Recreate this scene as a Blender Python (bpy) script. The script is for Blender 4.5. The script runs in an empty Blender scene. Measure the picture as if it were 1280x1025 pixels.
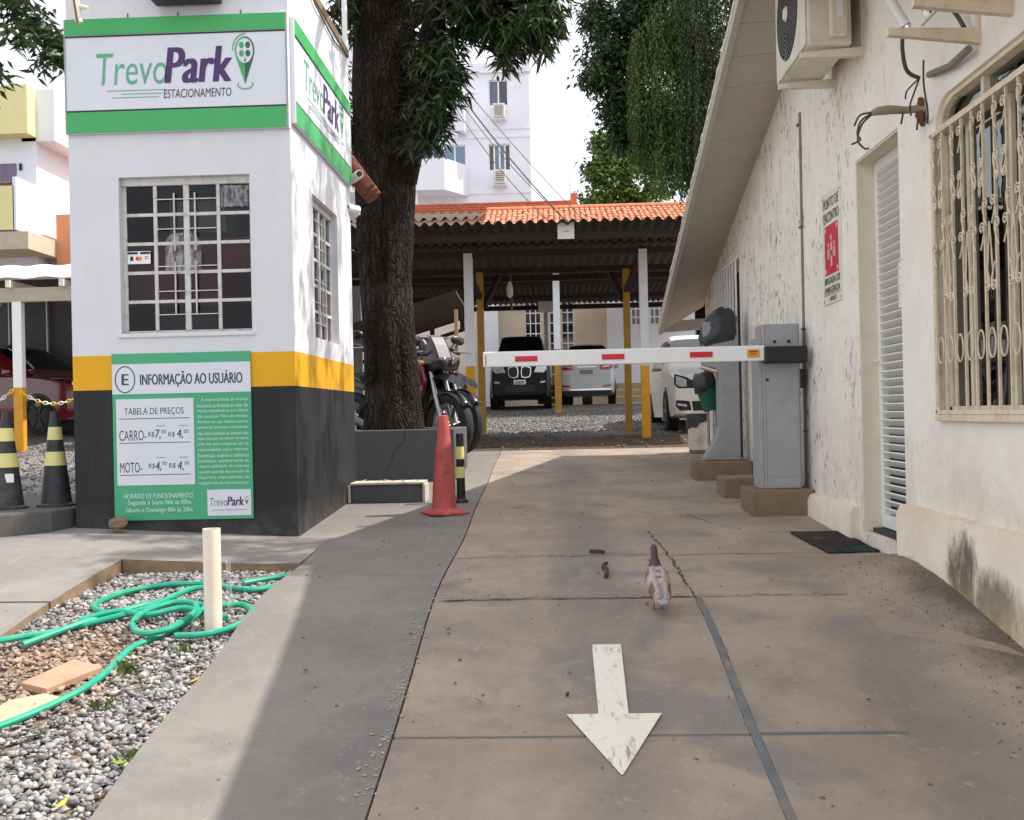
import bpy, math, random
import numpy as np
from mathutils import Vector, Matrix, noise as mnoise
R = math.radians
random.seed(7)
rng = np.random.default_rng(7)
scene = bpy.context.scene
COL = scene.collection

# ------------------------------------------------------------------ camera
cam_data = bpy.data.cameras.new('camera')
cam_data.sensor_width = 36.0
cam_data.lens = 1370.0 / 1280.0 * 36.0
cam_data.clip_start = 0.05
cam_data.clip_end = 2000.0
cam = bpy.data.objects.new('camera', cam_data)
COL.objects.link(cam)
YAW, PITCH, ROLL = .0365, .0033, .022
_f = Vector((-math.sin(YAW) * math.cos(PITCH), math.cos(YAW) * math.cos(PITCH), math.sin(PITCH)))
_r = Vector((math.cos(YAW), math.sin(YAW), 0))
_u = _r.cross(_f)
_r2 = _r * math.cos(ROLL) - _u * math.sin(ROLL)
_u2 = _u * math.cos(ROLL) + _r * math.sin(ROLL)
_m = Matrix((_r2, _u2, -_f)).transposed().to_4x4()
_m.translation = (0, 0, 1.67)
cam.matrix_world = _m
scene.camera = cam

# ------------------------------------------------------------------ light
SUN_DIR = Vector((.755, .12, 1.0)).normalized()          # towards the sun
SUN_STRENGTH, SKY_STRENGTH, EXPOSURE = 4.4, .15, .35
world = bpy.data.worlds.new('World')
scene.world = world
world.use_nodes = True
wn = world.node_tree
wn.nodes.clear()
_sky = wn.nodes.new('ShaderNodeTexSky')
_sky.sky_type = 'NISHITA'
_sky.sun_disc = False
_sky.sun_elevation = math.asin(SUN_DIR.z)
_sky.sun_rotation = math.atan2(SUN_DIR.x, SUN_DIR.y)
_sky.air_density = 1.0
_sky.dust_density = 4.0
_sky.ozone_density = 1.0
_white = wn.nodes.new('ShaderNodeMix')
_white.data_type = 'RGBA'
_white.inputs[0].default_value = .6                      # thin bright cloud veil over the blue
_white.inputs[7].default_value = (9.85, 9.85, 10.05, 1)
_bg = wn.nodes.new('ShaderNodeBackground')
_bg.inputs['Strength'].default_value = SKY_STRENGTH
_out = wn.nodes.new('ShaderNodeOutputWorld')
wn.links.new(_sky.outputs[0], _white.inputs[6])
wn.links.new(_white.outputs[2], _bg.inputs['Color'])
wn.links.new(_bg.outputs[0], _out.inputs['Surface'])

sun_data = bpy.data.lights.new('sun', 'SUN')
sun_data.energy = SUN_STRENGTH
sun_data.angle = R(.55)
sun_data.color = (1.0, .945, .87)
sun = bpy.data.objects.new('sun', sun_data)
COL.objects.link(sun)
sun.location = (8, 2, 14)
sun.rotation_euler = (-SUN_DIR).to_track_quat('-Z', 'Y').to_euler()

vs = scene.view_settings
scene.display_settings.display_device = 'sRGB'
vs.view_transform = 'Standard'
vs.look = 'None'
vs.exposure = EXPOSURE
vs.gamma = 1.0
vs.use_curve_mapping = False
scene.cycles.max_bounces = 8
scene.cycles.transparent_max_bounces = 16
scene.cycles.use_denoising = True

# ------------------------------------------------------------------ helpers
ROOT = {}                                               # object -> world matrix of its thing


def link(o, parent=None):
    COL.objects.link(o)
    if parent is not None:
        o.parent = parent
        ROOT[o.name] = ROOT[parent.name]
    return o


def tag(o, label, cat, group=None):
    o['label'] = label
    o['category'] = cat
    if group:
        o['group'] = group
    return o


def thing(name, label, cat, loc=(0, 0, 0), rz=0.0, group=None):
    o = bpy.data.objects.new(name, None)
    o.empty_display_size = .1
    COL.objects.link(o)
    o.location = loc
    o.rotation_euler = (0, 0, rz)
    ROOT[o.name] = Matrix.Translation(loc) @ Matrix.Rotation(rz, 4, 'Z')
    return tag(o, label, cat, group)


def copy_tree(src, parent=None):
    c = src.copy()
    COL.objects.link(c)
    if parent is not None:
        c.parent = parent
    for ch in list(src.children):
        copy_tree(ch, c)
    return c


class MB:
    """collects simple shapes; build() links them as one mesh"""

    def __init__(s):
        s.v, s.f, s.m = [], [], []

    def add(s, vs_, fs, m=0):
        n = len(s.v)
        s.v += [tuple(p) for p in vs_]
        s.f += [tuple(i + n for i in f) for f in fs]
        s.m += [m] * len(fs)
        return s

    def box(s, x0, x1, y0, y1, z0, z1, m=0):
        return s.add([(x0, y0, z0), (x1, y0, z0), (x1, y1, z0), (x0, y1, z0), (x0, y0, z1), (x1, y0, z1), (x1, y1, z1), (x0, y1, z1)],
                     [(0, 3, 2, 1), (4, 5, 6, 7), (0, 1, 5, 4), (1, 2, 6, 5), (2, 3, 7, 6), (3, 0, 4, 7)], m)

    def obox(s, c, h, rot, m=0):
        """oriented box: centre, half sizes, rotation matrix"""
        c = Vector(c)
        vv = [c + rot @ Vector((a * h[0], b * h[1], d * h[2])) for d in (-1, 1) for a, b in ((-1, -1), (1, -1), (1, 1), (-1, 1))]
        return s.add(vv, [(0, 3, 2, 1), (4, 5, 6, 7), (0, 1, 5, 4), (1, 2, 6, 5), (2, 3, 7, 6), (3, 0, 4, 7)], m)

    def bar(s, a, b, w, t, m=0, up=(0, 0, 1)):
        """rectangular bar from a to b, w wide (sideways), t thick (along up)"""
        a, b = Vector(a), Vector(b)
        d = (b - a)
        L = d.length
        d.normalize()
        u = Vector(up)
        if abs(d.dot(u)) > .98:
            u = Vector((0, 1, 0))
        x = d.cross(u).normalized()
        z = x.cross(d)
        return s.obox((a + b) / 2, (w / 2, L / 2, t / 2), Matrix((x, d, z)).transposed(), m)

    def prism(s, pts, axis, a, b, m=0):
        """polygon pts (2-D) extruded along axis from a to b; x: pts=(y,z), y: pts=(x,z), z: pts=(x,y)"""
        mk = {'x': lambda p, t: (t, p[0], p[1]), 'y': lambda p, t: (p[0], t, p[1]), 'z': lambda p, t: (p[0], p[1], t)}[axis]
        n = len(pts)
        area = sum(pts[i][0] * pts[(i + 1) % n][1] - pts[(i + 1) % n][0] * pts[i][1] for i in range(n))
        if (area < 0) != (axis == 'y'):
            pts = pts[::-1]
        if a > b:
            a, b = b, a
        vv = [mk(p, a) for p in pts] + [mk(p, b) for p in pts]
        ff = [tuple(range(n))[::-1], tuple(range(n, 2 * n))] + [(i, (i + 1) % n, n + (i + 1) % n, n + i) for i in range(n)]
        return s.add(vv, ff, m)

    def tube(s, pts, r, n=8, m=0, caps=True):
        pts = [Vector(p) for p in pts]
        k = len(pts)
        rr = list(r) if hasattr(r, '__len__') else [r] * k
        ref = None
        vv = []
        for i, p in enumerate(pts):
            d = (pts[min(i + 1, k - 1)] - pts[max(i - 1, 0)])
            if d.length < 1e-9:
                d = Vector((0, 0, 1))
            d.normalize()
            if ref is None:
                ref = Vector((0, 0, 1)) if abs(d.z) < .9 else Vector((1, 0, 0))
            x = (ref - d * ref.dot(d))
            if x.length < 1e-6:
                x = d.orthogonal()
            x.normalize()
            ref = x
            y = d.cross(x)
            vv += [p + (x * math.cos(2 * math.pi * j / n) + y * math.sin(2 * math.pi * j / n)) * rr[i] for j in range(n)]
        ff = [(i * n + j, i * n + (j + 1) % n, (i + 1) * n + (j + 1) % n, (i + 1) * n + j) for i in range(k - 1) for j in range(n)]
        if caps:
            ff += [tuple(range(n))[::-1], tuple(range((k - 1) * n, k * n))]
        return s.add(vv, ff, m)

    def lathe(s, prof, n=20, c=(0, 0, 0), axis='z', m=0, caps=True):
        """prof: (radius, height) pairs, turned round an axis"""
        mk = {'z': lambda a, b, h: (c[0] + a, c[1] + b, c[2] + h), 'y': lambda a, b, h: (c[0] + a, c[1] + h, c[2] - b),
              'x': lambda a, b, h: (c[0] + h, c[1] + a, c[2] + b)}[axis]
        vv = [mk(r * math.cos(2 * math.pi * j / n), r * math.sin(2 * math.pi * j / n), h) for r, h in prof for j in range(n)]
        k = len(prof)
        ff = [(i * n + j, i * n + (j + 1) % n, (i + 1) * n + (j + 1) % n, (i + 1) * n + j) for i in range(k - 1) for j in range(n)]
        if caps:
            ff += [tuple(range(n))[::-1], tuple(range((k - 1) * n, k * n))]
        return s.add(vv, ff, m)

    def ball(s, c, r, n=10, m=0):
        rx, ry, rz = r if hasattr(r, '__len__') else (r, r, r)
        prof = [(math.sin(math.pi * i / n), -math.cos(math.pi * i / n)) for i in range(n + 1)]
        prof[0] = (.02, prof[0][1])
        prof[-1] = (.02, prof[-1][1])
        n2 = n * 2
        vv = [(c[0] + rx * a * math.cos(2 * math.pi * j / n2), c[1] + ry * a * math.sin(2 * math.pi * j / n2), c[2] + rz * h) for a, h in prof for j in range(n2)]
        ff = [(i * n2 + j, i * n2 + (j + 1) % n2, (i + 1) * n2 + (j + 1) % n2, (i + 1) * n2 + j) for i in range(n) for j in range(n2)]
        ff += [tuple(range(n2))[::-1], tuple(range(n * n2, (n + 1) * n2))]
        return s.add(vv, ff, m)

    def ring(s, c, r, t, n=28, a0=0, a1=360, ry=None, axis='y', th=.002, m=0):
        """flat annulus (or arc) with a little thickness, in the plane across axis"""
        ry = ry or r
        k = n + 1
        vv, ff = [], []
        for i in range(k):
            a = R(a0 + (a1 - a0) * i / n)
            for rr, ry2 in ((r - t / 2, ry - t / 2), (r + t / 2, ry + t / 2)):
                p, q = rr * math.cos(a), ry2 * math.sin(a)
                for d in (0, th):
                    vv.append({'y': (c[0] + p, c[1] - d, c[2] + q), 'x': (c[0] + d, c[1] + p, c[2] + q)}[axis])
        for i in range(n):
            b = 4 * i
            ff += [(b + 1, b + 3, b + 7, b + 5), (b, b + 4, b + 6, b + 2), (b, b + 1, b + 5, b + 4), (b + 2, b + 6, b + 7, b + 3)]
        return s.add(vv, ff, m)

    def mesh(s, name, mats, smooth=False, inv=None):
        me = bpy.data.meshes.new(name)
        vv = s.v if inv is None else [tuple(inv @ Vector(p)) for p in s.v]
        me.from_pydata(vv, [], s.f)
        for mm in (mats if isinstance(mats, (list, tuple)) else [mats]):
            me.materials.append(mm)
        if any(s.m):
            me.polygons.foreach_set('material_index', s.m)
        if smooth:
            me.polygons.foreach_set('use_smooth', [True] * len(me.polygons))
            if smooth != 'all':
                me.set_sharp_from_angle(angle=R(38))
        me.update()
        return me

    def build(s, name, mats, parent=None, smooth=False, bevel=0, local=False):
        inv = ROOT[parent.name].inverted() if (parent is not None and not local) else None
        o = bpy.data.objects.new(name, s.mesh(name, mats, smooth, inv))
        link(o, parent)
        if parent is None:
            ROOT[o.name] = Matrix.Identity(4)
        if bevel:
            b = o.modifiers.new('bevel', 'BEVEL')
            b.width = bevel
            b.segments = 2
            b.limit_method = 'ANGLE'
            b.angle_limit = R(40)
        return o


def piece(name, me, parent, loc, rot=(0, 0, 0), scale=(1, 1, 1)):
    """one more object that shares a mesh; loc in world space"""
    o = bpy.data.objects.new(name, me)
    link(o, parent)
    o.location = ROOT[parent.name].inverted() @ Vector(loc)
    o.rotation_euler = rot
    o.scale = scale
    return o


def np_mesh(name, verts, quads, mat, parent=None, smooth=False, local=False, nv=4):
    verts = np.asarray(verts, np.float32).reshape(-1, 3)
    if parent is not None and not local:
        inv = np.array(ROOT[parent.name].inverted())
        verts = verts @ inv[:3, :3].T.astype(np.float32) + inv[:3, 3].astype(np.float32)
    quads = np.asarray(quads, np.int32).reshape(-1, nv)
    me = bpy.data.meshes.new(name)
    me.vertices.add(len(verts))
    me.vertices.foreach_set('co', verts.ravel())
    me.loops.add(quads.size)
    me.loops.foreach_set('vertex_index', quads.ravel())
    me.polygons.add(len(quads))
    me.polygons.foreach_set('loop_start', np.arange(0, quads.size, nv, dtype=np.int32))
    me.polygons.foreach_set('loop_total', np.full(len(quads), nv, np.int32))
    if smooth:
        me.polygons.foreach_set('use_smooth', np.ones(len(quads), bool))
    me.materials.append(mat)
    me.update(calc_edges=True)
    o = bpy.data.objects.new(name, me)
    link(o, parent)
    if parent is None:
        ROOT[o.name] = Matrix.Identity(4)
    return o


def struct(o):
    o['kind'] = 'structure'
    return o


def stuff(o):
    o['kind'] = 'stuff'
    return o


# ------------------------------------------------------------------ materials
def srgb(r, g, b):
    f = lambda c: (c / 12.92 if c <= .04045 else ((c + .055) / 1.055) ** 2.4)
    return tuple(f(c / 255) for c in (r, g, b))


class NT:
    def __init__(s, name):
        s.mat = bpy.data.materials.new(name)
        s.mat.use_nodes = True
        s.t = s.mat.node_tree
        s.t.nodes.clear()
        s.out = s.n('ShaderNodeOutputMaterial')
        s.geo = s.n('ShaderNodeNewGeometry')
        s.pos = s.geo.outputs['Position']

    def n(s, kind):
        return s.t.nodes.new(kind)

    def set(s, sock, v):
        if isinstance(v, bpy.types.NodeSocket):
            s.t.links.new(v, sock)
        elif isinstance(v, (tuple, list)) and len(v) == 3 and sock.type == 'RGBA':
            sock.default_value = (*v, 1)
        else:
            sock.default_value = v

    def noise(s, scale, detail=4, rough=.55, vec=None, stretch=None, dist=0):
        v = vec or s.pos
        if stretch:
            mp = s.n('ShaderNodeMapping')
            s.set(mp.inputs['Vector'], v)
            mp.inputs['Scale'].default_value = stretch
            v = mp.outputs[0]
        k = s.n('ShaderNodeTexNoise')
        s.set(k.inputs['Vector'], v)
        k.inputs['Scale'].default_value = scale
        k.inputs['Detail'].default_value = detail
        k.inputs['Roughness'].default_value = rough
        k.inputs['Distortion'].default_value = dist
        return k.outputs['Fac']

    def voro(s, scale, feature='F1', out='Distance', vec=None):
        k = s.n('ShaderNodeTexVoronoi')
        k.feature = feature
        s.set(k.inputs['Vector'], vec or s.pos)
        k.inputs['Scale'].default_value = scale
        return k.outputs[out]

    def step(s, fac, a, b, lo=0., hi=1.):
        k = s.n('ShaderNodeMapRange')
        s.set(k.inputs[0], fac)
        k.inputs[1].default_value, k.inputs[2].default_value = a, b
        k.inputs[3].default_value, k.inputs[4].default_value = lo, hi
        return k.outputs[0]

    def mul(s, a, b, op='MULTIPLY'):
        k = s.n('ShaderNodeMath')
        k.operation = op
        s.set(k.inputs[0], a)
        s.set(k.inputs[1], b)
        return k.outputs[0]

    def mix(s, fac, a, b, mode='MIX'):
        k = s.n('ShaderNodeMix')
        k.data_type = 'RGBA'
        k.blend_type = mode
        s.set(k.inputs[0], fac)
        s.set(k.inputs[6], a)
        s.set(k.inputs[7], b)
        return k.outputs[2]

    def xyz(s):
        k = s.n('ShaderNodeSeparateXYZ')
        s.t.links.new(s.pos, k.inputs[0])
        return k.outputs

    def bump(s, h, strength=.3, dist=.01):
        k = s.n('ShaderNodeBump')
        s.set(k.inputs['Height'], h)
        k.inputs['Strength'].default_value = strength
        k.inputs['Distance'].default_value = dist
        return k.outputs[0]

    def bsdf(s, col, rough=.6, metal=0., normal=None, coat=0., spec=.5, **kw):
        b = s.n('ShaderNodeBsdfPrincipled')
        s.set(b.inputs['Base Color'], col)
        s.set(b.inputs['Roughness'], rough)
        s.set(b.inputs['Metallic'], metal)
        b.inputs['Specular IOR Level'].default_value = spec
        if normal is not None:
            s.set(b.inputs['Normal'], normal)
        if coat:
            b.inputs['Coat Weight'].default_value = coat
            b.inputs['Coat Roughness'].default_value = .06
        for k, v in kw.items():
            s.set(b.inputs[k], v)
        s.t.links.new(b.outputs[0], s.out.inputs[0])
        return s.mat


def M(name, col, rough=.6, metal=0., var=.12, scale=5., bump=.15, bscale=90., dirt=None, dscale=7., damt=.5, coat=0., spec=.5, stretch=None):
    """plain surface with tonal drift, a worn or dirty patchwork and fine relief"""
    t = NT(name)
    n1 = t.noise(scale, 5, .6, stretch=stretch)
    lo = tuple(c * (1 - var) for c in col)
    hi = tuple(min(1, c * (1 + var)) for c in col)
    c = t.mix(t.step(n1, .3, .7), lo, hi)
    if dirt is not None:
        d = t.mul(t.step(t.noise(dscale, 8, .7, stretch=stretch), .5, .72), damt)
        c = t.mix(d, c, dirt)
    nm = None
    if bump:
        nm = t.bump(t.noise(bscale, 3, .6), bump, .004)
    return t.bsdf(c, t.step(n1, .2, .8, max(.02, rough - .08), min(1, rough + .08)), metal, nm, coat, spec)


def glassy(name, tint=(.9, .95, .95), refl=.05, rough=.02, dark=.0):
    t = NT(name)
    tr = t.n('ShaderNodeBsdfTransparent')
    tr.inputs[0].default_value = (*tint, 1)
    gl = t.n('ShaderNodeBsdfGlossy')
    gl.inputs['Roughness'].default_value = rough
    gl.inputs['Color'].default_value = (.95, .97, 1, 1)
    fr = t.n('ShaderNodeFresnel')
    fr.inputs['IOR'].default_value = 1.5
    ad = t.mul(fr.outputs[0], refl, 'ADD')
    mx = t.n('ShaderNodeMixShader')
    t.set(mx.inputs[0], ad)
    t.t.links.new(tr.outputs[0], mx.inputs[1])
    t.t.links.new(gl.outputs[0], mx.inputs[2])
    t.t.links.new(mx.outputs[0], t.out.inputs[0])
    return t.mat


def leafy(name, lo, hi, trans=.25, rough=.45):
    t = NT(name)
    rnd = t.geo.outputs['Random Per Island']
    c = t.mix(rnd, lo, hi)
    c = t.mix(t.step(t.noise(.9, 2), .35, .65, 0, .6), c, tuple(x * .55 for x in lo))
    b = t.n('ShaderNodeBsdfPrincipled')
    t.set(b.inputs['Base Color'], c)
    b.inputs['Roughness'].default_value = rough
    tl = t.n('ShaderNodeBsdfTranslucent')
    t.set(tl.inputs[0], c)
    mx = t.n('ShaderNodeMixShader')
    mx.inputs[0].default_value = trans
    t.t.links.new(b.outputs[0], mx.inputs[1])
    t.t.links.new(tl.outputs[0], mx.inputs[2])
    t.t.links.new(mx.outputs[0], t.out.inputs[0])
    return t.mat


def sstep(x, a, b):
    t = min(1, max(0, (x - a) / (b - a)))
    return t * t * (3 - 2 * t)


def G(x, y):
    """height of the paved ground: a ramp up from the street, then an almost level yard"""
    lo, hi = .169 * y, .845 + .044 * (y - 5)
    k = .03
    h = -k * math.log(math.exp(-(lo - hi) / k) + 1) + hi if abs(lo - hi) < 2 else min(lo, hi)
    if y > 20:
        h = min(h + .05 * max(0, y - 22.5), 1.85)
    if x < -1.6:
        h += .06 * min(-1.6 - x, 1.4) * sstep(y, 4.6, 6.4)
    if x > 1.2:
        h += .10 * sstep(x, 1.25, 1.68) * sstep(y, 6.0, 5.2)
    return h


# word shapes from Blender's built-in letters, set as flat print on a panel
def lettering(txt, o, u, v, w, h, mat, parent, name='lettering', bold=0., shear=0., merge=None):
    cu = bpy.data.curves.new('letters', 'FONT')
    cu.body = txt
    cu.offset = min(0, bold)
    cu.shear = shear
    cu.resolution_u = 3
    to = bpy.data.objects.new('letters', cu)
    COL.objects.link(to)
    dg = bpy.context.evaluated_depsgraph_get()
    dg.update()
    me = bpy.data.meshes.new_from_object(to.evaluated_get(dg))
    bpy.data.objects.remove(to)
    bpy.data.curves.remove(cu)
    co = np.zeros(len(me.vertices) * 3)
    me.vertices.foreach_get('co', co)
    co = co.reshape(-1, 3)
    mn, mx = co.min(0), co.max(0)
    s = (co - mn) / np.maximum(mx - mn, 1e-6)
    P = np.array(o)[None] + s[:, :1] * np.array(u)[None] * w + s[:, 1:2] * np.array(v)[None] * h
    inv = np.array(ROOT[parent.name].inverted())
    faces = [tuple(p.vertices) for p in me.polygons]
    nrm = np.cross(np.array(u), np.array(v))
    allP, allF = [], []
    ks = [0] if bold <= 0 else [-1.5, -.5, .5, 1.5]      # heavier strokes: the letters set again a hair to the side
    for i, k in enumerate(ks):
        allF += [tuple(q + len(P) * i for q in f) for f in faces]
        allP.append(P + np.array(u)[None] * k * bold * h * .9 + nrm[None] * .00025 * i)
    P = np.concatenate(allP) @ inv[:3, :3].T + inv[:3, 3]
    bpy.data.meshes.remove(me)
    me = bpy.data.meshes.new(name)
    me.from_pydata([tuple(p) for p in P], [], allF)
    me.materials.append(mat)
    me.update()
    ob = bpy.data.objects.new(name, me)
    return link(ob, parent)
# ------------------------------------------------------------------ shared materials
def wall_material():
    """old off-white plaster: mildew freckles on the far half, brown dirt low down, hairline streaks"""
    t = NT('old white plaster')
    x, y, z = t.xyz()
    base = t.mix(t.step(t.noise(2.2, 6, .6), .3, .7), srgb(238, 231, 219), srgb(250, 246, 238))
    streak = t.noise(7, 7, .7, stretch=(1, 1, .34), dist=.4)
    far = t.step(y, 6.4, 8.4)
    c = t.mix(t.mul(t.step(streak, .50, .72), t.mul(far, .55)), base, srgb(150, 142, 130))
    spots = t.mul(t.noise(24, 4, .7, stretch=(1, 1, .6)), t.mul(t.mul(t.noise(2.6, 4, .6), .45), .225, 'SUBTRACT'), 'ADD')
    c = t.mix(t.mul(t.step(spots, .60, .67), t.step(y, 5.6, 7.4, .12, .95)), c, srgb(112, 105, 94))
    low = t.mul(t.step(z, 1.75, .95), t.step(t.noise(3.5, 6, .7), .35, .68))
    c = t.mix(t.mul(low, .6), c, srgb(186, 158, 128))
    b = t.mul(t.noise(60, 5, .65), t.mul(t.noise(7, 3), 1.5), 'ADD')
    return t.bsdf(c, .82, 0, t.bump(b, .35, .006), spec=.25)


def plinth_material():
    t = NT('stained plinth plaster')
    x, y, z = t.xyz()
    c = t.mix(t.step(t.noise(3, 6, .65), .3, .7), srgb(222, 208, 186), srgb(240, 230, 214))
    # two soot and damp marks low on the near end
    def mark(cy, cz, ry, rz):
        a = t.mul(t.mul(y, cy, 'SUBTRACT'), 1 / ry)
        b = t.mul(t.mul(z, cz, 'SUBTRACT'), 1 / rz)
        d = t.mul(t.mul(a, a), t.mul(b, b), 'ADD')
        d = t.mul(d, t.mul(t.noise(11, 6, .75, stretch=(1, 1, .45)), 3.4), 'ADD')
        return t.step(d, 2.95, 1.95)
    c = t.mix(t.mul(mark(4.62, .95, .17, .22), .9), c, srgb(82, 72, 62))
    c = t.mix(t.mul(mark(4.28, .84, .34, .17), .85), c, srgb(96, 88, 76))
    top = t.mul(t.step(z, 1.12, 1.2), t.step(t.noise(6, 5, .7), .4, .6))
    c = t.mix(t.mul(top, .5), c, srgb(190, 150, 116))
    low = t.mul(t.step(z, .98, .82), t.step(t.noise(8, 6, .7), .35, .6))
    c = t.mix(t.mul(low, .55), c, srgb(206, 184, 140))
    return t.bsdf(c, .85, 0, t.bump(t.noise(50, 5, .65), .4, .006), spec=.2)


def slab_material(name, c0, c1, c2, amt=.8, drive=False):
    t = NT(name)
    x, y, z = t.xyz()
    n = t.noise(1.6, 6, .62, dist=.3)
    c = t.mix(t.step(n, .36, .64), c0, c1)
    c = t.mix(t.mul(t.step(t.noise(2.3, 5, .6, dist=.5), .5, .66), amt), c, c2)
    if drive:
        # the worn grey wheel and drip path down the middle, brown dust at the sides
        wx = t.mul(t.mul(x, .17, 'SUBTRACT'), 3.1)
        path = t.mul(t.mul(wx, wx), t.mul(t.noise(2.2, 6, .7, stretch=(1, .5, 1)), 2.4), 'ADD')
        c = t.mix(t.step(path, 1.75, .85, 0, .8), c, srgb(117, 113, 110))
        sx = t.mul(x, t.mul(t.noise(2.6, 6, .7), .55), 'ADD')
        soil = t.mul(t.step(sx, 1.74, 1.92), t.step(y, 5.8, 4.9))
        c = t.mix(t.mul(soil, .75), c, srgb(86, 76, 66))
        tread = t.mul(t.mul(t.step(sx, 1.28, 1.46), t.step(sx, 1.80, 1.62)), t.step(y, 4.9, 4.2))
        c = t.mix(t.mul(tread, .5), c, srgb(110, 106, 103))
        oil = t.mul(t.step(t.voro(1.15), .22, .05), t.step(t.noise(7, 5, .7), .38, .6))
        c = t.mix(t.mul(oil, .65), c, srgb(84, 76, 69))
    else:
        ch = t.mul(t.step(x, -.80, -.58), t.step(t.noise(17, 6, .75), .57, .66))
        c = t.mix(t.mul(ch, .55), c, srgb(176, 168, 158))
    c = t.mix(t.mul(t.step(t.noise(14, 8, .75), .54, .75), .5), c, tuple(v * .60 for v in c0))
    c = t.mix(t.mul(t.step(t.noise(21, 6, .7), .60, .72), .45), c, tuple(min(1, v * 1.5) for v in c1))
    dots = t.step(t.voro(7.5), .075, .045)
    c = t.mix(t.mul(t.mul(dots, t.step(t.noise(1.7, 3), .45, .6)), .7), c, srgb(66, 58, 50))
    grit = t.noise(240, 3, .7)
    c = t.mix(t.step(grit, .58, .75, 0, .45), c, tuple(v * .5 for v in c0))
    c = t.mix(t.step(grit, .42, .27, 0, .4), c, tuple(min(1, v * 1.7) for v in c1))
    scr = t.noise(12, 5, .7, stretch=(1, .12, 1))
    c = t.mix(t.mul(t.step(scr, .6, .75), .22), c, tuple(min(1, v * 1.45) for v in c1))
    h = t.mul(t.noise(150, 4, .7), t.mul(t.noise(18, 5, .6), 1.6), 'ADD')
    return t.bsdf(c, t.step(t.noise(5, 5), .3, .7, .68, .9), 0, t.bump(h, .4, .004), spec=.3)


M_CONC = slab_material('brown stained concrete', srgb(147, 132, 118), srgb(168, 151, 134), srgb(130, 124, 119), .9, True)
M_GREY = slab_material('grey painted concrete', srgb(120, 116, 111), srgb(133, 128, 121), srgb(108, 106, 104), .6)
M_SIDE = slab_material('worn sidewalk concrete', srgb(122, 118, 114), srgb(142, 136, 130), srgb(128, 126, 126), .6)
M_EDGE = M('raw concrete edge', srgb(138, 116, 94), .9, var=.25, scale=14, bump=.5, bscale=60, dirt=srgb(92, 74, 58))
M_SEAL = M('bluish joint sealant', srgb(104, 107, 108), .8, var=.2, scale=12, bump=.4, dirt=srgb(140, 124, 110), dscale=7, damt=.9)
M_GROUT = M('dark joint dirt', srgb(58, 54, 50), .95, var=.3, scale=20, bump=.5)
M_PAINTW = M('worn white road paint', srgb(232, 226, 210), .75, var=.06, scale=16, bump=.2, dirt=srgb(168, 152, 136), dscale=22, damt=.55)
M_WALL = wall_material()
M_PLINTH = plinth_material()
M_REVEAL = M('cream reveal plaster', srgb(222, 214, 192), .8, var=.05, dirt=srgb(190, 176, 150), damt=.3, bscale=50)
M_SOFFIT = M('beige soffit boards', srgb(186, 178, 168), .75, var=.06, scale=3, dirt=srgb(160, 146, 130), damt=.25)
M_WHITE = M('white enamel', srgb(236, 236, 234), .42, var=.03, bump=.03, dirt=srgb(190, 186, 178), damt=.25, dscale=5)
M_CREAM = M('cream iron paint', srgb(226, 212, 186), .5, var=.07, bump=.2, bscale=160, dirt=srgb(158, 120, 84), dscale=18, damt=.5)
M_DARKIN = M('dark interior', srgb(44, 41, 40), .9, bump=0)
M_BLACK = M('black plastic', srgb(24, 24, 25), .45, var=.1, bump=.05)
M_RUBBER = M('tyre rubber', srgb(30, 30, 31), .8, var=.15, bump=.2, dirt=srgb(84, 76, 66), dscale=16, damt=.35)
M_STEEL = M('dull steel', srgb(150, 150, 150), .38, .85, bump=.05)
M_CHROME = M('bright chrome', srgb(215, 216, 218), .12, 1.0, bump=0, var=.03)
M_GLASS = glassy('window glass', (.78, .82, .82), .05)
M_GLASSD = glassy('dark tinted glass', (.10, .11, .12), .06)
M_BLOCK = M('brown concrete block', srgb(132, 112, 92), .9, var=.18, scale=7, bump=.5, bscale=70, dirt=srgb(84, 70, 58))
M_BARRG = M('grey barrier paint', srgb(158, 160, 163), .5, var=.04, bump=.05, dirt=srgb(122, 116, 108), dscale=4, damt=.35)
M_RED = M('red reflective film', srgb(205, 30, 44), .4, var=.06, bump=.05)
M_ORANGE = M('orange sticker', srgb(222, 142, 40), .5, var=.05, bump=0)
M_YELLOW = M('yellow post paint', srgb(216, 152, 24), .6, var=.08, bump=.1, dirt=srgb(130, 92, 30), dscale=9, damt=.4)
M_YPALE = M('pale yellow band', srgb(222, 214, 140), .6, var=.06, bump=.1, dirt=srgb(160, 150, 100), damt=.4)
M_OCHRE = M('dull ochre paint', srgb(168, 126, 40), .7, var=.1, bump=.1, dirt=srgb(96, 74, 36), damt=.4)
M_FIBRE = M('weathered fibre cement', srgb(70, 63, 57), .9, var=.25, scale=4, bump=.3, dirt=srgb(60, 54, 48), dscale=6, damt=.8)
M_TIMBER = M('dark roof timber', srgb(50, 38, 31), .85, var=.3, scale=8, bump=.3, stretch=(1, 8, 8))
M_CLAY = M('orange clay tile', srgb(208, 138, 104), .85, var=.2, scale=5, bump=.3, dirt=srgb(160, 96, 72), dscale=4, damt=.5)
M_BRICKR = M('red brick', srgb(190, 104, 76), .9, var=.2, scale=9, bump=.4, dirt=srgb(130, 76, 58))
M_ROOFW = M('white roof sheet', srgb(238, 236, 230), .55, var=.03, bump=.05, dirt=srgb(196, 190, 178), damt=.4)
M_FARW = M('white rendered facade', srgb(226, 230, 241), .8, var=.025, scale=.6, bump=.05, bscale=20, dirt=srgb(212, 212, 216), dscale=.8, damt=.4)
M_FARC = M('cream house wall', srgb(226, 214, 198), .8, var=.04, scale=1.2, bump=.05, bscale=20, dirt=srgb(204, 188, 168), dscale=1.1, damt=.4)
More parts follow.
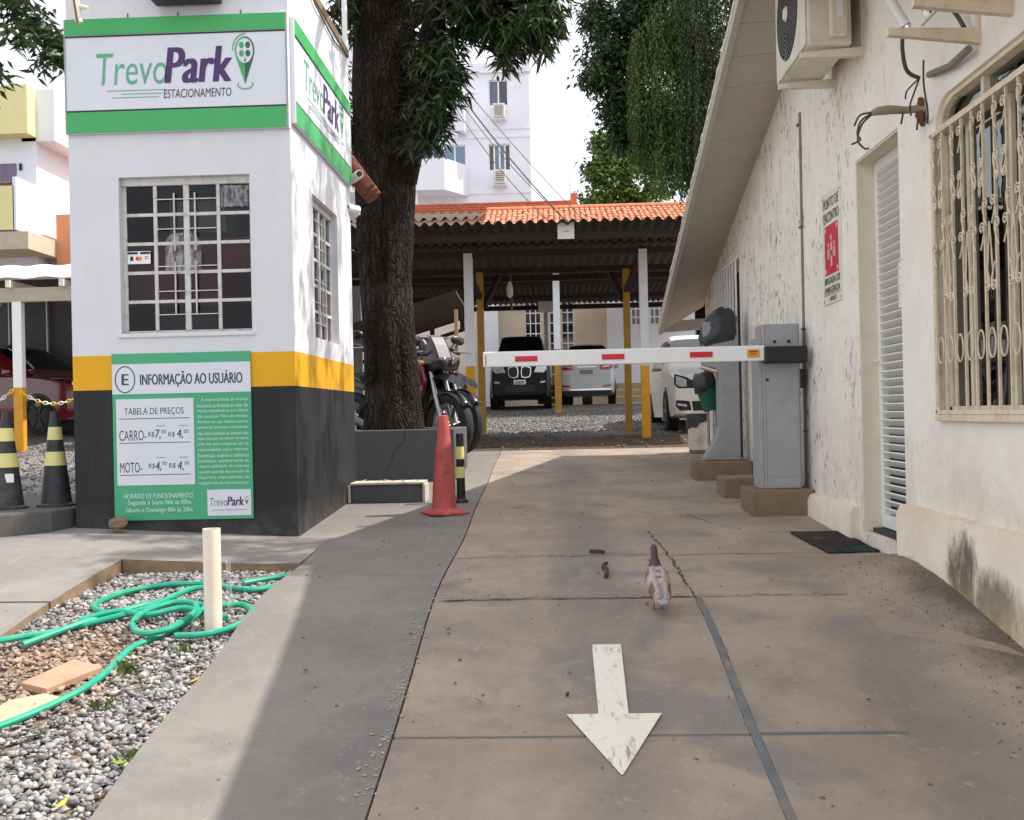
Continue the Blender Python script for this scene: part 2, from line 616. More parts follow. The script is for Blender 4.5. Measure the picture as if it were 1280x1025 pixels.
M_BLUEGL = M('blue reflecting pane', srgb(92, 118, 146), .08, .0, var=.3, scale=1.4, bump=0, spec=1.0)
M_DARKGL = M('dark reflecting pane', srgb(34, 38, 44), .06, .0, var=.3, scale=2, bump=0, spec=1.0)
M_RUST = M('rusty brown iron', srgb(110, 74, 52), .85, var=.25, bump=.4)
M_WIRE = M('dusty grey cable', srgb(78, 74, 72), .7, bump=.1)
M_GRAVELG = None


# ------------------------------------------------------------------ ground sheets
def jag(a, amp, f, seed):
    return a + amp * mnoise.noise(Vector((seed * 7.3, 0, 0)) + Vector((0, f, 0)))


def sheet(name, edge, y0, y1, nx, ny, dz, mats, parent=None, skirt=.06, gap=0., hf=G, rough=.0, kind=True):
    """ground slab between two edge functions x0(y), x1(y), following the slope, with side faces"""
    vv, ff, mm = [], [], []
    for j in range(ny + 1):
        y = y0 + (y1 - y0) * j / ny
        a, b = edge(y)
        for i in range(nx + 1):
            x = a + (b - a) * i / nx
            yy = y
            if j in (0, ny):
                yy += (.006 * mnoise.noise(Vector((x * 9, y * 3, 1)))) if gap else 0
            vv.append((x, yy, hf(x, yy) + dz + rough * mnoise.noise(Vector((x * 3, yy * 3, 5)))))
    w = nx + 1
    for j in range(ny):
        for i in range(nx):
            ff.append((j * w + i, j * w + i + 1, (j + 1) * w + i + 1, (j + 1) * w + i))
            mm.append(0)
    rim = [i for i in range(w)] + [j * w + nx for j in range(1, ny + 1)] + [ny * w + i for i in range(nx - 1, -1, -1)] + [j * w for j in range(ny - 1, 0, -1)]
    k = len(vv)
    for i in rim:
        x, y, z = vv[i]
        vv.append((x, y, z - skirt))
    for q in range(len(rim)):
        q2 = (q + 1) % len(rim)
        ff.append((rim[q2], rim[q], k + q, k + q2))
        mm.append(1 if len(mats) > 1 else 0)
    b = MB()
    b.v, b.f, b.m = vv, ff, mm
    o = b.build(name, mats, parent, smooth=True)
    return struct(o) if parent is None and kind else o


g0 = sheet('ground', lambda y: (-70, 70), -25, 140, 60, 120, -.13, [M_GROUT], skirt=.02)
# earth under everything: brown dirt with a little grit
tE = NT('packed brown earth')
cE = tE.mix(tE.step(tE.noise(2, 6, .65), .3, .7), srgb(104, 88, 74), srgb(132, 114, 96))
cE = tE.mix(tE.step(tE.noise(16, 6, .7), .55, .7, 0, .6), cE, srgb(72, 62, 54))
M_EARTH = tE.bsdf(cE, .95, 0, tE.bump(tE.noise(40, 5, .7), .6, .02), spec=.1)
g0.data.materials[0] = M_EARTH


def lot_material():
    t = NT('yard of grey crushed stone and shade-darkened earth')
    x, y, z = t.xyz()
    cell = t.voro(34, 'F1', 'Color')
    sep = t.n('ShaderNodeSeparateColor')
    t.set(sep.inputs[0], cell)
    st = t.mix(sep.outputs[0], srgb(122, 120, 120), srgb(196, 194, 192))
    st = t.mix(t.step(t.voro(34), .1, .75), st, srgb(96, 92, 90))
    st = t.mix(t.step(t.noise(1.1, 5, .6), .5, .62, 0, .7), st, srgb(158, 146, 132))
    ea = t.mix(t.step(t.noise(3, 6, .7), .3, .7), srgb(70, 57, 47), srgb(98, 83, 70))  # earth darkened in colour for the shaded strip by the carport
    ea = t.mix(t.step(t.noise(22, 5, .7), .56, .66, 0, .8), ea, srgb(150, 140, 130))
    edge = t.mul(y, t.mul(t.noise(.9, 4, .6), 2.6), 'ADD')
    f = t.step(edge, 17.2, 18.0)
    left = t.step(x, -3.0, -3.4)
    f = t.mul(f, left, 'MAXIMUM')
    c = t.mix(f, ea, st)
    return t.bsdf(c, .92, 0, t.bump(t.mul(t.voro(34), t.mul(t.noise(9, 4), .8), 'ADD'), .7, .03), spec=.15)


M_LOT = lot_material()
parking_lot = sheet('parking_lot', lambda y: (-16, 9), 13.42, 40, 60, 90, -.012, [M_LOT], rough=.02)
side_lot = sheet('side_lot', lambda y: (-16, -3.2 if y > 9 else -3.06), 6.9, 13.40, 30, 30, -.014, [M_LOT], rough=.02)

drv = thing('driveway', 'x', 'x')
del drv['label'], drv['category']
drv['kind'] = 'structure'
ROOT[drv.name] = Matrix.Identity(4)
JL = lambda y: -.556 - .012 * max(0, y - 6.5) + .006 * math.sin(y * 2.1)
JR = lambda y: (.642 - .010 * max(0, y - 4.4) + .004 * math.sin(y * 3)) if y < 5 else .628 - .022 * (y - 5)
sheet('driveway_base', lambda y: (-1.0 if y < 6.6 else -1.9, 1.74 if y > 5.4 else 1.72), -3.0, 13.4, 12, 60, -.014, [M('joint grit', srgb(92, 82, 74), .95, var=.3, scale=20, bump=.5)], drv, skirt=.05)
tj = [-3.0, .9, 2.35, 3.60, 4.99, 5.96, 7.75, 10.6, 13.43]
for a, b in zip(tj[:-1], tj[1:]):
    g1 = .012 if abs(a - 3.6) < .1 else .003
    g2 = .012 if abs(b - 3.6) < .1 else .003
    sheet('slab', lambda y: (JL(y) + .004, (JR(y) - (.016 if y < 5 else .002)) if a < 5.5 else (1.76 if y < 12.4 else 2.6)), a + g1, b - g2, 8, max(4, int((b - a) * 6)), random.uniform(-.002, .002), [M_CONC], drv, gap=1, skirt=.025)
    if a > 5.5:
        continue
    if abs(b - 4.99) < .01:
        sheet('slab', lambda y: (JR(y) + .016, 1.74), -3.0, b - g2, 12, 60, random.uniform(-.002, .002), [M_CONC], drv, gap=1, skirt=.025)
    elif b > 5.1:
        sheet('slab', lambda y: (JR(y) + .002, 1.76 if y < 12.4 else 2.6), a + g1, b - g2, 8, max(4, int((b - a) * 6)), random.uniform(-.002, .002), [M_CONC], drv, gap=1, skirt=.025)
# the sealed joints stand almost flush between the slabs
sheet('joint_strip', lambda y: (JR(y) - .015 - .005 * mnoise.noise(Vector((0, y * 14, 2))), JR(y) + .015 + .006 * mnoise.noise(Vector((0, y * 11, 7)))), -2.0, 4.97, 1, 260, .0015, [M_SEAL], drv, skirt=.02)
sheet('joint_strip', lambda y: (JL(3.6) + .01, JR(3.6) - .018), 3.589, 3.611, 24, 1, -.0045, [M_SEAL], drv, skirt=.02)
sheet('joint_strip', lambda y: (JR(3.6) + .018, 1.13), 3.592, 3.608, 16, 1, .003, [M_SEAL], drv, skirt=.02)

aw = thing('asphalt_strip', 'x', 'x')
del aw['label'], aw['category']
aw['kind'] = 'structure'
sheet('slab', lambda y: (-1.36 - .012 * math.sin(y * 4) - .02 * sstep(y, 3, 5.8), JL(y) - .004), -3.0, 6.80, 8, 60, .0, [M_GREY, M_EDGE], aw, gap=1, skirt=.09)
sheet('slab', lambda y: (-1.62 if y < 8.9 else -3.2, JL(y) - .004), 6.806, 9.2, 8, 16, .0, [M_GREY], aw, gap=1)
sheet('slab', lambda y: (-3.2, JL(y) - .004), 9.206, 13.43, 14, 26, -.001, [M_GREY], aw, gap=1)

sw = thing('sidewalk', 'x', 'x')
del sw['label'], sw['category']
sw['kind'] = 'structure'
sheet('slab', lambda y: (-2.36, -1.385), 5.90, 6.84, 10, 8, .002, [M_SIDE, M_EDGE], sw, gap=1, skirt=.10)
sheet('slab', lambda y: (-4.1, -2.366), 5.06, 7.5, 12, 16, .0, [M_SIDE, M_EDGE], sw, gap=1, skirt=.10)
sheet('slab', lambda y: (-4.1, -2.375), -2.0, 5.05, 12, 40, -.004, [M_SIDE, M_EDGE], sw, gap=1, skirt=.10)
sheet('slab', lambda y: (-10.0, -4.106), -2.0, 7.5, 12, 40, -.002, [M_SIDE, M_EDGE], sw, gap=1, skirt=.10)

GB = lambda x, y: (G(x, y) if y < 5.2 else G(-1.5, y)) - .055
tG = NT('sandy bed under the gravel')
cG = tG.mix(tG.step(tG.noise(2.6, 5, .6), .4, .6), srgb(120, 114, 106), srgb(150, 122, 98))
M_BED = tG.bsdf(cG, .95, 0, tG.bump(tG.noise(60, 5, .7), .8, .01), spec=.1)
gravel_bed = sheet('gravel_bed', lambda y: (-2.40, -1.37), -1.0, 5.92, 20, 90, 0, [M_BED], hf=GB, rough=.012, skirt=.02)

M_CEMENT = slab_material('smeared pale cement', srgb(144, 129, 116), srgb(160, 144, 128), srgb(128, 118, 110), .5)
_cx = lambda y: float(np.interp(y, [3.95, 4.22, 4.476, 4.72, 4.96], [1.66, 1.47, 1.31, 1.29, 1.345]))
struct(sheet('cement_patch', lambda y: (_cx(y), _cx(y) + .006 + .10 * math.sin(math.pi * min(1, max(0, (y - 3.95) / 1.01))) + .012 * mnoise.noise(Vector((0, y * 9, 0)))), 3.96, 4.955, 3, 30, .004, [M_CEMENT], skirt=.01))
# painted arrow on the driveway
ab = MB()
arrow = [(.138, 4.375), (.258, 4.385), (.270, 3.80), (.40, 3.80), (.194, 3.335), (-.013, 3.80), (.131, 3.80)]
def fill_strip(b, xs0, xs1, ya, yb, n):
    for i in range(n):
        t0, t1 = i / n, (i + 1) / n
        q = []
        for (t, s_) in ((t0, 0), (t0, 1), (t1, 1), (t1, 0)):
            y = ya + (yb - ya) * t
            x = (xs0[0] + (xs0[1] - xs0[0]) * t) if s_ == 0 else (xs1[0] + (xs1[1] - xs1[0]) * t)
            q.append((x, y, G(x, y) + .0055))
        b.add(q, [(3, 2, 1, 0)] if yb < ya else [(0, 1, 2, 3)])
fill_strip(ab, (.138, .135), (.253, .238), 4.378, 3.752, 10)
fill_strip(ab, (.026, .185), (.351, .191), 3.752, 3.335, 8)
tP = NT('worn white arrow paint')
cP = tP.mix(tP.step(tP.noise(18, 6, .7), .56, .74, 0, .6), srgb(232, 226, 210), srgb(170, 152, 134))
scr = tP.noise(30, 5, .7, stretch=(1, .08, 1))
cP = tP.mix(tP.step(scr, .56, .68, 0, .8), cP, srgb(128, 116, 106))
M_ARROW = tP.bsdf(cP, .75, 0, tP.bump(tP.noise(90, 4), .2, .003))
struct(ab.build('arrow_marking', M_ARROW))

# ------------------------------------------------------------------ the house on the right
house = thing('house', 'white plastered house with a gabled roof and barred window beside the driveway', 'house', (1.74, 6.0, G(1.7, 6.0)))
XW, XB = 1.74, 1.92
ridgeY = 6.9
wtop = lambda y: (3.086 + .257 * (11.696 - y)) if y > ridgeY else (3.086 + .257 * (11.696 - ridgeY)) - .28 * (ridgeY - y)
otop = lambda y: (2.924 + .305 * (11.45 - y)) if y > ridgeY else (2.924 + .305 * (11.45 - ridgeY)) - .28 * (ridgeY - y)
HEND = 12.35
wb = MB()
def wall_run(ya, yb, zlo, zhi=None):
    """wall piece; zlo / zhi numbers or functions of y"""
    f0 = zlo if callable(zlo) else (lambda y: zlo)
    f1 = zhi if callable(zhi) else ((lambda y: wtop(y)) if zhi is None else (lambda y: zhi))
    cut = [ya] + ([ridgeY] if ya < ridgeY < yb and zhi is None else []) + [yb]
    pts = [(ya, f0(ya)), (yb, f0(yb))] + [(y, f1(y)) for y in reversed(cut)]
    wb.prism(pts, 'x', XW, XB)
low = lambda y: .25
WIN0, WIN1, WZ0, WZ1 = 2.55, 4.965, 1.63, 3.02
DO0, DO1, DZ1 = 5.49, 6.25, 3.045
BG0, BG1, BZ0, BZ1 = 10.10, 11.55, 1.17, 3.05
wall_run(-1.2, WIN0, low)
wall_run(WIN0, WIN1, low, WZ0)
wall_run(WIN0, WIN1, WZ1)
wall_run(WIN1, DO0, low)
wall_run(DO0, DO1, low, .96)
wall_run(DO0, DO1, DZ1)
wall_run(DO1, BG0, low)
wall_run(BG0, BG1, low, BZ0)
wall_run(BG0, BG1, BZ1, lambda y: wtop(y))
wall_run(BG1, HEND, low)
# rounded head of the window on its far corner
arc = [(WIN1, WZ1)] + [(WIN1 - .16 + .16 * math.cos(a), WZ1 - .13 + .13 * math.sin(a)) for a in [R(90 - 90 * i / 8) for i in range(9)]]
wb.prism(arc, 'x', XW, XB - .02)
wb.build('wall', M_WALL, house)
gb = MB()
gb.box(XB + .002, 6.5, HEND - .2, HEND, .6, 2.75)
gb.box(XB + .002, 6.5, -1.2, -1.0, .0, 2.0)
gb.box(6.3, 6.5, -1.0, HEND - .2, .3, 2.75)
gb.build('back_wall', M_WALL, house)
rb = MB()
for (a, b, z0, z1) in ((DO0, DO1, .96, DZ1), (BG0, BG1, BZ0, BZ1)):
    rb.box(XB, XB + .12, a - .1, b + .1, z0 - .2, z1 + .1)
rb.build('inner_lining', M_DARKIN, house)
rv = MB()
rv.box(XW + .004, XB, DO0 - .0, DO0 + .012, .97, DZ1 - .012)
rv.box(XW + .004, XB, DO1 - .012, DO1, .97, DZ1 - .012)
rv.box(XW + .004, XB, DO0, DO1, DZ1 - .012, DZ1 - .002)
rv.build('door_reveal', M_REVEAL, house)
# plinth in two lengths, its top edge rounded
for (a, b, zt) in ((-1.2, DO0 - .02, 1.19), (DO1 + .07, 7.36, 1.105)):
    pb = MB()
    n = 26
    X0 = 1.685
    prof = lambda y: [(XW + .02, .2), (X0 + .012 * mnoise.noise(Vector((y * 2.2, 3, 1))), .2), (X0 + .006 * mnoise.noise(Vector((y * 3, 4, 1))), zt - .05),
                      (X0 + .018, zt - .012 + .01 * mnoise.noise(Vector((y * 4, 8, 1)))), (XW + .02, zt + .012 * mnoise.noise(Vector((y * 3, 2, 7))))]
    rows = []
    for j in range(n + 1):
        y = a + (b - a) * j / n
        rows += [(x, y, z) for x, z in prof(y)]
    fs = [(j * 5 + i, j * 5 + i + 1, (j + 1) * 5 + i + 1, (j + 1) * 5 + i) for j in range(n) for i in range(4)]
    fs += [(0, 4, 3, 2, 1), tuple(n * 5 + i for i in range(5))]
    pb.add(rows, [tuple(reversed(f)) for f in fs])
    pb.build('plinth', M_PLINTH, house, smooth=True)

# roof: boards under the gable overhang, thin barge board, tiles on top
XO = 1.25
def roof_strip(x0, z0f, x1, z1f, y0, y1, th, b, m=0):
    vv = []
    for y in (y0, y1):
        vv += [(x0, y, z0f(y)), (x1, y, z1f(y)), (x1, y, z1f(y) + th), (x0, y, z0f(y) + th)]
    b.add(vv, [(0, 1, 2, 3), (7, 6, 5, 4), (0, 4, 5, 1), (1, 5, 6, 2), (2, 6, 7, 3), (3, 7, 4, 0)], m)
nb = 34
ya, yb = -1.6, 12.62
cuts = [ridgeY + (yb - ridgeY) * i / 16 for i in range(17)]
cutsn = [ya + (ridgeY - ya) * i / 20 for i in range(21)]
for cc in (cuts, cutsn):
    for p, q in zip(cc[:-1], cc[1:]):
        sb = MB()
        roof_strip(XO + .03, otop, XW + .02, wtop, p + .003, q - .003, .02, sb)
        sb.build('soffit_board', M_SOFFIT, house)
fb = MB()
for p, q in ((ridgeY, yb), (ya, ridgeY)):
    roof_strip(XO - .012, lambda y: otop(y) - .03, XO + .03, lambda y: otop(y) - .03, p, q, .13, fb)
roof_strip(XO + .03, otop, 6.8, lambda y: wtop(y), yb, yb + .025, .12, fb)
fb.build('barge_board', M_SOFFIT, house)
rf = MB()
for p, q in ((ridgeY, yb + .05), (ya - .05, ridgeY)):
    roof_strip(XO + .004, lambda y: otop(y) + .12, XO + .55, lambda y: wtop(y) + .12, p, q, .03, rf)
    roof_strip(XO + .55, lambda y: wtop(y) + .12, 6.9, lambda y: wtop(y) + .12, p, q, .03, rf)
rf.build('roof', M_EDGE, house)
tl = MB()
y = ya
while y < yb:                                             # crumbs of mortar along the barge board
    L = random.uniform(.03, .12)
    z = otop(y) + random.uniform(.055, .09)
    tl.obox((XO - .013, y, z), (random.uniform(.002, .006), L / 2, random.uniform(.006, .016)), Matrix.Rotation((.273 if y < ridgeY else -.296) + random.uniform(-.08, .08), 3, 'X'))
    y += random.uniform(.05, .16)
stuff(tl.build('mortar_crumbs', M_PAINTW, house))

# ---- window of the house with its ironwork
win = MB()
fx0, fx1 = XW + .035, XW + .075
win.box(fx0, fx1, WIN1 - .035, WIN1, WZ0, 2.90)
win.box(fx0, fx1, WIN0, WIN1, WZ0, WZ0 + .03)
win.box(fx0 - .03, fx1, WIN0, WIN1 - .02, 2.865, 2.905)
for y in (4.52, 4.10, 3.68, 3.2, 2.8):
    win.box(fx0, fx1, y - .014, y + .014, 2.905, WZ1)
for y in (4.72, 4.29, 3.86, 3.43, 3.0):
    win.box(fx0 + .01, fx1, y - .016, y + .016, WZ0 + .03, 2.865)
# curved head
hd = [(WIN1 - .16 + .165 * math.cos(R(a)), WZ1 - .13 + .135 * math.sin(R(a))) for a in range(0, 91, 10)]
for p, q in zip(hd[:-1], hd[1:]):
    win.bar((XW + .03, p[0], p[1]), (XW + .03, q[0], q[1]), .07, .03, up=(1, 0, 0))
win.box(fx0 - .02, fx1, WIN0, WIN1 - .16, WZ1 - .022, WZ1)
w_o = win.build('window', M_CREAM, house, bevel=.003)
for y0, y1 in ((4.737, 4.93), (4.307, 4.703), (3.877, 4.273), (3.447, 3.843), (3.017, 3.413), (2.56, 2.983)):
    p = MB().box(fx1 - .012, fx1 - .006, y0, y1, WZ0 + .03, 2.865)
    p.build('pane', M_GLASSD, w_o)
for y0, y1 in ((4.536, 4.93), (4.116, 4.504), (3.696, 4.084), (3.216, 3.664), (2.816, 3.184)):
    pts = [(y0, 2.905), (y1, 2.905), (y1, WZ1 - .022), (y0, WZ1 - .022)] if y1 < 4.9 else [(y0, 2.905), (y1, 2.905), (y1 - .01, 2.95), (y1 - .06, 2.985), (y1 - .13, WZ1 - .022), (y0, WZ1 - .022)]
    MB().prism(pts, 'x', fx1 - .012, fx1 - .006).build('pane', M_GLASS, w_o)
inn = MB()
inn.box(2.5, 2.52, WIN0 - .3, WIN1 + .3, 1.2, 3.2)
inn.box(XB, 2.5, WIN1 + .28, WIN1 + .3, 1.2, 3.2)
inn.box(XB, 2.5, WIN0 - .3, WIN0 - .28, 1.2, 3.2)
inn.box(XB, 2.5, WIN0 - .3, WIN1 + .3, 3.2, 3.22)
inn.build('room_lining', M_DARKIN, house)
gr = thing('window_grille', 'cream wrought iron grille with curled scrolls over the house window', 'window grille', (1.735, 3.8, WZ0))
GX = XW - .022
barm = MB().box(-.005, .005, -.0055, .0055, 0, 2.862 - WZ0 - .02).mesh('bar', M_CREAM)
ys = []
y = WIN1 - .03
while y > WIN0:
    ys.append(y)
    piece('bar', barm, gr, (GX, y, WZ0 + .01))
    y -= .112
rl = MB()
for z in (WZ0 + .005, 2.862):
    rl.box(GX - .008, GX + .008, WIN0, WIN1 - .012, z - .009, z + .009)
rl.box(GX - .008, XW + .002, WIN1 - .026, WIN1 - .012, WZ0, 2.87)
rl.build('rail', M_CREAM, gr)
sl = MB().box(XW - .028, XW + .06, WIN0, WIN1 + .01, WZ0 - .035, WZ0 - .004)
sl.build('sill', M_CREAM, gr, bevel=.004)
def spiral(c, r0, sgn, turns=1.35, n=16):
    return [(0, c[0] + sgn * r0 * (1 - .75 * i / n) * math.cos(2 * math.pi * turns * i / n), c[1] + r0 * (1 - .75 * i / n) * math.sin(2 * math.pi * turns * i / n)) for i in range(n + 1)]
sm = {}
for sgn in (-1, 1):
    b = MB()
    b.tube([(0, -sgn * .012, -.085), (0, sgn * .010, -.05), (0, sgn * .024, -.02)] + spiral((0, .0), .024, sgn), .0036, 5)
    sm[sgn] = b.mesh('scroll', M_CREAM, True)
teardrop = MB().tube([(0, .0, .24), (0, .012, .16), (0, .026, .05), (0, .02, .0), (0, .004, -.012), (0, -.014, -.004), (0, -.026, .045), (0, -.012, .16), (0, 0, .24)], .0036, 5).mesh('teardrop', M_CREAM, True)
oval = MB().tube([(0, .034 * math.cos(a), .058 * math.sin(a)) for a in [2 * math.pi * i / 14 for i in range(15)]], .0038, 5, caps=False).mesh('oval', M_CREAM, True)
for i, y in enumerate(ys[:-1]):
    ym = y - .056
    piece('oval', oval, gr, (GX - .004, ym, 1.905))
    if i % 2 == 0:
        for zz, fl in ((2.80, 0), (2.615, 1), (2.545, 0), (2.36, 1)):
            for sgn in (-1, 1):
                piece('scroll', sm[sgn], gr, (GX - .006, y - .056 + sgn * .038, zz), (math.pi if fl == 0 and zz < 2.7 else 0, 0, 0))
    else:
        piece('teardrop', teardrop, gr, (GX - .006, ym, 2.135))
        for sgn in (-1, 1):
            piece('scroll', sm[sgn], gr, (GX - .006, y - .056 + sgn * .038, 2.45), (0, 0, 0))
            piece('scroll', sm[sgn], gr, (GX - .006, y - .056 + sgn * .034, 2.13), (math.pi, 0, 0))

# ---- louvred door
dr = MB()
dx = XW + .10
dr.box(dx, dx + .04, DO1 - .065, DO1 - .012, .99, DZ1 - .013)
dr.box(dx, dx + .04, DO0 + .012, DO0 + .06, .99, DZ1 - .013)
dr.box(dx, dx + .04, DO0 + .06, DO1 - .065, .99, 1.06)
dr.box(dx, dx + .04, DO0 + .06, DO1 - .065, DZ1 - .07, DZ1 - .013)
d_o = dr.build('door', M_WHITE, house, bevel=.003)
rot = Matrix.Rotation(R(38), 3, 'Y')
slat = MB().obox((0, 0, 0), (.028, (DO1 - DO0 - .125) / 2, .004), rot).mesh('slat', M_WHITE)
z = 1.085
while z < DZ1 - .085:
    piece('slat', slat, d_o, (dx + .016, (DO0 + DO1) / 2, z))
    z += .0445
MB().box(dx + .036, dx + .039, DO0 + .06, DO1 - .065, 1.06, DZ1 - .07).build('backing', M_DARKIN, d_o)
MB().box(dx - .004, dx + .004, 5.66, 5.84, 2.18, 2.42).build('panel', M_WHITE, d_o)
MB().lathe([(.006, .02), (.009, .03), (.009, .045), (.008, .05)], 12, (dx - .05, DO1 - .04, 1.92), 'x').build('handle', M_WHITE, d_o, True)
MB().box(XW + .05, dx + .05, DO0 + .014, DO1 - .014, .962, .985).build('threshold', M_GROUT, house)

# ---- barred gate farther along
bgt = thing('barred_gate', 'white barred gate standing ajar in the far end of the house wall', 'gate', (1.70, 10.8, G(1.7, 10.8)))
bb = MB().box(-.008, .008, -.008, .008, 0, BZ1 - BZ0 - .02).mesh('bar', M_WHITE)
yy = BG0 + .03
while yy < BG1:
    piece('bar', bb, bgt, (XW - .03, yy, BZ0 + .02))
    yy += .16
fr = MB()
for z in (BZ0 + .03, 1.66, 2.35, BZ1 - .01):
    fr.box(XW - .036, XW - .024, BG0, BG1, z - .012, z + .012)
fr.build('rail', M_WHITE, bgt)
# ------------------------------------------------------------------ ticket booth
BX0, BX1, BY0, BY1, BZT = -3.02, -1.605, 6.82, 8.86, 4.60
Z_BK, Z_YL = 1.875, 2.092
booth = thing('ticket_booth', 'white parking booth with a yellow band and black painted base', 'booth', ((BX0 + BX1) / 2, (BY0 + BY1) / 2, 1.0))


def paint(name, col, rough, dirtc, dz, stripe=.3, bumpy=.25):
    t = NT(name)
    x, y, z = t.xyz()
    n1 = t.noise(2.4, 5, .6)
    c = t.mix(t.step(n1, .3, .7), tuple(v * .93 for v in col), col)
    c = t.mix(t.mul(t.step(t.noise(7, 6, .7, stretch=(1, 1, .18)), .5, .75), stripe), c, dirtc)
    c = t.mix(t.mul(t.step(z, dz, dz - .35), t.step(t.noise(5, 6, .75), .38, .64)), c, dirtc)
    c = t.mix(t.step(t.noise(34, 4, .7), .7, .76, 0, .6), c, dirtc)
    return t.bsdf(c, rough, 0, t.bump(t.mul(t.noise(70, 4, .6), t.mul(t.noise(6, 3), 1.5), 'ADD'), bumpy, .005), spec=.35)


M_BW = paint('booth white paint', srgb(217, 218, 224), .7, srgb(180, 176, 170), -5, .14)
M_BY = paint('booth yellow paint', srgb(228, 168, 22), .6, srgb(170, 122, 30), -5, .12)
M_BK = paint('booth black paint', srgb(33, 34, 37), .6, srgb(96, 92, 87), 1.16, .16)
bands = [(.6, Z_BK, M_BK), (Z_BK, Z_YL, M_BY), (Z_YL, BZT, M_BW)]
FW = (-2.703, -1.868, 2.226, 3.214)                     # front window opening x0, x1, z0, z1
SWN = (7.43, 8.285, 2.222, 3.205)                       # side window opening y0, y1, z0, z1
T = .11
for z0, z1, m in bands:
    b = MB()
    if m is M_BW:
        x0, x1, wz0, wz1 = FW
        b.box(BX0, x0, BY0, BY0 + T, z0, z1)
        b.box(x1, BX1, BY0, BY0 + T, z0, z1)
        b.box(x0, x1, BY0, BY0 + T, z0, wz0)
        b.box(x0, x1, BY0, BY0 + T, wz1, z1)
        y0, y1, wz0, wz1 = SWN
        b.box(BX1 - T, BX1, BY0 + T, y0, z0, z1)
        b.box(BX1 - T, BX1, y1, BY1 - T, z0, z1)
        b.box(BX1 - T, BX1, y0, y1, z0, wz0)
        b.box(BX1 - T, BX1, y0, y1, wz1, z1)
    else:
        b.box(BX0, BX1, BY0, BY0 + T, z0, z1)
        b.box(BX1 - T, BX1, BY0 + T, BY1 - T, z0, z1)
    b.box(BX0, BX0 + T, BY0 + T, BY1 - T, z0, z1)
    b.box(BX0, BX1, BY1 - T, BY1, z0, z1)
    b.build('wall', m, booth)
MB().box(BX0 - .02, BX1 + .012, BY0 - .02, BY1 + .02, BZT, BZT + .06).box(BX0 + .1, BX1 - .1, BY0 + .1, BY1 - .1, BZT + .06, BZT + .09).build('roof', M_BLOCK, booth)
M_MAROON = M('maroon counter', srgb(196, 62, 72), .7, var=.1, bump=.05)
M_DIMIN = M('darkened inner wall', srgb(66, 64, 62), .85, bump=.05)  # inner walls coloured dark so the room reads dim through the glass
ib = MB()
ib.box(BX0 + .16, BX1 - .20, 7.06, 7.10, 2.42, 2.86)
ib.build('maroon_panel', M_MAROON, booth)
MB().box(-2.47, -2.10, 7.08, 7.30, 2.90, 3.12).build('reflection_box', M('pale reflection tone', srgb(206, 204, 200), .8, bump=.05), booth)  # added pale box stands in for the paler reflection in the top panes
MB().box(-2.62, -2.2, 7.1, 7.3, 2.2, 2.36).build('desk', M('greenish desk', srgb(74, 86, 84), .6, bump=.05), booth)
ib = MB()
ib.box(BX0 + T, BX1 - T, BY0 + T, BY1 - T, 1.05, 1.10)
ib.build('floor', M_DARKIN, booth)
MB().box(BX0 + T, BX1 - T, BY0 + T, BY1 - T, 3.42, 3.46).build('ceiling', M_DIMIN, booth)
MB().box(BX0 + T, BX0 + T + .01, BY0 + T, BY1 - T, 1.2, 3.4).box(BX0 + T, BX1 - T, BY1 - T - .012, BY1 - T - .002, 1.2, 3.4).build('inner_wall', M_DIMIN, booth)

M_FRAME = M('weathered window frame', srgb(204, 202, 198), .6, var=.08, bump=.3, bscale=120, dirt=srgb(120, 112, 102), dscale=16, damt=.6)


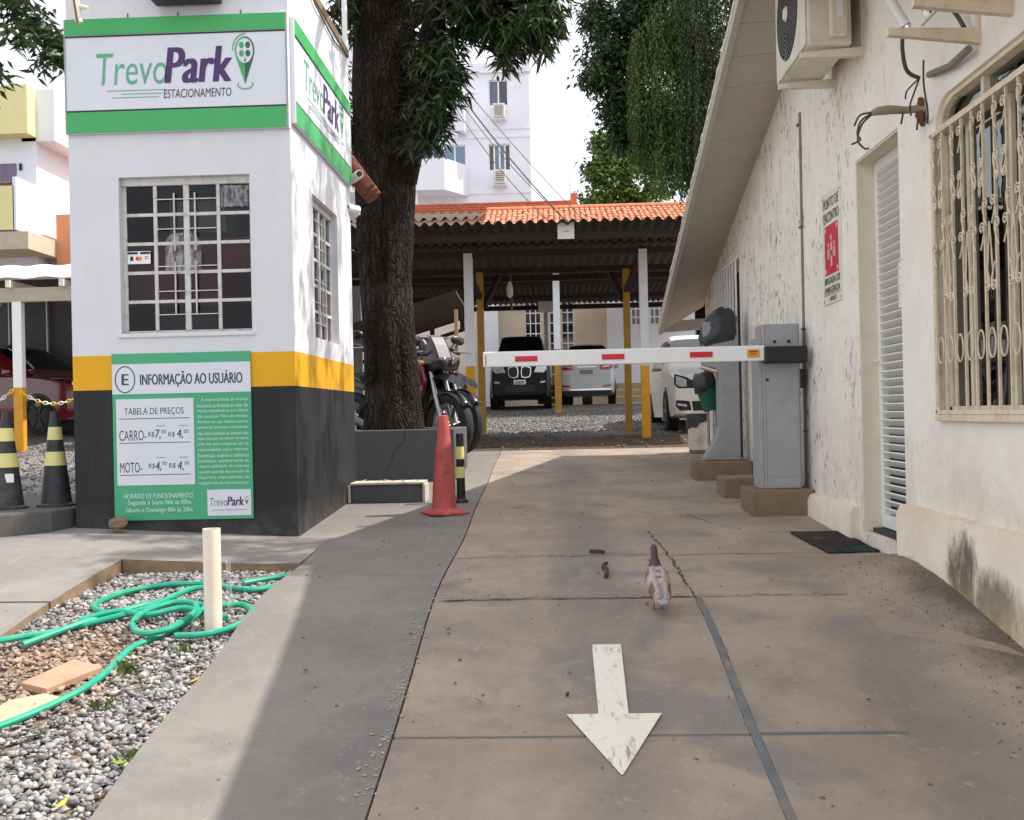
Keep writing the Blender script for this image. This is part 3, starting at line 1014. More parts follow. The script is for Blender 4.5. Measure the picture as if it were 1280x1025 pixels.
def steel_window(u0, u1, z0, z1, P, parent, cols, name='window'):
    """frame, glazing bars, panes and burglar bars; P(u, d, z) maps window coordinates (d = inwards) to the world"""
    def bx(b, ua, ub, da, db, za, zb):
        pa, pb = P(ua, da, za), P(ub, db, zb)
        b.box(min(pa[0], pb[0]), max(pa[0], pb[0]), min(pa[1], pb[1]), max(pa[1], pb[1]), min(pa[2], pb[2]), max(pa[2], pb[2]))
    W = u1 - u0
    d0 = .052
    f = MB()
    bx(f, u0, u0 + .026, d0, d0 + .03, z0, z1 - .048)
    bx(f, u1 - .018, u1, d0, d0 + .03, z0, z1 - .048)
    bx(f, u0, u1, d0 - .012, d0 + .03, z1 - .048, z1)
    bx(f, u0 + .026, u1 - .018, d0, d0 + .03, z0, z0 + .02)
    w = f.build(name, M_FRAME, parent, bevel=.003)
    cu = [u0 + W * c for c in cols]
    for k, c in enumerate(cu[1:-1]):
        h = .018 if k == 1 else .011
        m = MB()
        bx(m, c - h, c + h, d0 - .006, d0 + .026, z0 + .02, z1 - .048)
        m.build('mullion', M_FRAME, w, bevel=.002)
    zz = [z0 + .02 + (z1 - z0 - .068) * i / 5 for i in range(6)]
    for k in range(len(cu) - 1):
        a = cu[k] + (.026 if k == 0 else (.018 if k == 2 else .011))
        b_ = cu[k + 1] - (.018 if k == len(cu) - 2 else (.018 if k == 1 else .011))
        for i in range(5):
            g = MB()
            dd = d0 + .012 + random.uniform(-.002, .002)
            pa = MB()
            bx(pa, a, b_, dd, dd + .003, zz[i], zz[i + 1])
            pa.build('pane', M_GLASS2 if k in (1, 2) else random.choice([M_GLASS2, M_GLASS3]), w)
            if i:
                bx(g, a, b_, d0 - .002, d0 + .022, zz[i] - .010, zz[i] + .010)
                g.build('glazing_bar', M_FRAME, w)
    # slim burglar bars over the two middle lights
    gb_ = MB()
    for k in (1, 2):
        um = cu[k] + (cu[k + 1] - cu[k]) * (.62 if k == 1 else .28)
        for (za, zb) in ((.12, .46), (.53, .90)):
            bx(gb_, um - .004, um + .004, d0 - .014, d0 - .006, z0 + (z1 - z0) * za, z0 + (z1 - z0) * zb)
        for zc in (.12, .27, .43, .67, .82, .86):
            if zc == .82:
                continue
            bx(gb_, cu[k] + .01, cu[k + 1] - .01, d0 - .016, d0 - .010, z0 + (z1 - z0) * zc - .003, z0 + (z1 - z0) * zc + .003)
    gb_.build('burglar_bar', M_FRAME, w)
    return w


M_GLASS2 = glassy('low reflection glass', (.62, .60, .62), -.02, .05)  # reflection of both panes turned down, as dark surroundings opposite would do
M_GLASS3 = glassy('dim window glass', (.36, .34, .36), -.02, .04)
steel_window(FW[0], FW[1], FW[2], FW[3], lambda u, d, z: (u, BY0 + d, z), booth, (0, .255, .495, .74, 1))
steel_window(SWN[0], SWN[1], SWN[2], SWN[3], lambda u, d, z: (BX1 - d, u, z), booth, (0, .255, .495, .74, 1))
MB().box(FW[0] - .02, FW[1] + .015, BY0 - .012, BY0 + .05, FW[2] - .026, FW[2]).build('sill', M_BW, booth, bevel=.004)
# clear plastic bag hanging inside
pt = NT('crumpled clear plastic')
tr = pt.n('ShaderNodeBsdfTransparent'); gl = pt.n('ShaderNodeBsdfPrincipled')
gl.inputs['Base Color'].default_value = (.75, .75, .78, 1); gl.inputs['Roughness'].default_value = .25
pt.set(gl.inputs['Normal'], pt.bump(pt.noise(40, 4, .7), .8, .02))
mx = pt.n('ShaderNodeMixShader')
pt.set(mx.inputs[0], pt.step(pt.noise(46, 3, .6, stretch=(1, 1, .25)), .4, .7, .05, .42))
pt.t.links.new(tr.outputs[0], mx.inputs[1]); pt.t.links.new(gl.outputs[0], mx.inputs[2]); pt.t.links.new(mx.outputs[0], pt.out.inputs[0])
M_PLAST = pt.mat
def crumple(name, x0, x1, y, z0, z1, lab, cat, nx=10, nz=14, tuck=.0):
    vv, ff = [], []
    for j in range(nz + 1):
        for i in range(nx + 1):
            s, q = i / nx, j / nz
            x = x0 + (x1 - x0) * s
            z = z0 + (z1 - z0) * q
            x = (x0 + x1) / 2 + (x - (x0 + x1) / 2) * (1 - tuck * max(0, q - .75) * 4 * .35)
            vv.append((x, y + .015 * mnoise.noise(Vector((x * 30, z * 22, 3))), z))
    for j in range(nz):
        for i in range(nx):
            a = j * (nx + 1) + i
            ff.append((a, a + 1, a + nx + 2, a + nx + 1))
    b = MB().add(vv, ff)
    o = b.build(name, M_PLAST, None, smooth='all')
    sd = o.modifiers.new('thickness', 'SOLIDIFY'); sd.thickness = .002
    return tag(o, lab, cat)
crumple('plastic_bag', -2.425, -2.195, BY0 + .034, 2.62, 2.86, 'clear crumpled plastic bag hung inside the booth window', 'plastic bag', tuck=1)
crumple('plastic_film', FW[1] - .20, FW[1] - .022, BY0 + .050, 3.02, 3.155, 'wrinkled clear film over the top right pane of the booth window', 'plastic film')
# payment sticker
st = MB().box(-2.672, -2.525, BY0 + .044, BY0 + .049, 2.672, 2.752).build('payment_sticker', M('sticker white', srgb(232, 236, 236), .4, bump=0))
tag(st, 'white card payment sticker with a dark blue band on a booth window pane', 'sticker')
M_NAVY = M('navy print', srgb(34, 40, 72), .5, bump=0)
MB().box(-2.671, -2.606, BY0 + .0425, BY0 + .044, 2.733, 2.748).box(-2.590, -2.526, BY0 + .0425, BY0 + .044, 2.733, 2.748).build('blue_band', M_NAVY, st)
MB().box(-2.655, -2.634, BY0 + .0425, BY0 + .044, 2.692, 2.720).build('card_mark', M_NAVY, st)
MB().lathe([(.013, 0), (.013, .0015)], 20, (-2.607, BY0 + .0425, 2.706), 'y').build('red_disc', M_RED, st)
MB().lathe([(.013, 0), (.013, .0012)], 20, (-2.592, BY0 + .0418, 2.706), 'y').build('orange_disc', M_ORANGE, st)
M_INKG = M('grey print', srgb(120, 124, 136), .6, bump=0)
MB().box(-2.563, -2.536, BY0 + .0425, BY0 + .044, 2.714, 2.719).box(-2.561, -2.540, BY0 + .0425, BY0 + .044, 2.702, 2.707).build('small_print', M_INKG, st)

# ------------------------------------------------------------------ signs on the booth
M_SIGNW = M('sign panel white', srgb(214, 217, 226), .45, var=.02, bump=.02, dirt=srgb(196, 198, 206), damt=.3)
M_SGREEN = M('sign green', srgb(62, 166, 92), .45, var=.04, bump=.02)
M_IGREEN = M('board green', srgb(66, 164, 120), .45, var=.03, bump=.02)
M_PURPLE = M('print purple', srgb(70, 38, 98), .5, bump=0, var=.02)
M_TEAL = M('print soft green', srgb(92, 168, 134), .5, bump=0, var=.02)
M_DGREEN = M('print dark green', srgb(40, 92, 74), .5, bump=0, var=.02)
M_INK = M('print dark grey', srgb(62, 60, 70), .5, bump=0, var=.02)
M_INKP = M('print pale green', srgb(190, 226, 208), .5, bump=0, var=.02)


def fascia(name, label, O, U, W, H, side):
    """fascia sign in local (u, v) on the wall: U unit vector along the wall, N outwards"""
    U = Vector(U); V = Vector((0, 0, 1)); N = V.cross(U) * -1 if side else Vector((0, -1, 0))
    if side:
        N = Vector((1, 0, 0))
    O = Vector(O)
    def P(u, v, d):
        return O + U * u + V * v + N * d
    def plate(b, u0, u1, v0, v1, d0, d1):
        pts = [P(u0, v0, d0), P(u1, v1, d1)]
        mn = [min(p[i] for p in pts) for i in range(3)]; mx_ = [max(p[i] for p in pts) for i in range(3)]
        b.box(mn[0], mx_[0], mn[1], mx_[1], mn[2], mx_[2])
    b = MB(); plate(b, 0, W, 0, H, .002, .026)
    root = b.build(name, M_SIGNW, None)
    tag(root, label, 'sign', 'fascia signs round the booth')
    for (v0, v1) in ((0, .135), (H - .105, H)):
        b = MB(); plate(b, .004, W - .004, v0 + .003, v1, .026, .030)
        b.build('green_band', M_SGREEN, root)
    for v in (.135, H - .117):
        b = MB(); plate(b, .004, W - .004, v + .001, v + .011, .026, .0292)
        b.build('dark_line', M_BLACK, root)
    for (e0, e1) in ((W - .012, W), (0, .008)):
        b = MB(); plate(b, e0, e1, 0, H, .026, .031)
        b.build('edge_trim', M_STEEL if not side else M_WHITE, root)
    k = W / 1.418
    L = lambda txt, u, v, w, h, mt, **kw: lettering(txt, P(u, v, .0285), U, V, w, h, mt, root, **kw)
    L('Trevo', .205 * k, .30, .45 * k, .20, M_TEAL, shear=.12, bold=-.004)
    L('Park', .645 * k, .30, .415 * k, .225, M_PURPLE, shear=.16, bold=.03)
    L('ESTACIONAMENTO', .630 * k, .208, .43 * k, .055, M_INK, shear=.1)
    for i, (a, c) in enumerate(((.27, .64), (.36, .62), (.30, .60))):
        b = MB(); plate(b, a * k, c * k, .262 - .022 * i, .266 - .022 * i, .026, .0285)
        b.build('speed_line', M_TEAL, root)
    # map pin with a four-leaf clover
    cx, cz = 1.148 * k, .492
    def flat(pts, mt, nm, d=.0285):
        b = MB()
        f_ = [P(u, v, .026) for u, v in pts]; g_ = [P(u, v, d) for u, v in pts]
        n = len(pts)
        b.add(f_ + g_, [tuple(range(n))[::-1], tuple(range(n, 2 * n))] + [(i, (i + 1) % n, n + (i + 1) % n, n + i) for i in range(n)])
        return b.build(nm, mt, root)
    def arcs(r0x, r0z, w, a0, a1, n, mt, nm, c=(cx, cz), d=.0285):
        ang = [R(a0 + (a1 - a0) * i / n) for i in range(n + 1)]
        for a, e in ((a0, a1),):
            pts = [(c[0] + r0x * math.cos(t), c[1] + r0z * math.sin(t)) for t in ang] + [(c[0] + (r0x - w) * math.cos(t), c[1] + (r0z - w) * math.sin(t)) for t in reversed(ang)]
        b = MB()
        m_ = len(ang)
        vv = [P(u, v, d) for u, v in pts]
        b.add(vv, [(i, i + 1, 2 * m_ - 2 - i, 2 * m_ - 1 - i) for i in range(m_ - 1)])
        o = b.build(nm, mt, root)
        return o
    rx, rz = .062 * k, .088
    arcs(rx, rz, .009, 90, 270, 18, M_SGREEN, 'pin_ring')
    arcs(rx, rz, .009, -90, 90, 18, M_DGREEN, 'pin_ring')
    arcs(rx + .018 * k, rz + .020, .008, 85, 180, 14, M_TEAL, 'pin_halo')
    flat([(cx - rx * .88, cz - .045), (cx - rx * .5, cz - .078), (cx, cz - .088), (cx, cz - .21)], M_SGREEN, 'pin_tip')
    flat([(cx, cz - .088), (cx + rx * .5, cz - .078), (cx + rx * .88, cz - .045), (cx, cz - .21)], M_DGREEN, 'pin_tip')
    for su in (-1, 1):
        for sv in (-1, 1):
            flat([(cx + su * .020 * k + .015 * k * math.cos(t), cz + .008 + sv * .026 + .021 * math.sin(t)) for t in [2 * math.pi * i / 12 for i in range(12)]], M_SGREEN if su < 0 else M_DGREEN, 'clover_leaf')
    flat([(cx - .005 * k, cz - .068), (cx + .007 * k, cz - .068), (cx + .002 * k, cz - .042)], M_DGREEN, 'clover_stem')
    arcs(.052 * k, .030, .008, 150, 390, 20, M_TEAL, 'pin_base_ring', (cx, cz - .215))
    return root


fascia('fascia_sign', 'green and white parking sign across the front of the booth above its window', (-3.022, BY0, 3.49), (1, 0, 0), 1.418, .722, False)
fascia('fascia_sign', 'narrow looking green and white parking sign on the side of the booth facing the driveway', (BX1, BY0 + .04, 3.535), (0, 1, 0), 1.93, .672, True)

# board with the prices
IX0, IX1, IZ0, IZ1, IY = -2.765, -1.884, 1.050, 2.100, BY0
board = MB().box(IX0, IX1, IY - .012, IY - .001, IZ0, IZ1).build('information_board', M_IGREEN)
tag(board, 'green and white user information board with the price table on the booth wall', 'sign')
iw, ih = IX1 - IX0, IZ1 - IZ0
ip = lambda s, t: (IX0 + s * iw, IZ0 + t * ih)
def iplate(s0, s1, t0, t1, mt, nm, d=.0025):
    a, b = ip(s0, t0), ip(s1, t1)
    return MB().box(a[0], b[0], IY - .012 - d, IY - .012, a[1], b[1]).build(nm, mt, board)
iplate(0.0, 1.0, .757, .937, M_SIGNW, 'white_panel')
iplate(.025, .585, .21, .727, M_SIGNW, 'white_panel')
iplate(.672, .985, .02, .175, M_SIGNW, 'white_panel')
IU, IV = (1, 0, 0), (0, 0, 1)
def il(txt, s, t, w, h, mt, nm='lettering', **kw):
    a = ip(s, t)
    return lettering(txt, (a[0], IY - .0152, a[1]), IU, IV, w * iw, h * ih, mt, board, nm, **kw)
a = ip(.095, .845)
MB().ring((a[0], IY - .0148, a[1]), .062, .007, 32, ry=.082, th=.001).build('letter_ring', M_DGREEN, board)
il('E', .072, .812, .046, .066, M_INK, bold=.03)
il('INFORMAÇÃO AO USUÁRIO', .205, .795, .735, .096, M_INK, bold=.012)
il('TABELA DE PREÇOS', .085, .625, .43, .048, M_INK)
for t in (.607, .462, .270):
    iplate(.045, .555, t, t + .004, M_INK, 'rule_line', .0035)
il('CARRO-', .045, .478, .195, .062, M_INK)
il('R$', .253, .496, .045, .034, M_INK, shear=.1)
il('7,', .305, .484, .038, .058, M_INK, shear=.15, bold=.01)
il('00', .350, .518, .034, .022, M_INK, shear=.1)
il('R$', .398, .494, .048, .034, M_INK, shear=.1)
il('4,', .462, .484, .042, .058, M_INK, shear=.15, bold=.01)
il('00', .512, .518, .034, .022, M_INK, shear=.1)
il('MOTO-', .045, .286, .160, .062, M_INK)
il('R$', .253, .306, .045, .034, M_INK, shear=.1)
il('4,', .302, .292, .042, .058, M_INK, shear=.15, bold=.01)
il('00', .352, .328, .034, .022, M_INK, shear=.1)
il('R$', .400, .306, .048, .034, M_INK, shear=.1)
il('4,', .462, .292, .042, .058, M_INK, shear=.15, bold=.01)
il('00', .512, .328, .034, .022, M_INK, shear=.1)
for s in (.313, .478):
    for t in (.562, .372):
        iplate(s, s + .062, t, t + .003, M_INK, 'small_rule', .0035)
para = ['A responsabilidade da empresa', 'encontra-se limitada ao valor do', 'veículo, entendendo-se aí os objetos', 'não pessoais. Fora do veículo.', 'Adverte-se que objetos,outros,', 'pertences pessoais e acessórios',
        'não mencionados ao veículo não', 'sejam deixados no interior do carro,', 'uma vez que a empresa não se', 'responsabiliza pelos mesmos.', 'Eventuais avarias e defeitos', 'mecânicos, somente serão de',
        'responsabilidade da empresa', 'quando quando decorrente de', 'imperícia, imprudência, ou', 'negligência dos funcionários.']
for i, ln in enumerate(para):
    il(ln, .612 + (.03 if i == 0 else 0), .700 - i * .0332, .365 - (.03 if i == 0 else 0), .0245, M_INKP, 'small_print', bold=.012)
il('HORÁRIO DE FUNCIONAMENTO', .07, .130, .50, .038, M_INKP, bold=.012)
il('Segunda à Sexta 06h às 00hs', .10, .085, .455, .036, M_INKP, bold=.015)
il('Sábado e Domingo 06h às 22hs', .08, .040, .485, .036, M_INKP, bold=.015)
il('Trevo', .688, .078, .125, .048, M_INKG, shear=.12)
il('Park', .815, .078, .118, .054, M_PURPLE, shear=.16, bold=.025)
iplate(.70, .96, .052, .055, M_INKG, 'small_rule', .0035)
a = ip(.955, .118)
MB().ring((a[0], IY - .0148, a[1]), .009, .003, 16, ry=.013, th=.001).build('pin_ring', M_INKG, board)
MB().prism([(a[0] - .008, a[1] - .012), (a[0] + .008, a[1] - .012), (a[0], a[1] - .038)], 'y', IY - .0152, IY - .0145).build('pin_tip', M_INK, board)

# flood light, camera, sign screws and cables round the booth
fl = thing('flood_light', 'black flood light on the booth front above the fascia sign', 'flood light', (-2.21, BY0, 4.27))
MB().box(-2.43, -2.01, BY0 - .16, BY0 - .02, 4.275, 4.55).build('housing', M_BLACK, fl, bevel=.012)
MB().box(-2.40, -2.04, BY0 - .172, BY0 - .160, 4.30, 4.53).build('lens', M_DARKGL, fl)
MB().box(-2.3, -2.14, BY0 - .02, BY0 + .0, 4.35, 4.5).build('bracket', M_RUST, fl)
for x, wh in ((-2.62, 'left'), (-2.30, 'under the flood light'), (-1.9, 'right')):
    s_ = MB().tube([(x, BY0 - .005, 4.215), (x, BY0 - .005, 4.245)], .004, 6).build('hook', M_RUST)
    tag(s_, {'left': 'small rusty hook on the front fascia sign between hanging rod and flood light', 'right': 'small rusty hook on the front fascia sign near the booth corner'}.get(wh, 'small rusty hook on the front fascia sign just below the flood light'), 'hook', 'hooks over the front sign')
def camera(loc, lab, rz):
    c = thing('security_camera', lab, 'security camera', loc, rz)
    MB().lathe([(.001, -.07), (.034, -.068), (.036, .07), (.028, .075), (.02, .06)], 14, (0, -.06, 0), 'y').build('body', M_WHITE, c, True, local=True)
    MB().lathe([(.024, -.02), (.024, 0)], 14, (0, -.125, 0), 'y').build('lens', M_BLACK, c, True, local=True)
    MB().tube([(0, 0, 0), (0, .03, -.03), (-.06, .06, -.04)], .011, 8).build('mount', M_WHITE, c, local=True)
camera((BX1 + .05, 8.86, 3.62), 'white bullet security camera at the rear corner of the booth by the tree', .4)
camera((BX1 + .05, 8.88, 3.36), 'second small white camera just below the bullet camera on the booth', -.5)
camera((BX0 - .07, 8.0, 3.2), 'dark ended camera peeking past the far edge of the booth', .2)
hb = thing('hanging_rod', 'peeling white rod hanging down in front of the booth sign', 'rod', (-2.86, 6.55, 4.08))
MB().tube([(-2.905, 6.55, 4.75), (-2.885, 6.55, 4.45), (-2.845, 6.55, 4.21), (-2.815, 6.55, 4.10)], [.040, .038, .036, .02], 10).build('rod', M_PAINTW, hb, True)
MB().tube([(-2.86, 6.53, 4.6), (-2.84, 6.51, 4.3), (-2.815, 6.52, 4.085)], [.006, .006, .006], 6).build('cable', M_RUST, hb, True)
MB().bar((-2.905, 6.55, 4.74), (-2.905, 6.86, 4.63), .03, .02).build('bracket', M_RUST, hb)
MB().tube([(-2.82, 6.55, 4.2), (-2.76, 6.55, 4.19)], [.018, .012], 8).build('stub', M_PAINTW, hb, True)
ms = thing('mast_pipe', 'slim white pipe standing on the rear of the booth roof', 'pipe', (BX1 - .02, 8.86, BZT))
MB().tube([(BX1 - .02, 8.90, 3.6), (BX1 - .02, 8.90, 6.4)], .022, 10).build('pipe', M_WHITE, ms, True)
MB().tube([(BX1 + .012, 7.0, 4.70), (BX1 + .014, 7.6, 4.56), (BX1 + .012, 8.3, 4.53), (BX1 + .012, 8.85, 4.6)], .006, 6).build('cable', M_WIRE, ms, True)
# the little tiled hood behind the booth
hd_ = thing('tiled_hood', 'little hood of red clay tiles behind the booth beside the trunk', 'tiled roof', (-1.62, 9.05, 3.5))
ht = MB()
for i in range(3):
    piece_ = MB()
    for j in range(2):
        y = 8.98 + .17 * i
        x0, z0 = -1.80 + .15 * j, 3.98 - .2 * j
        piece_.tube([(x0, y, z0), (x0 + .17, y, z0 - .24)], .075, 10)
    piece_.build('clay_tile', M('dull clay tile', srgb(118, 66, 46), .9, var=.25, bump=.3, dirt=srgb(72, 50, 40), damt=.8), hd_, True)
MB().box(-2.5, -1.83, 8.9, 9.5, 3.9, 3.95).build('board', M_TIMBER, hd_)
tag(MB().ball((-2.70, 6.70, 1.045), (.055, .05, .04), 6).build('stone', M_BLOCK), 'grey lump of broken concrete at the foot of the booth board', 'stone')
for v in COL.objects['stone'].data.vertices:
    v.co += Vector(v.co - Vector((-2.70, 6.70, 1.045))) * .35 * mnoise.noise(v.co * 30)
# ------------------------------------------------------------------ gravel bed, hose, pipe
def stones(name, n, region, size, mat, zf, dens=None, bury=.25):
    """many angular stones as one mesh: squashed, jittered octahedra with a cut top"""
    base = np.array([(1, 0, 0), (.5, .87, .1), (-.5, .87, 0), (-1, 0, .1), (-.5, -.87, 0), (.5, -.87, .1), (.45, .2, .75), (-.35, .4, .8), (-.1, -.5, .7), (0, 0, -.7)], float)
    tris = np.array([(0, 1, 6), (1, 2, 7), (1, 7, 6), (2, 3, 7), (3, 4, 8), (3, 8, 7), (4, 5, 8), (5, 0, 6), (5, 6, 8), (6, 7, 8), (1, 0, 9), (2, 1, 9), (3, 2, 9), (4, 3, 9), (5, 4, 9), (0, 5, 9)])
    P = []
    while len(P) < n:
        x = rng.uniform(region[0], region[1]); y = region[2] + (region[3] - region[2]) * rng.random() ** 1.35
        if dens is None or rng.random() < dens(x, y):
            P.append((x, y, zf(x, y)))
    P = np.array(P)
    sz = size[0] + (size[1] - size[0]) * rng.random(n) ** 1.6
    jit = base[None] * rng.uniform(.5, 1.4, (n, 10, 1)) + rng.normal(size=(n, 10, 3)) * .10
    jit *= np.stack([rng.uniform(.75, 1.25, n), rng.uniform(.75, 1.25, n), rng.uniform(.55, 1.0, n)], 1)[:, None]
    a = rng.uniform(0, 2 * math.pi, n); ca, sa = np.cos(a)[:, None], np.sin(a)[:, None]
    tl_ = rng.uniform(-.6, .6, n); ct, st_ = np.cos(tl_)[:, None], np.sin(tl_)[:, None]
    x, y, z = jit[..., 0], jit[..., 1], jit[..., 2]
    y, z = y * ct - z * st_, y * st_ + z * ct
    x, y = x * ca - y * sa, x * sa + y * ca
    V = np.stack([x, y, z], -1) * sz[:, None, None] + P[:, None]
    V[..., 2] += (sz * (.45 - bury))[:, None]
    F = (tris[None] + (np.arange(n) * 10)[:, None, None]).reshape(-1, 3)
    return np_mesh(name, V.reshape(-1, 3), F, mat, nv=3)


def gravel_mat(name, cols, tint):
    t = NT(name)
    r = t.n('ShaderNodeValToRGB')
    t.set(r.inputs[0], t.geo.outputs['Random Per Island'])
    el = r.color_ramp.elements
    el[0].position, el[0].color = 0, (*cols[0], 1)
    el[1].position, el[1].color = 1, (*cols[-1], 1)
    for i, c in enumerate(cols[1:-1]):
        e = el.new((i + 1) / (len(cols) - 1)); e.color = (*c, 1)
    x, y, z = t.xyz()
    # sandy patch in the middle of the bed dusts the stones
    a = t.mul(t.mul(x, 2.02, 'ADD'), 2.6); b = t.mul(t.mul(y, 4.35, 'SUBTRACT'), 1.7)
    d = t.mul(t.mul(t.mul(a, a), t.mul(b, b), 'ADD'), t.mul(t.noise(5, 4, .6), 1.1), 'ADD')
    c = t.mix(t.step(d, 1.75, .55, 0, .6), r.outputs[0], tint)
    return t.bsdf(c, .85, 0, t.bump(t.noise(160, 3), .3, .003), spec=.3)


M_STONE = gravel_mat('grey crushed stone', [srgb(84, 84, 86), srgb(128, 128, 130), srgb(166, 164, 162), srgb(108, 106, 106), srgb(184, 180, 174), srgb(150, 142, 132)], srgb(174, 142, 116))
M_STONED = gravel_mat('dull yard stone', [srgb(84, 82, 82), srgb(112, 110, 110), srgb(138, 136, 134), srgb(98, 95, 94), srgb(156, 153, 150), srgb(120, 112, 104)], srgb(150, 130, 112))
def bed_density(x, y):
    d = ((x + 2.02) * 2.6) ** 2 + ((y - 4.3) * 1.7) ** 2
    return 1.0 - .62 * math.exp(-d * 1.1)
gv = stones('gravel', 20500, (-2.40, -1.345, 1.9, 5.90), (.007, .019), M_STONE, lambda x, y: GB(x, y) + rng.uniform(0, .014), bed_density)
stuff(gv)
gv2 = stones('yard_gravel', 11000, (-2.6, 3.4, 13.5, 23.6), (.009, .022), M_STONED, lambda x, y: G(x, y) - .006, lambda x, y: .04 if y < 16.4 + .6 * math.sin(x * 1.7) else 1.0)
stuff(gv2)
gv3 = stones('yard_gravel', 7000, (-8.5, -3.3, 6.95, 15.5), (.010, .024), M_STONED, lambda x, y: G(x, y) - .006)
stuff(gv3)
lg = stones('grit', 280, (-1.3, 1.68, 2.6, 13.2), (.003, .008), M_BLOCK, lambda x, y: G(x, y) + .002)
stuff(lg)
lg2 = stones('debris', 700, (1.25, 1.70, 3.2, 5.6), (.001, .0048), M_BLOCK, lambda x, y: G(x, y) + .002, lambda x, y: sstep(x, 1.25, 1.62) * (.35 + .65 * sstep(y, 3.2, 4.2)))
stuff(lg2)

M_HOSE = M('green garden hose', srgb(30, 158, 128), .38, var=.08, scale=9, bump=.03, dirt=srgb(150, 168, 140), dscale=12, damt=.3)
def catmull(pts, n=10, closed=False):
    P = [Vector(p) for p in pts]
    out = []
    for i in range(len(P) - 1):
        p0, p1, p2, p3 = P[max(i - 1, 0)], P[i], P[i + 1], P[min(i + 2, len(P) - 1)]
        for k in range(n):
            t = k / n
            out.append(.5 * ((2 * p1) + (p2 - p0) * t + (2 * p0 - 5 * p1 + 4 * p2 - p3) * t * t + (3 * p1 - p0 - 3 * p2 + p3) * t ** 3))
    out.append(P[-1])
    return out
hz = lambda x, y, k=0: (x, y, max(GB(x, y) + .028, GB(x, y) + .024) + k)
hose_pts = [(-2.30, 3.30), (-2.10, 3.62), (-1.93, 3.83), (-1.82, 4.03), (-1.775, 4.20), (-1.775, 4.38), (-1.765, 4.52), (-1.70, 4.64), (-1.63, 4.80), (-1.60, 4.98), (-1.63, 5.17), (-1.73, 5.20), (-1.80, 5.06), (-1.86, 4.93), (-2.02, 4.83), (-2.18, 4.72), (-2.30, 4.55), (-2.40, 4.36), (-2.62, 4.05)]
kk = [0, 0, 0, 0, 0, 0, 0, .0, .012, .03, .045, .05, .04, .03, .012, .0, 0.03, .06, .07]
hose = thing('garden_hose', 'green garden hose lying in loose loops on the gravel round the pipe stub', 'hose', (-1.7, 4.8, .78))
hb_ = MB()
hb_.tube(catmull([hz(x, y, k) for (x, y), k in zip(hose_pts, kk)], 8), .0140, 9)
lp = [(-2.24, 4.52), (-2.10, 4.78), (-1.98, 4.95), (-1.86, 5.08), (-1.70, 5.06), (-1.58, 4.98), (-1.44, 5.0), (-1.36, 4.86), (-1.40, 4.70), (-1.50, 4.61), (-1.62, 4.60)]
hb_.tube(catmull([hz(x, y, .014 if i not in (5, 6) else .02) for i, (x, y) in enumerate(lp)], 8), .0140, 9)
lp2 = [(-1.62, 4.86), (-1.66, 4.98), (-1.77, 5.0), (-1.85, 4.86), (-1.84, 4.70), (-1.76, 4.58), (-1.66, 4.62), (-1.62, 4.76), (-1.62, 4.90)]
hb_.tube(catmull([hz(x, y, .034) for x, y in lp2], 8), .0140, 9)
lp3 = [(-2.0, 4.90), (-2.16, 5.05), (-2.13, 5.32), (-1.98, 5.48), (-1.78, 5.50), (-1.62, 5.40), (-1.48, 5.34), (-1.40, 5.42), (-1.35, 5.56), (-1.38, 5.66), (-1.48, 5.60), (-1.58, 5.50)]
hb_.tube(catmull([hz(x, y, .006) for x, y in lp3], 8), .0140, 9)
lp4 = [(-2.12, 4.80), (-1.98, 4.88), (-1.84, 4.86), (-1.70, 4.92), (-1.60, 4.90), (-1.54, 4.86), (-1.46, 4.80)]
hb_.tube(catmull([hz(x, y, .02 + .012 * (i % 2)) for i, (x, y) in enumerate(lp4)], 8), .0140, 9)
hb_.build('coil', M_HOSE, hose, True)
pv = thing('pipe_stub', 'short upright cream plastic pipe standing in the gravel bed', 'pipe', (-1.50, 4.76, .74))
zb = GB(-1.5, 4.76)
MB().lathe([(.0385, zb - .05), (.0385, zb + .455), (.034, zb + .455), (.034, zb + .2)], 24, (-1.505, 4.76, 0), caps=False).build('tube', M('aged cream pvc', srgb(236, 222, 202), .4, var=.05, bump=.04, dirt=srgb(198, 170, 136), dscale=7, damt=.4), pv, True)
MB().lathe([(.0335, zb + .38), (.001, zb + .381)], 20, (-1.505, 4.76, 0), caps=False).build('dark_bore', M_DARKIN, pv, True)
tag(MB().tube([(-1.452, 4.80, zb + .31), (-1.445, 4.80, zb + .29), (-1.443, 4.80, zb + .12), (-1.446, 4.81, zb - .0)], .011, 8).build('clear_tube', M_PLAST, None, True), 'clear plastic tube leaning against the cream pipe stub', 'tube')
M_CLAYP = M('pinkish clay slab', srgb(176, 142, 118), .9, var=.12, bump=.3, dirt=srgb(150, 112, 88), damt=.5)
def flat_slab(pts, th, lab, nm, cat, mt=M_CLAYP):
    b = MB()
    zf = [GB(x, y) + .012 for x, y in pts]
    n = len(pts)
    b.add([(x, y, z) for (x, y), z in zip(pts, zf)] + [(x, y, z + th) for (x, y), z in zip(pts, zf)], [tuple(range(n))[::-1], tuple(range(n, 2 * n))] + [(i, (i + 1) % n, n + (i + 1) % n, n + i) for i in range(n)])
    return tag(b.build(nm, mt, None, bevel=.004), lab, cat)
flat_slab([(-2.06, 4.13), (-1.93, 4.07), (-1.80, 4.28), (-1.95, 4.36)], .028, 'pinkish broken clay slab lying in the sandy part of the gravel bed', 'clay_slab', 'slab')
flat_slab([(-2.08, 3.86), (-1.99, 3.80), (-1.86, 3.92), (-1.84, 4.02), (-1.93, 4.06), (-2.04, 4.0)], .016, 'pale flat stone beside the hose below the broken clay slab', 'flat_stone', 'stone', M_BLOCK and M('pale sandstone', srgb(190, 164, 136), .9, var=.1, bump=.3))
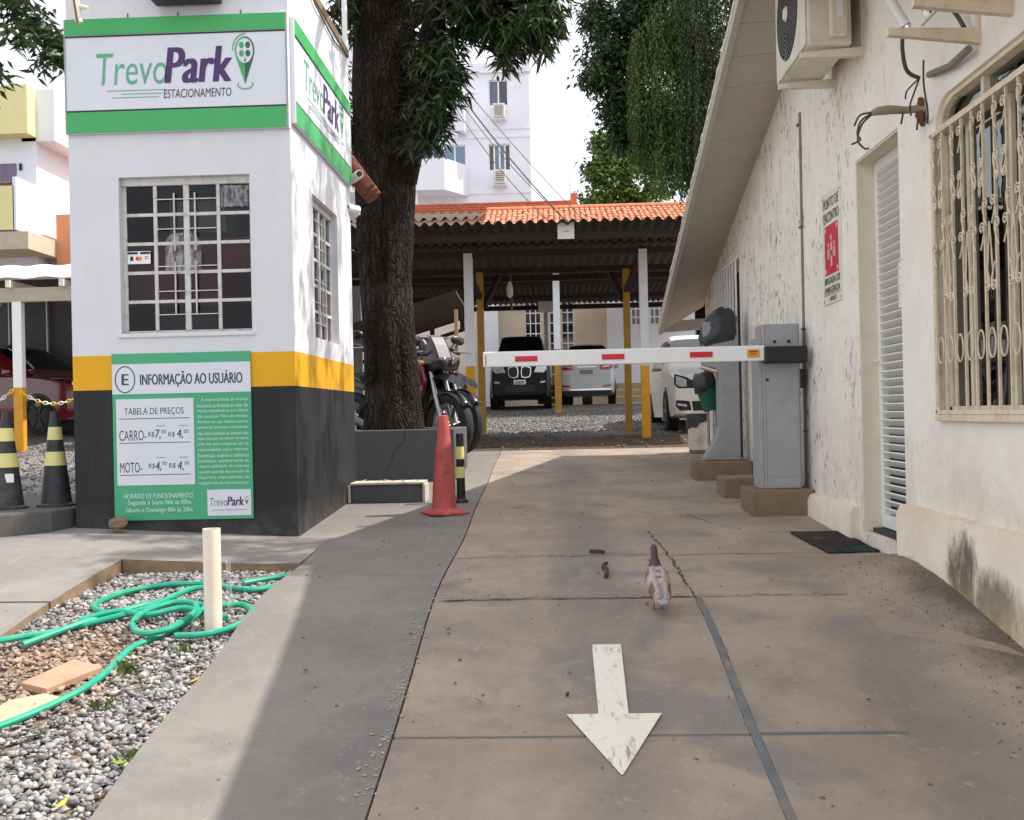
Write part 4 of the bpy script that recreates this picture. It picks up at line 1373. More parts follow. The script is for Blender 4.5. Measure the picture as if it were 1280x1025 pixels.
flat_slab([(-2.36, 4.06), (-2.27, 4.0), (-2.22, 4.1), (-2.28, 4.18)], .03, 'dark stone at the far side of the sandy patch near the kerb', 'dark_stone', 'stone', M_GROUT)

M_LEAFY = M('yellow fallen leaf', srgb(206, 168, 58), .6, var=.2, bump=0)
M_LEAFG = M('green fallen leaf', srgb(128, 146, 62), .6, var=.2, bump=0)
M_LEAFB = M('brown fallen leaf', srgb(112, 78, 50), .7, var=.2, bump=0)
def leaf_mesh(nm, mt, curl=.012):
    vv, ff = [], []
    for i in range(7):
        t = i / 6
        w = .016 * math.sin(math.pi * min(1, t * .95 + .03)) ** .8
        z = curl * (4 * (t - .5) ** 2)
        vv += [((t - .5) * .1, -w, z + w * .35), ((t - .5) * .1, 0, z), ((t - .5) * .1, w, z + w * .35)]
    for i in range(6):
        a = i * 3
        ff += [(a, a + 3, a + 4, a + 1), (a + 1, a + 4, a + 5, a + 2)]
    return MB().add(vv, ff).mesh(nm, mt, 'all')
LY, LG_, LB = leaf_mesh('fallen_leaf', M_LEAFY), leaf_mesh('fallen_leaf', M_LEAFG), leaf_mesh('fallen_leaf', M_LEAFB, .02)
def drop_leaf(me, x, y, rz, lab, s=1., zf=None, k=.016):
    o = bpy.data.objects.new('fallen_leaf', me)
    link(o)
    o.location = (x, y, (zf or GB)(x, y) + k)
    o.rotation_euler = (random.uniform(-.3, .3), random.uniform(-.3, .3), rz)
    o.scale = (s, s, s)
    tag(o, lab, 'leaf', 'fallen leaves')
drop_leaf(LY, -1.39, 4.14, 1.2, 'yellow orange leaf on the gravel edge below the pipe stub', .75, k=.03)
drop_leaf(LG_, -1.79, 3.70, .2, 'yellowish green leaf on the gravel below the hose', .9, k=.03)
drop_leaf(LG_, -1.42, 3.50, 2.4, 'greenish leaf at the strip edge between the two yellow leaves', .9, k=.03)
drop_leaf(LY, -1.50, 3.25, 1.4, 'pale yellow leaf nearest the camera on the gravel', .6, k=.03)

# small weeds in the gravel
M_WEED = leafy('weed green', srgb(86, 110, 50), srgb(128, 146, 74), .2)
def weed(x, y, n, lab, h=.06):
    vv, ff = [], []
    for i in range(n):
        a = random.uniform(0, 6.28); r = random.uniform(.0, .05)
        bx_, by_ = x + r * math.cos(a), y + r * math.sin(a)
        z = GB(x, y) + .012
        a2 = random.uniform(0, 6.28); L = random.uniform(.4, 1) * h
        tx, ty = bx_ + L * .6 * math.cos(a2), by_ + L * .6 * math.sin(a2)
        w = .004
        k = len(vv)
        vv += [(bx_ - w, by_, z), (bx_ + w, by_, z), ((bx_ + tx) / 2 + w, (by_ + ty) / 2, z + L * .7), (tx, ty, z + L * .8)]
        ff.append((k, k + 1, k + 2, k + 3))
    tag(MB().add(vv, ff).build('weed', M_WEED), lab, 'weed', 'weeds in the gravel')
weed(-1.70, 4.28, 40, 'small weed beside the hose bend in the gravel')
weed(-1.40, 3.56, 26, 'tiny weed at the strip edge beside a greenish leaf', .05)
weed(-1.66, 3.96, 22, 'sparse weed in the middle of the grey gravel', .05)
weed(-1.56, 4.50, 24, 'flat weed close in front of the pipe stub', .04)

# ------------------------------------------------------------------ kerb island and black cones on the left
M_KERB = paint('dark grey kerb paint', srgb(88, 86, 84), .8, srgb(136, 130, 122), .98, .3, .5)
ki = MB()
kz = 1.135
poly = [(-5.6, 6.25), (-3.62, 6.22), (-3.10, 6.66), (-3.045, 6.9), (-3.045, 8.2), (-5.6, 8.2)]
ki.prism(poly, 'z', .86, kz)
tag(ki.build('kerb_island', M_KERB, None, bevel=.015), 'dark grey concrete island beside the booth with two black cones on it', 'kerb')
M_CONEB = M('black cone rubber', srgb(46, 47, 50), .6, var=.12, bump=.1, dirt=srgb(110, 106, 100), dscale=7, damt=.4)
def black_cone(x, y, z, lab, rz=0.):
    c = thing('traffic_cone', lab, 'traffic cone', (x, y, z), rz, 'black cones on the kerb island')
    H_ = .615
    rr = lambda t: .098 - .072 * t
    MB().lathe([(rr(t) + .001, H_ * t) for t in (.0, .1, .25, .4, .43)] + [(rr(.44) + .002, H_ * .44)], 24).build('skirt', M_CONEB, c, True, local=True)
    for (a, b) in ((.43, .575), (.70, .835)):
        MB().lathe([(rr(a) + .002, H_ * a), (rr(b) + .002, H_ * b)], 24).build('reflective_band', M_YPALE, c, True, local=True)
    MB().lathe([(rr(.575) + .001, H_ * .575), (rr(.70) + .001, H_ * .70)], 24).build('collar', M_CONEB, c, True, local=True)
    MB().lathe([(rr(.835) + .001, H_ * .835), (rr(.97), H_ * .97), (.026, H_), (.018, H_), (.018, H_ * .9)], 24).build('tip', M_CONEB, c, True, local=True)
    MB().lathe([(.128, 0), (.128, .012), (.11, .022), (.097, .024)], 8, (0, 0, 0)).build('base', M_CONEB, c, local=True)
    return c
c1 = black_cone(-3.26, 6.62 - .0, kz, 'black traffic cone with two pale yellow bands, half hidden by the booth')
c1.location = (-3.235, 7.02, kz)
c2 = black_cone(-3.475, 6.86, kz, 'black traffic cone with two pale yellow bands, whole in view with a white patch')
b = MB().box(.02, .075, -.072, -.066, .17, .225)
b.build('white_patch', M_WHITE, c2, local=True)

# ------------------------------------------------------------------ left yard: carport, chain, building
cp = thing('side_carport', 'white roofed carport over the parked red car at the left', 'carport', (-7.0, 14.5, G(-7, 14.5)))
def sheet_roof(x0, x1, y0, z0, y1, z1, pitch, amp, mat, parent, name, th=.008):
    n = max(2, int((x1 - x0) / pitch)) * 6
    vv, ff = [], []
    for (y, z) in ((y0, z0), (y1, z1)):
        for k in (0, 1):
            for i in range(n + 1):
                x = x0 + (x1 - x0) * i / n
                vv.append((x, y, z + amp * math.cos(2 * math.pi * (x - x0) / pitch) + th * k))
    w = n + 1
    for i in range(n):
        ff += [(i, i + 1, 2 * w + i + 1, 2 * w + i), (w + i, 3 * w + i, 3 * w + i + 1, w + i + 1), (i, w + i, w + i + 1, i + 1), (2 * w + i, 2 * w + i + 1, 3 * w + i + 1, 3 * w + i)]
    return MB().add(vv, ff).build(name, mat, parent, True)
sheet_roof(-11.5, -5.4, 13.9, 3.56, 16.0, 4.02, .5, .012, M_ROOFW, cp, 'roof_sheet')
MB().box(-11.5, -5.4, 13.95, 14.05, 3.26, 3.44).build('front_beam', M('bleached timber', srgb(176, 166, 150), .85, var=.15, bump=.3, stretch=(1, 8, 8)), cp)
for x in (-8.2, -7.0, -6.3):
    MB().box(x, x + .06, 13.86, 16.0, 3.44, 3.53).build('rafter', M_PAINTW, cp)
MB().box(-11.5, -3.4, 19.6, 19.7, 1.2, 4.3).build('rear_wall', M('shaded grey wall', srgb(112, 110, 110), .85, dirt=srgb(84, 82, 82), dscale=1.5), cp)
for x in (-9.8, -9.1, -8.3):
    MB().tube([(x, 19.55, 1.4), (x, 19.55, 4.0)], .03, 8).build('wall_pipe', M_STEEL, cp, True)
sheet_roof(-11.5, -3.4, 16.0, 4.0, 19.7, 4.45, .5, .012, M_FIBRE, cp, 'rear_roof_sheet')
MB().box(-6.965, -6.845, 13.95, 14.05, G(-6.9, 14) - .02, 2.15).build('post_foot', M_YELLOW, cp)
MB().box(-6.965, -6.845, 13.95, 14.05, 2.15, 3.26).build('post', M_WHITE, cp)
for x in (-10.2,):
    MB().box(x, x + .12, 13.95, 14.05, 1.4, 3.26).build('post', M_WHITE, cp)
M_CHAINY = M('yellow chain plastic', srgb(228, 190, 60), .5, bump=0)
ch = thing('chain', 'white and yellow plastic chain slung from the carport post', 'chain', (-6.9, 13.9, 2.1))
lk = MB().tube([(.034 * math.cos(a), 0, .018 * math.sin(a)) for a in [2 * math.pi * i / 10 for i in range(11)]], .0085, 5, caps=False)
lw, ly = lk.mesh('link', M_WHITE, True), lk.mesh('link', M_CHAINY, True)
def chain(a, b, sag, n):
    for i in range(n):
        t = (i + .5) / n
        p = Vector(a).lerp(Vector(b), t); p.z -= sag * 4 * t * (1 - t)
        sl_ = (b[2] - a[2]) - sag * 4 * (1 - 2 * t)
        piece('link', lw if (i // 2) % 2 else ly, ch, p, (R(90) * (i % 2), -math.atan2(sl_, b[0] - a[0]), 0))
chain((-6.95, 13.92, 2.12), (-8.6, 13.92, 1.9), .28, 32)
chain((-6.86, 13.92, 2.10), (-5.85, 13.92, 2.2), .22, 20)

lb = thing('corner_building', 'pale yellow and white building with a balcony beyond the left carport', 'building', (-12.5, 24, 1.5))
M_YELB = M('pale yellow facade', srgb(226, 218, 160), .8, var=.04, bump=.05, dirt=srgb(204, 196, 150), dscale=.8, damt=.3)
M_SALM = M('salmon wall', srgb(214, 142, 102), .8, var=.05, bump=.05, dirt=srgb(196, 126, 90), dscale=1)
MB().box(-18, -10.6, 22.4, 32, 4.8, 7.62).build('wall', M_FARW, lb)
MB().box(-18, -10.58, 22.0, 22.4, 7.62, 8.62).build('parapet', M_YELB, lb)
MB().box(-10.9, -10.2, 22.4, 32, 7.55, 8.62).build('eave_slab', M_FARW, lb)
MB().box(-18, -10.9, 22.4, 32, 7.62, 8.4).build('roof', M_FARW, lb)
MB().box(-18, -10.60, 21.4, 21.5, 5.55, 6.42).build('balcony_front', M_YELB, lb)
MB().box(-10.62, -10.55, 21.4, 22.4, 5.55, 6.6).build('balcony_side', M_FARW, lb)
MB().box(-18, -10.3, 21.35, 32, 5.15, 5.5).build('balcony_slab', M('beige soffit slab', srgb(190, 178, 156), .8, bump=.05), lb)
MB().box(-18, -10.4, 23.0, 32, 1.4, 5.15).build('lower_wall', M_FARC, lb)
MB().box(-11.6, -11.02, 22.38, 22.42, 5.6, 7.1).build('door', M('violet grey door', srgb(112, 104, 128), .6), lb)
MB().box(-10.3, -9.2, 22.6, 26, 1.4, 6.05).build('side_wall', M_SALM, lb)
for (x, z) in ((-10.95, 6.95),):
    MB().box(x, x + .05, 22.36, 22.4, z, z + .14).build('wall_light', M_BLACK, lb)
MB().box(-10.6, -10.56, 24.0, 24.06, 6.9, 7.04).build('wall_light', M_BLACK, lb)
rr = MB()
for i in range(9):
    rr.box(-10.5, -10.47, 24.6 + .25 * i, 24.63 + .25 * i, 6.05, 7.5)
rr.build('railing', M_WHITE, lb)
pl = MB()
for i in range(12):
    pl.ball((-11.3 + .06 * i, 21.45, 6.46 + random.uniform(0, .03)), .035, 4)
stuff(pl.build('potted_plants', M_LEAFB, lb))
# ------------------------------------------------------------------ foliage
M_BARK = None
tb = NT('dark furrowed bark')
bn = tb.noise(9, 8, .7, stretch=(1, 1, .14), dist=.4)
bc = tb.mix(tb.step(bn, .3, .7), srgb(26, 22, 20), srgb(64, 56, 50))
bc = tb.mix(tb.step(tb.noise(3, 5, .6), .52, .68, 0, .55), bc, srgb(86, 77, 69))
mpv = tb.n('ShaderNodeMapping'); tb.set(mpv.inputs['Vector'], tb.pos); mpv.inputs['Scale'].default_value = (1, 1, .16)
wob = tb.n('ShaderNodeVectorMath'); wob.operation = 'ADD'
tb.set(wob.inputs[0], mpv.outputs[0])
nz = tb.n('ShaderNodeTexNoise'); tb.set(nz.inputs['Vector'], tb.pos); nz.inputs['Scale'].default_value = 5
sc_ = tb.n('ShaderNodeVectorMath'); sc_.operation = 'SCALE'; tb.set(sc_.inputs[0], nz.outputs['Color']); sc_.inputs['Scale'].default_value = .16
tb.set(wob.inputs[1], sc_.outputs[0])
fis = tb.voro(23, 'DISTANCE_TO_EDGE', 'Distance', wob.outputs[0])
bc = tb.mix(tb.step(fis, .13, .01, 0, .5), bc, srgb(14, 12, 11))
bn = tb.mul(bn, tb.step(fis, 0, .2, 0, .8), 'ADD')
M_BARK = tb.bsdf(bc, .92, 0, tb.bump(tb.mul(bn, tb.mul(tb.noise(40, 5, .7, stretch=(1, 1, .3)), .5), 'ADD'), 1.0, .04), spec=.15)
M_MANGO = leafy('mango leaves', srgb(36, 52, 30), srgb(86, 106, 54), .30, .35)
M_TREE = leafy('dense tree leaves', srgb(36, 56, 30), srgb(80, 106, 52), .28, .45)
M_VINE = leafy('hanging vine leaves', srgb(58, 84, 34), srgb(104, 130, 56), .35, .5)
M_FARG = leafy('mid green leaves', srgb(66, 100, 44), srgb(124, 158, 76), .35, .5)
M_GREYV = leafy('dusty dark vine leaves', srgb(52, 64, 40), srgb(96, 108, 72), .25, .6)


def leaves(name, pts, dirs, length, width, mat, parent, fold=.25):
    """a leaf-shaped folded quad pair at each point, pointing along dirs"""
    pts, dirs = np.asarray(pts, float), np.asarray(dirs, float)
    n = len(pts)
    dirs /= np.linalg.norm(dirs, axis=1, keepdims=True) + 1e-9
    L = (length[0] + (length[1] - length[0]) * rng.random(n))[:, None]
    W = (width[0] + (width[1] - width[0]) * rng.random(n))[:, None]
    ref = rng.normal(size=(n, 3))
    s = np.cross(dirs, ref); s /= np.linalg.norm(s, axis=1, keepdims=True) + 1e-9
    nn = np.cross(s, dirs)
    b = pts
    m = pts + dirs * L * .5 - nn * L * .04
    tip = pts + dirs * L + np.array([0, 0, -1]) * L * .12
    l = pts + dirs * L * .42 + s * W + nn * W * fold
    r = pts + dirs * L * .42 - s * W + nn * W * fold
    V = np.stack([b, l, tip, r, m], 1)
    k = (np.arange(n) * 5)[:, None]
    F = np.concatenate([k + np.array([[0, 4, 2, 1]]), k + np.array([[0, 3, 2, 4]])], 0)
    return np_mesh(name, V.reshape(-1, 3), F, mat, parent)


def whorls(centers, k, spread, droop, up=.2):
    """drooping rosettes of k leaves at twig ends"""
    C = np.repeat(np.asarray(centers, float), k, 0)
    a = rng.uniform(0, 2 * math.pi, len(C))
    dz = rng.uniform(-droop, up, len(C))
    D = np.stack([np.cos(a), np.sin(a), dz], -1)
    return C + rng.normal(size=C.shape) * spread, D


def blob(n, c, r, power=.6):
    d = rng.normal(size=(n, 3)); d /= np.linalg.norm(d, axis=1, keepdims=True)
    return np.array(c) + d * (rng.random((n, 1)) ** power) * np.array(r)


# ------------------------------------------------------------------ mango tree in its planter
mango = thing('mango_tree', 'old mango tree with a thick dark trunk rising from the grey planter', 'tree', (-1.57, 10.8, 1.55))
def bark_tube(path, radii, n=22, seed=0, amp=.10, steps=8):
    """trunk or limb with furrows and bulges"""
    P = catmull(path, steps)
    m_ = len(P)
    rr = np.interp(np.linspace(0, 1, m_), np.linspace(0, 1, len(radii)), radii)
    b = MB().tube(P, list(rr), n)
    out = []
    for k, v in enumerate(b.v):
        i = k // n
        c = P[min(i, m_ - 1)]
        d = Vector(v) - c
        a = math.atan2(d.y, d.x)
        f = 1 + amp * (mnoise.noise(Vector((math.cos(a) * 2.2, math.sin(a) * 2.2, c.z * .7 + seed))) + .5 * mnoise.noise(Vector((math.cos(a) * 6, math.sin(a) * 6, c.z * 1.1 + seed))) + (.42 * abs(mnoise.noise(Vector((math.cos(a) * 15, math.sin(a) * 15, c.z * 2.2 + seed)))) if steps > 8 else 0))
        out.append(tuple(c + d * f))
    b.v = out
    return b
trunk = bark_tube([(-1.57, 10.8, 1.45), (-1.575, 10.8, 2.0), (-1.62, 10.8, 3.0), (-1.61, 10.8, 3.9), (-1.57, 10.75, 4.9), (-1.6, 10.7, 6.2), (-1.7, 10.6, 7.5)], [.315, .275, .248, .280, .34, .25, .15], 90, 0, .085, 26)
trunk.build('trunk', M_BARK, mango, 'all')
limbs = [([(-1.45, 10.75, 4.0), (-1.28, 10.6, 4.5), (-1.10, 10.35, 5.05), (-.90, 10.0, 5.6), (-.3, 9.6, 6.2), (.5, 9.2, 6.8)], [.17, .14, .12, .10, .07, .04]),
         ([(-1.6, 10.7, 5.6), (-1.0, 9.6, 6.4), (-.2, 8.6, 6.9), (.6, 8.0, 7.2)], [.16, .12, .08, .04]),
         ([(-1.65, 10.6, 6.2), (-2.6, 9.8, 7.0), (-3.6, 9.2, 7.5)], [.14, .09, .04]),
         ([(-1.65, 10.6, 6.6), (-1.4, 8.6, 7.4), (-1.2, 7.0, 7.8)], [.14, .09, .04]),
         ([(-1.6, 10.8, 5.4), (-.6, 11.4, 6.4), (.6, 11.6, 7.2)], [.13, .08, .04])]
for p_, r_ in limbs:
    bark_tube(p_, r_, 12, 3).build('limb', M_BARK, mango, 'all')
tw = []
# the hanging masses that show in the photo
tw += list(blob(140, (-.62, 10.2, 5.60), (.55, .7, .40)))
tw += list(blob(110, (-.10, 10.1, 5.62), (.30, .7, .45)))
tw += list(blob(40, (-.02, 10.0, 5.25), (.16, .5, .22)))
tw += list(blob(26, (-.32, 10.1, 5.18), (.22, .4, .16)))
tw += list(blob(7, (-.36, 10.1, 4.98), (.07, .2, .10)))
tw += list(blob(60, (-1.0, 10.3, 4.98), (.24, .4, .42)))
tw += list(blob(44, (-1.08, 10.3, 4.52), (.20, .4, .30)))
tw += list(blob(8, (-1.16, 10.3, 4.24), (.08, .2, .08)))
tw += list(blob(26, (-2.05, 10.9, 4.6), (.16, .4, .6)))
tw += list(blob(30, (-1.9, 10.5, 5.7), (.25, .4, .5)))
# crown overhead, out of the frame, that throws the dappled shade
tw += list(blob(190, (-.2, 9.6, 6.9), (1.3, 1.3, .8)))
tw += list(blob(78, (1.75, 8.2, 7.1), (1.2, 1.2, .55)))
tw += list(blob(66, (2.7, 7.0, 7.1), (1.1, .75, .5)))
tw += list(blob(34, (4.0, 6.9, 7.0), (1.3, .6, .5)))
tw += list(blob(170, (-2.6, 9.4, 7.4), (1.4, 1.6, .8)))
tw += list(blob(130, (-1.2, 7.2, 7.7), (1.1, 1.1, .55)))
tw += list(blob(200, (.4, 11.4, 7.2), (1.4, 1.3, .8)))
tw += list(blob(110, (-1.6, 11.0, 8.0), (1.5, 1.3, .7)))
P_, D_ = whorls(tw, 19, .05, 1.6)
leaves('crown', P_, D_, (.09, .19), (.010, .020), M_MANGO, mango)
twb = MB()
for c in tw[:500:2]:
    c = np.array(c)
    q = c + np.array([-.25 + random.uniform(-.15, .1), .1, .22])
    twb.tube([c, (c + q) / 2 + np.array([0, 0, .04]), q], [.006, .009, .012], 4, caps=False)
stuff(twb.build('twigs', M_BARK, mango))

M_PLANT = paint('planter grey paint', srgb(84, 86, 88), .75, srgb(120, 116, 110), .95, .25, .4)
plt = thing('planter', 'dark grey painted planter box round the foot of the mango tree', 'planter', (-1.4, 10.7, 1.1))
pb = MB()
px0, px1, py0, py1, pz1 = -1.93, -.90, 10.0, 11.5, 1.545
for (a, b_, c_, d_) in ((px0, px1, py0, py0 + .1), (px0, px1, py1 - .1, py1), (px0, px0 + .08, py0 + .1, py1 - .1), (px1 - .08, px1, py0 + .1, py1 - .1)):
    pb2 = MB().box(a, b_, c_, d_, .98, pz1)
    pb2.build('side_wall', M_PLANT, plt, bevel=.01)
MB().box(px0 + .08, px1 - .08, py0 + .1, py1 - .1, 1.0, 1.50).build('soil', M_EARTH, plt)
crk = MB()
cpts = [(-1.36, 1.54), (-1.35, 1.47), (-1.37, 1.42), (-1.42, 1.38), (-1.46, 1.34), (-1.48, 1.27), (-1.52, 1.18)]
for p, q in zip(cpts[:-1], cpts[1:]):
    crk.bar((p[0], py0 - .0015, p[1]), (q[0], py0 - .0015, q[1]), .006, .003, up=(0, 1, 0))
crk.build('crack', M_GROUT, plt)
kb = thing('kerb_stone', 'low grey kerb block with a white worn edge beside the booth corner', 'kerb block', (-1.29, 8.6, 1.0))
MB().box(-1.575, -1.02, 8.47, 8.72, .96, 1.140).build('block', M_PLANT, kb, bevel=.012)
M_WORNW = M('worn whitewash', srgb(196, 188, 174), .85, var=.12, bump=.4, dirt=srgb(120, 112, 104), dscale=12, damt=.8)
MB().box(-1.58, -1.005, 8.455, 8.73, 1.140, 1.158).box(-1.018, -.995, 8.46, 8.72, 1.0, 1.138).box(-1.60, -1.578, 8.46, 8.72, 1.0, 1.138).build('white_edge', M_WORNW, kb, bevel=.004)
for i in range(14):
    drop_leaf(random.choice([LY, LY, LB]), random.uniform(-1.5, -1.05), random.uniform(8.5, 8.7), random.uniform(0, 6), 'small dry leaf lying on top of the white edged kerb block', .45, lambda x, y: 1.158, .006)

# ------------------------------------------------------------------ red cone and striped bollard
M_CONER = M('faded red cone', srgb(186, 88, 84), .75, var=.18, scale=6, bump=.2, bscale=50, dirt=srgb(98, 54, 52), dscale=10, damt=.85)
rc = thing('traffic_cone', 'faded red traffic cone standing at the edge of the driveway', 'traffic cone', (-.78, 7.80, G(-.78, 7.8)))
Hc = .70
prof = [(.098, .035), (.090, .06), (.088, .10), (.083, .15), (.082, .20), (.0745, .245), (.078, .262), (.072, .30), (.070, .36), (.062, .40), (.066, .415), (.058, .47), (.046, .56), (.044, .60), (.046, .615), (.038, .66), (.036, .695), (.028, .70), (.028, .66)]
cm = MB().lathe(prof, 28)
cm.v = [(x + .006 * mnoise.noise(Vector((x * 14, y * 14, z * 6))) + .012 * (z - .3), y + .006 * mnoise.noise(Vector((x * 14, y * 14, z * 6 + 9))), z) for x, y, z in cm.v]
cm.build('cone', M_CONER, rc, True, local=True)
bs = MB()
n = 40
for (r0, z) in ((.155, 0), (.155, .014), (.118, .03), (.098, .042)):
    for i in range(n):
        a = 2 * math.pi * i / n + .5
        k = 1 / max(abs(math.cos(a - .5)), abs(math.sin(a - .5)))
        r = r0 * (min(1.22, k) if z < .03 else min(1.1, k))
        bs.v.append((r * math.cos(a) * .95, r * math.sin(a), z + .006 * mnoise.noise(Vector((math.cos(a) * 2, math.sin(a) * 2, z)))))
for j in range(3):
    for i in range(n):
        bs.f.append((j * n + i, j * n + (i + 1) % n, (j + 1) * n + (i + 1) % n, (j + 1) * n + i))
bs.f += [tuple(range(n))[::-1], tuple(range(3 * n, 4 * n))]
bs.m = [0] * len(bs.f)
bs.build('base', M_CONER, rc, True, local=True)
bo = thing('bollard', 'slim black and yellow striped bollard just behind the red cone', 'bollard', (-.715, 8.42, G(-.7, 8.42)))
segs = [(0, .19, M_BLACK), (.19, .275, M_YPALE), (.275, .335, M_BLACK), (.335, .43, M_YPALE), (.43, .53, M_BLACK)]
for a, b_, m in segs:
    MB().lathe([(.036 - .012 * a, a), (.036 - .012 * b_, b_)], 18).build('band', m, bo, True, local=True)
MB().lathe([(.06, 0), (.058, .012), (.04, .03)], 18).build('foot', M_BLACK, bo, True, local=True)

# ------------------------------------------------------------------ motorcycles behind the planter
M_MRED = M('dark red tank paint', srgb(112, 20, 36), .22, var=.05, bump=0, coat=.6)
M_MBLK = M('black motorcycle paint', srgb(28, 26, 30), .3, var=.08, bump=0, coat=.4)
M_MSIL = M('silver fork', srgb(178, 178, 182), .3, .8, bump=0)
M_LENS = M('clear lens plastic', srgb(70, 74, 78), .12, .3, bump=0, spec=1.)
def motorcycle(x, y, rz, lab, accent, name='motorcycle'):
    """front wheel at local origin x = +.62, rear at -.62; forward is +x"""
    m = thing(name, lab, 'motorcycle', (x, y, G(x, y)), rz, 'motorcycles parked behind the planter')
    WR, TR = .335, .058
    def wheel(cx, w, nm):
        ty = MB()
        ty.lathe([(WR - .10, -w * .5), (WR - .05, -w * .72), (WR - .012, -w * .5), (WR, -w * .15), (WR, w * .15), (WR - .012, w * .5), (WR - .05, w * .72), (WR - .10, w * .5)], 36, (cx, 0, WR), 'y', caps=False)
        t_ = ty.build('wheel', M_RUBBER, m, True, local=True)
        rm = MB().lathe([(WR - .10, -w * .45), (WR - .115, -w * .2), (WR - .115, w * .2), (WR - .10, w * .45)], 30, (cx, 0, WR), 'y', caps=False)
        rm.build('rim', M_MSIL, t_, True, local=True)
        sp = MB()
        for i in range(6):
            a = 2 * math.pi * i / 6
            sp.bar((cx + .03 * math.cos(a), 0, WR + .03 * math.sin(a)), (cx + (WR - .11) * math.cos(a + .12), 0, WR + (WR - .11) * math.sin(a + .12)), .03, .02, up=(0, 1, 0))
        sp.build('spoke', M_MBLK, t_, local=True)
        MB().lathe([(.035, -.07), (.035, .07)], 14, (cx, 0, WR), 'y').build('hub', M_MSIL, t_, True, local=True)
        MB().ring((cx, -.062, WR), .115, .05, 24, axis='y', th=.004).build('brake_disc', M_STEEL, t_, local=True)
    wheel(.64, .085, 'front'); wheel(-.64, .11, 'rear')
    for s in (-1, 1):
        f = MB().tube([(.64, s * .085, WR), (.52, s * .085, .66), (.42, s * .075, .96)], [.027, .026, .022], 10)
        f.build('fork', M_MSIL, m, True, local=True)
    fd = MB()
    n = 16
    vv = []
    for i in range(n + 1):
        a = R(35 + 120 * i / n)
        for yy in (-.075, 0, .075):
            r = WR + .035 - (.03 if yy else 0)
            vv.append((.64 + r * math.cos(a), yy, WR + r * math.sin(a)))
    fd.add(vv, [(i * 3 + k, i * 3 + k + 1, i * 3 + k + 4, i * 3 + k + 3) for i in range(n) for k in (0, 1)])
    o = fd.build('front_mudguard', M_MBLK, m, 'all', local=True)
    sd = o.modifiers.new('thickness', 'SOLIDIFY'); sd.thickness = .008
    # beak under the headlamp
    bk = MB()
    pr_ = [(.28, .80, .09), (.50, .86, .10), (.70, .83, .085), (.90, .74, .03)]
    vv = []
    for (xx, zz, ww) in pr_:
        vv += [(xx, -ww, zz - .03), (xx, 0, zz + .025), (xx, ww, zz - .03), (xx, 0, zz - .05)]
    bk.add(vv, [(i * 4 + k, i * 4 + (k + 1) % 4, i * 4 + 4 + (k + 1) % 4, i * 4 + 4 + k) for i in range(3) for k in range(4)] + [(3, 2, 1, 0), (12, 13, 14, 15)])
    bk.build('beak', M_MBLK, m, True, local=True)
    # headlamp fairing
    fa = MB().prism([(.36, .86), (.56, .90), (.60, 1.0), (.52, 1.16), (.44, 1.26), (.38, 1.14), (.30, 1.0)], 'y', -.105, .105)
    fa.build('fairing', M_MBLK, m, bevel=.03, local=True)
    MB().ball((.56, 0, .985), (.04, .06, .055), 8).build('headlamp', M_LENS, m, True, local=True)
    MB().prism([(.50, 1.10), (.42, 1.26), (.40, 1.26), (.45, 1.10)], 'y', -.08, .08).build('windscreen', M_GLASSD, m, local=True)
    tk = MB().prism([(-.08, .74), (.20, .72), (.36, .86), (.30, 1.02), (.06, 1.03), (-.12, .90)], 'y', -.125, .125)
    tk.build('tank', accent, m, bevel=.045, local=True)
    for s in (-1, 1):
        sh = MB().prism([(.02, .80), (.38, .62), (.46, .80), (.40, .98), (.22, .98)], 'y', s * .128, s * .165)
        sh.build('tank_shroud', accent if s < 0 else M_MBLK, m, bevel=.012, local=True)
    MB().prism([(-.78, .82), (-.1, .78), (-.06, .86), (-.3, .90), (-.8, .92)], 'y', -.13, .13).build('seat', M_RUBBER, m, bevel=.03, local=True)
    MB().prism([(-.95, .86), (-.5, .70), (-.2, .66), (-.2, .78), (-.78, .84), (-.98, .92)], 'y', -.10, .10).build('tail_fairing', M_MBLK, m, bevel=.02, local=True)
    MB().box(-1.0, -.96, -.06, .06, .84, .91).build('tail_light', M_RED, m, bevel=.01, local=True)
    en = MB().prism([(-.28, .30), (.18, .30), (.26, .44), (.20, .66), (-.08, .68), (-.30, .54)], 'y', -.14, .14)
    en.build('engine', M_RUST if False else M('engine grey', srgb(72, 72, 74), .45, .6, bump=.1), m, bevel=.03, local=True)
    MB().tube([(.16, -.12, .50), (.28, -.15, .34), (.1, -.17, .26), (-.4, -.18, .30), (-.82, -.19, .44)], [.022, .022, .022, .04, .045], 10).build('exhaust', M_MSIL, m, True, local=True)
    fm = MB().tube([(.40, 0, .95), (.26, 0, .60), (.22, 0, .32)], .03, 8).tube([(.40, 0, .98), (-.1, 0, .74), (-.55, 0, .80)], .025, 8).tube([(-.1, 0, .72), (-.26, 0, .36), (-.64, 0, WR)], .026, 8)
    fm.build('frame', M_MBLK, m, True, local=True)
    hbm = MB().tube([(.26, -.40, 1.10), (.30, -.30, 1.13), (.40, -.12, 1.06), (.40, .12, 1.06), (.30, .30, 1.13), (.26, .40, 1.10)], .014, 8)
    hbm.build('handlebar', M_MBLK, m, True, local=True)
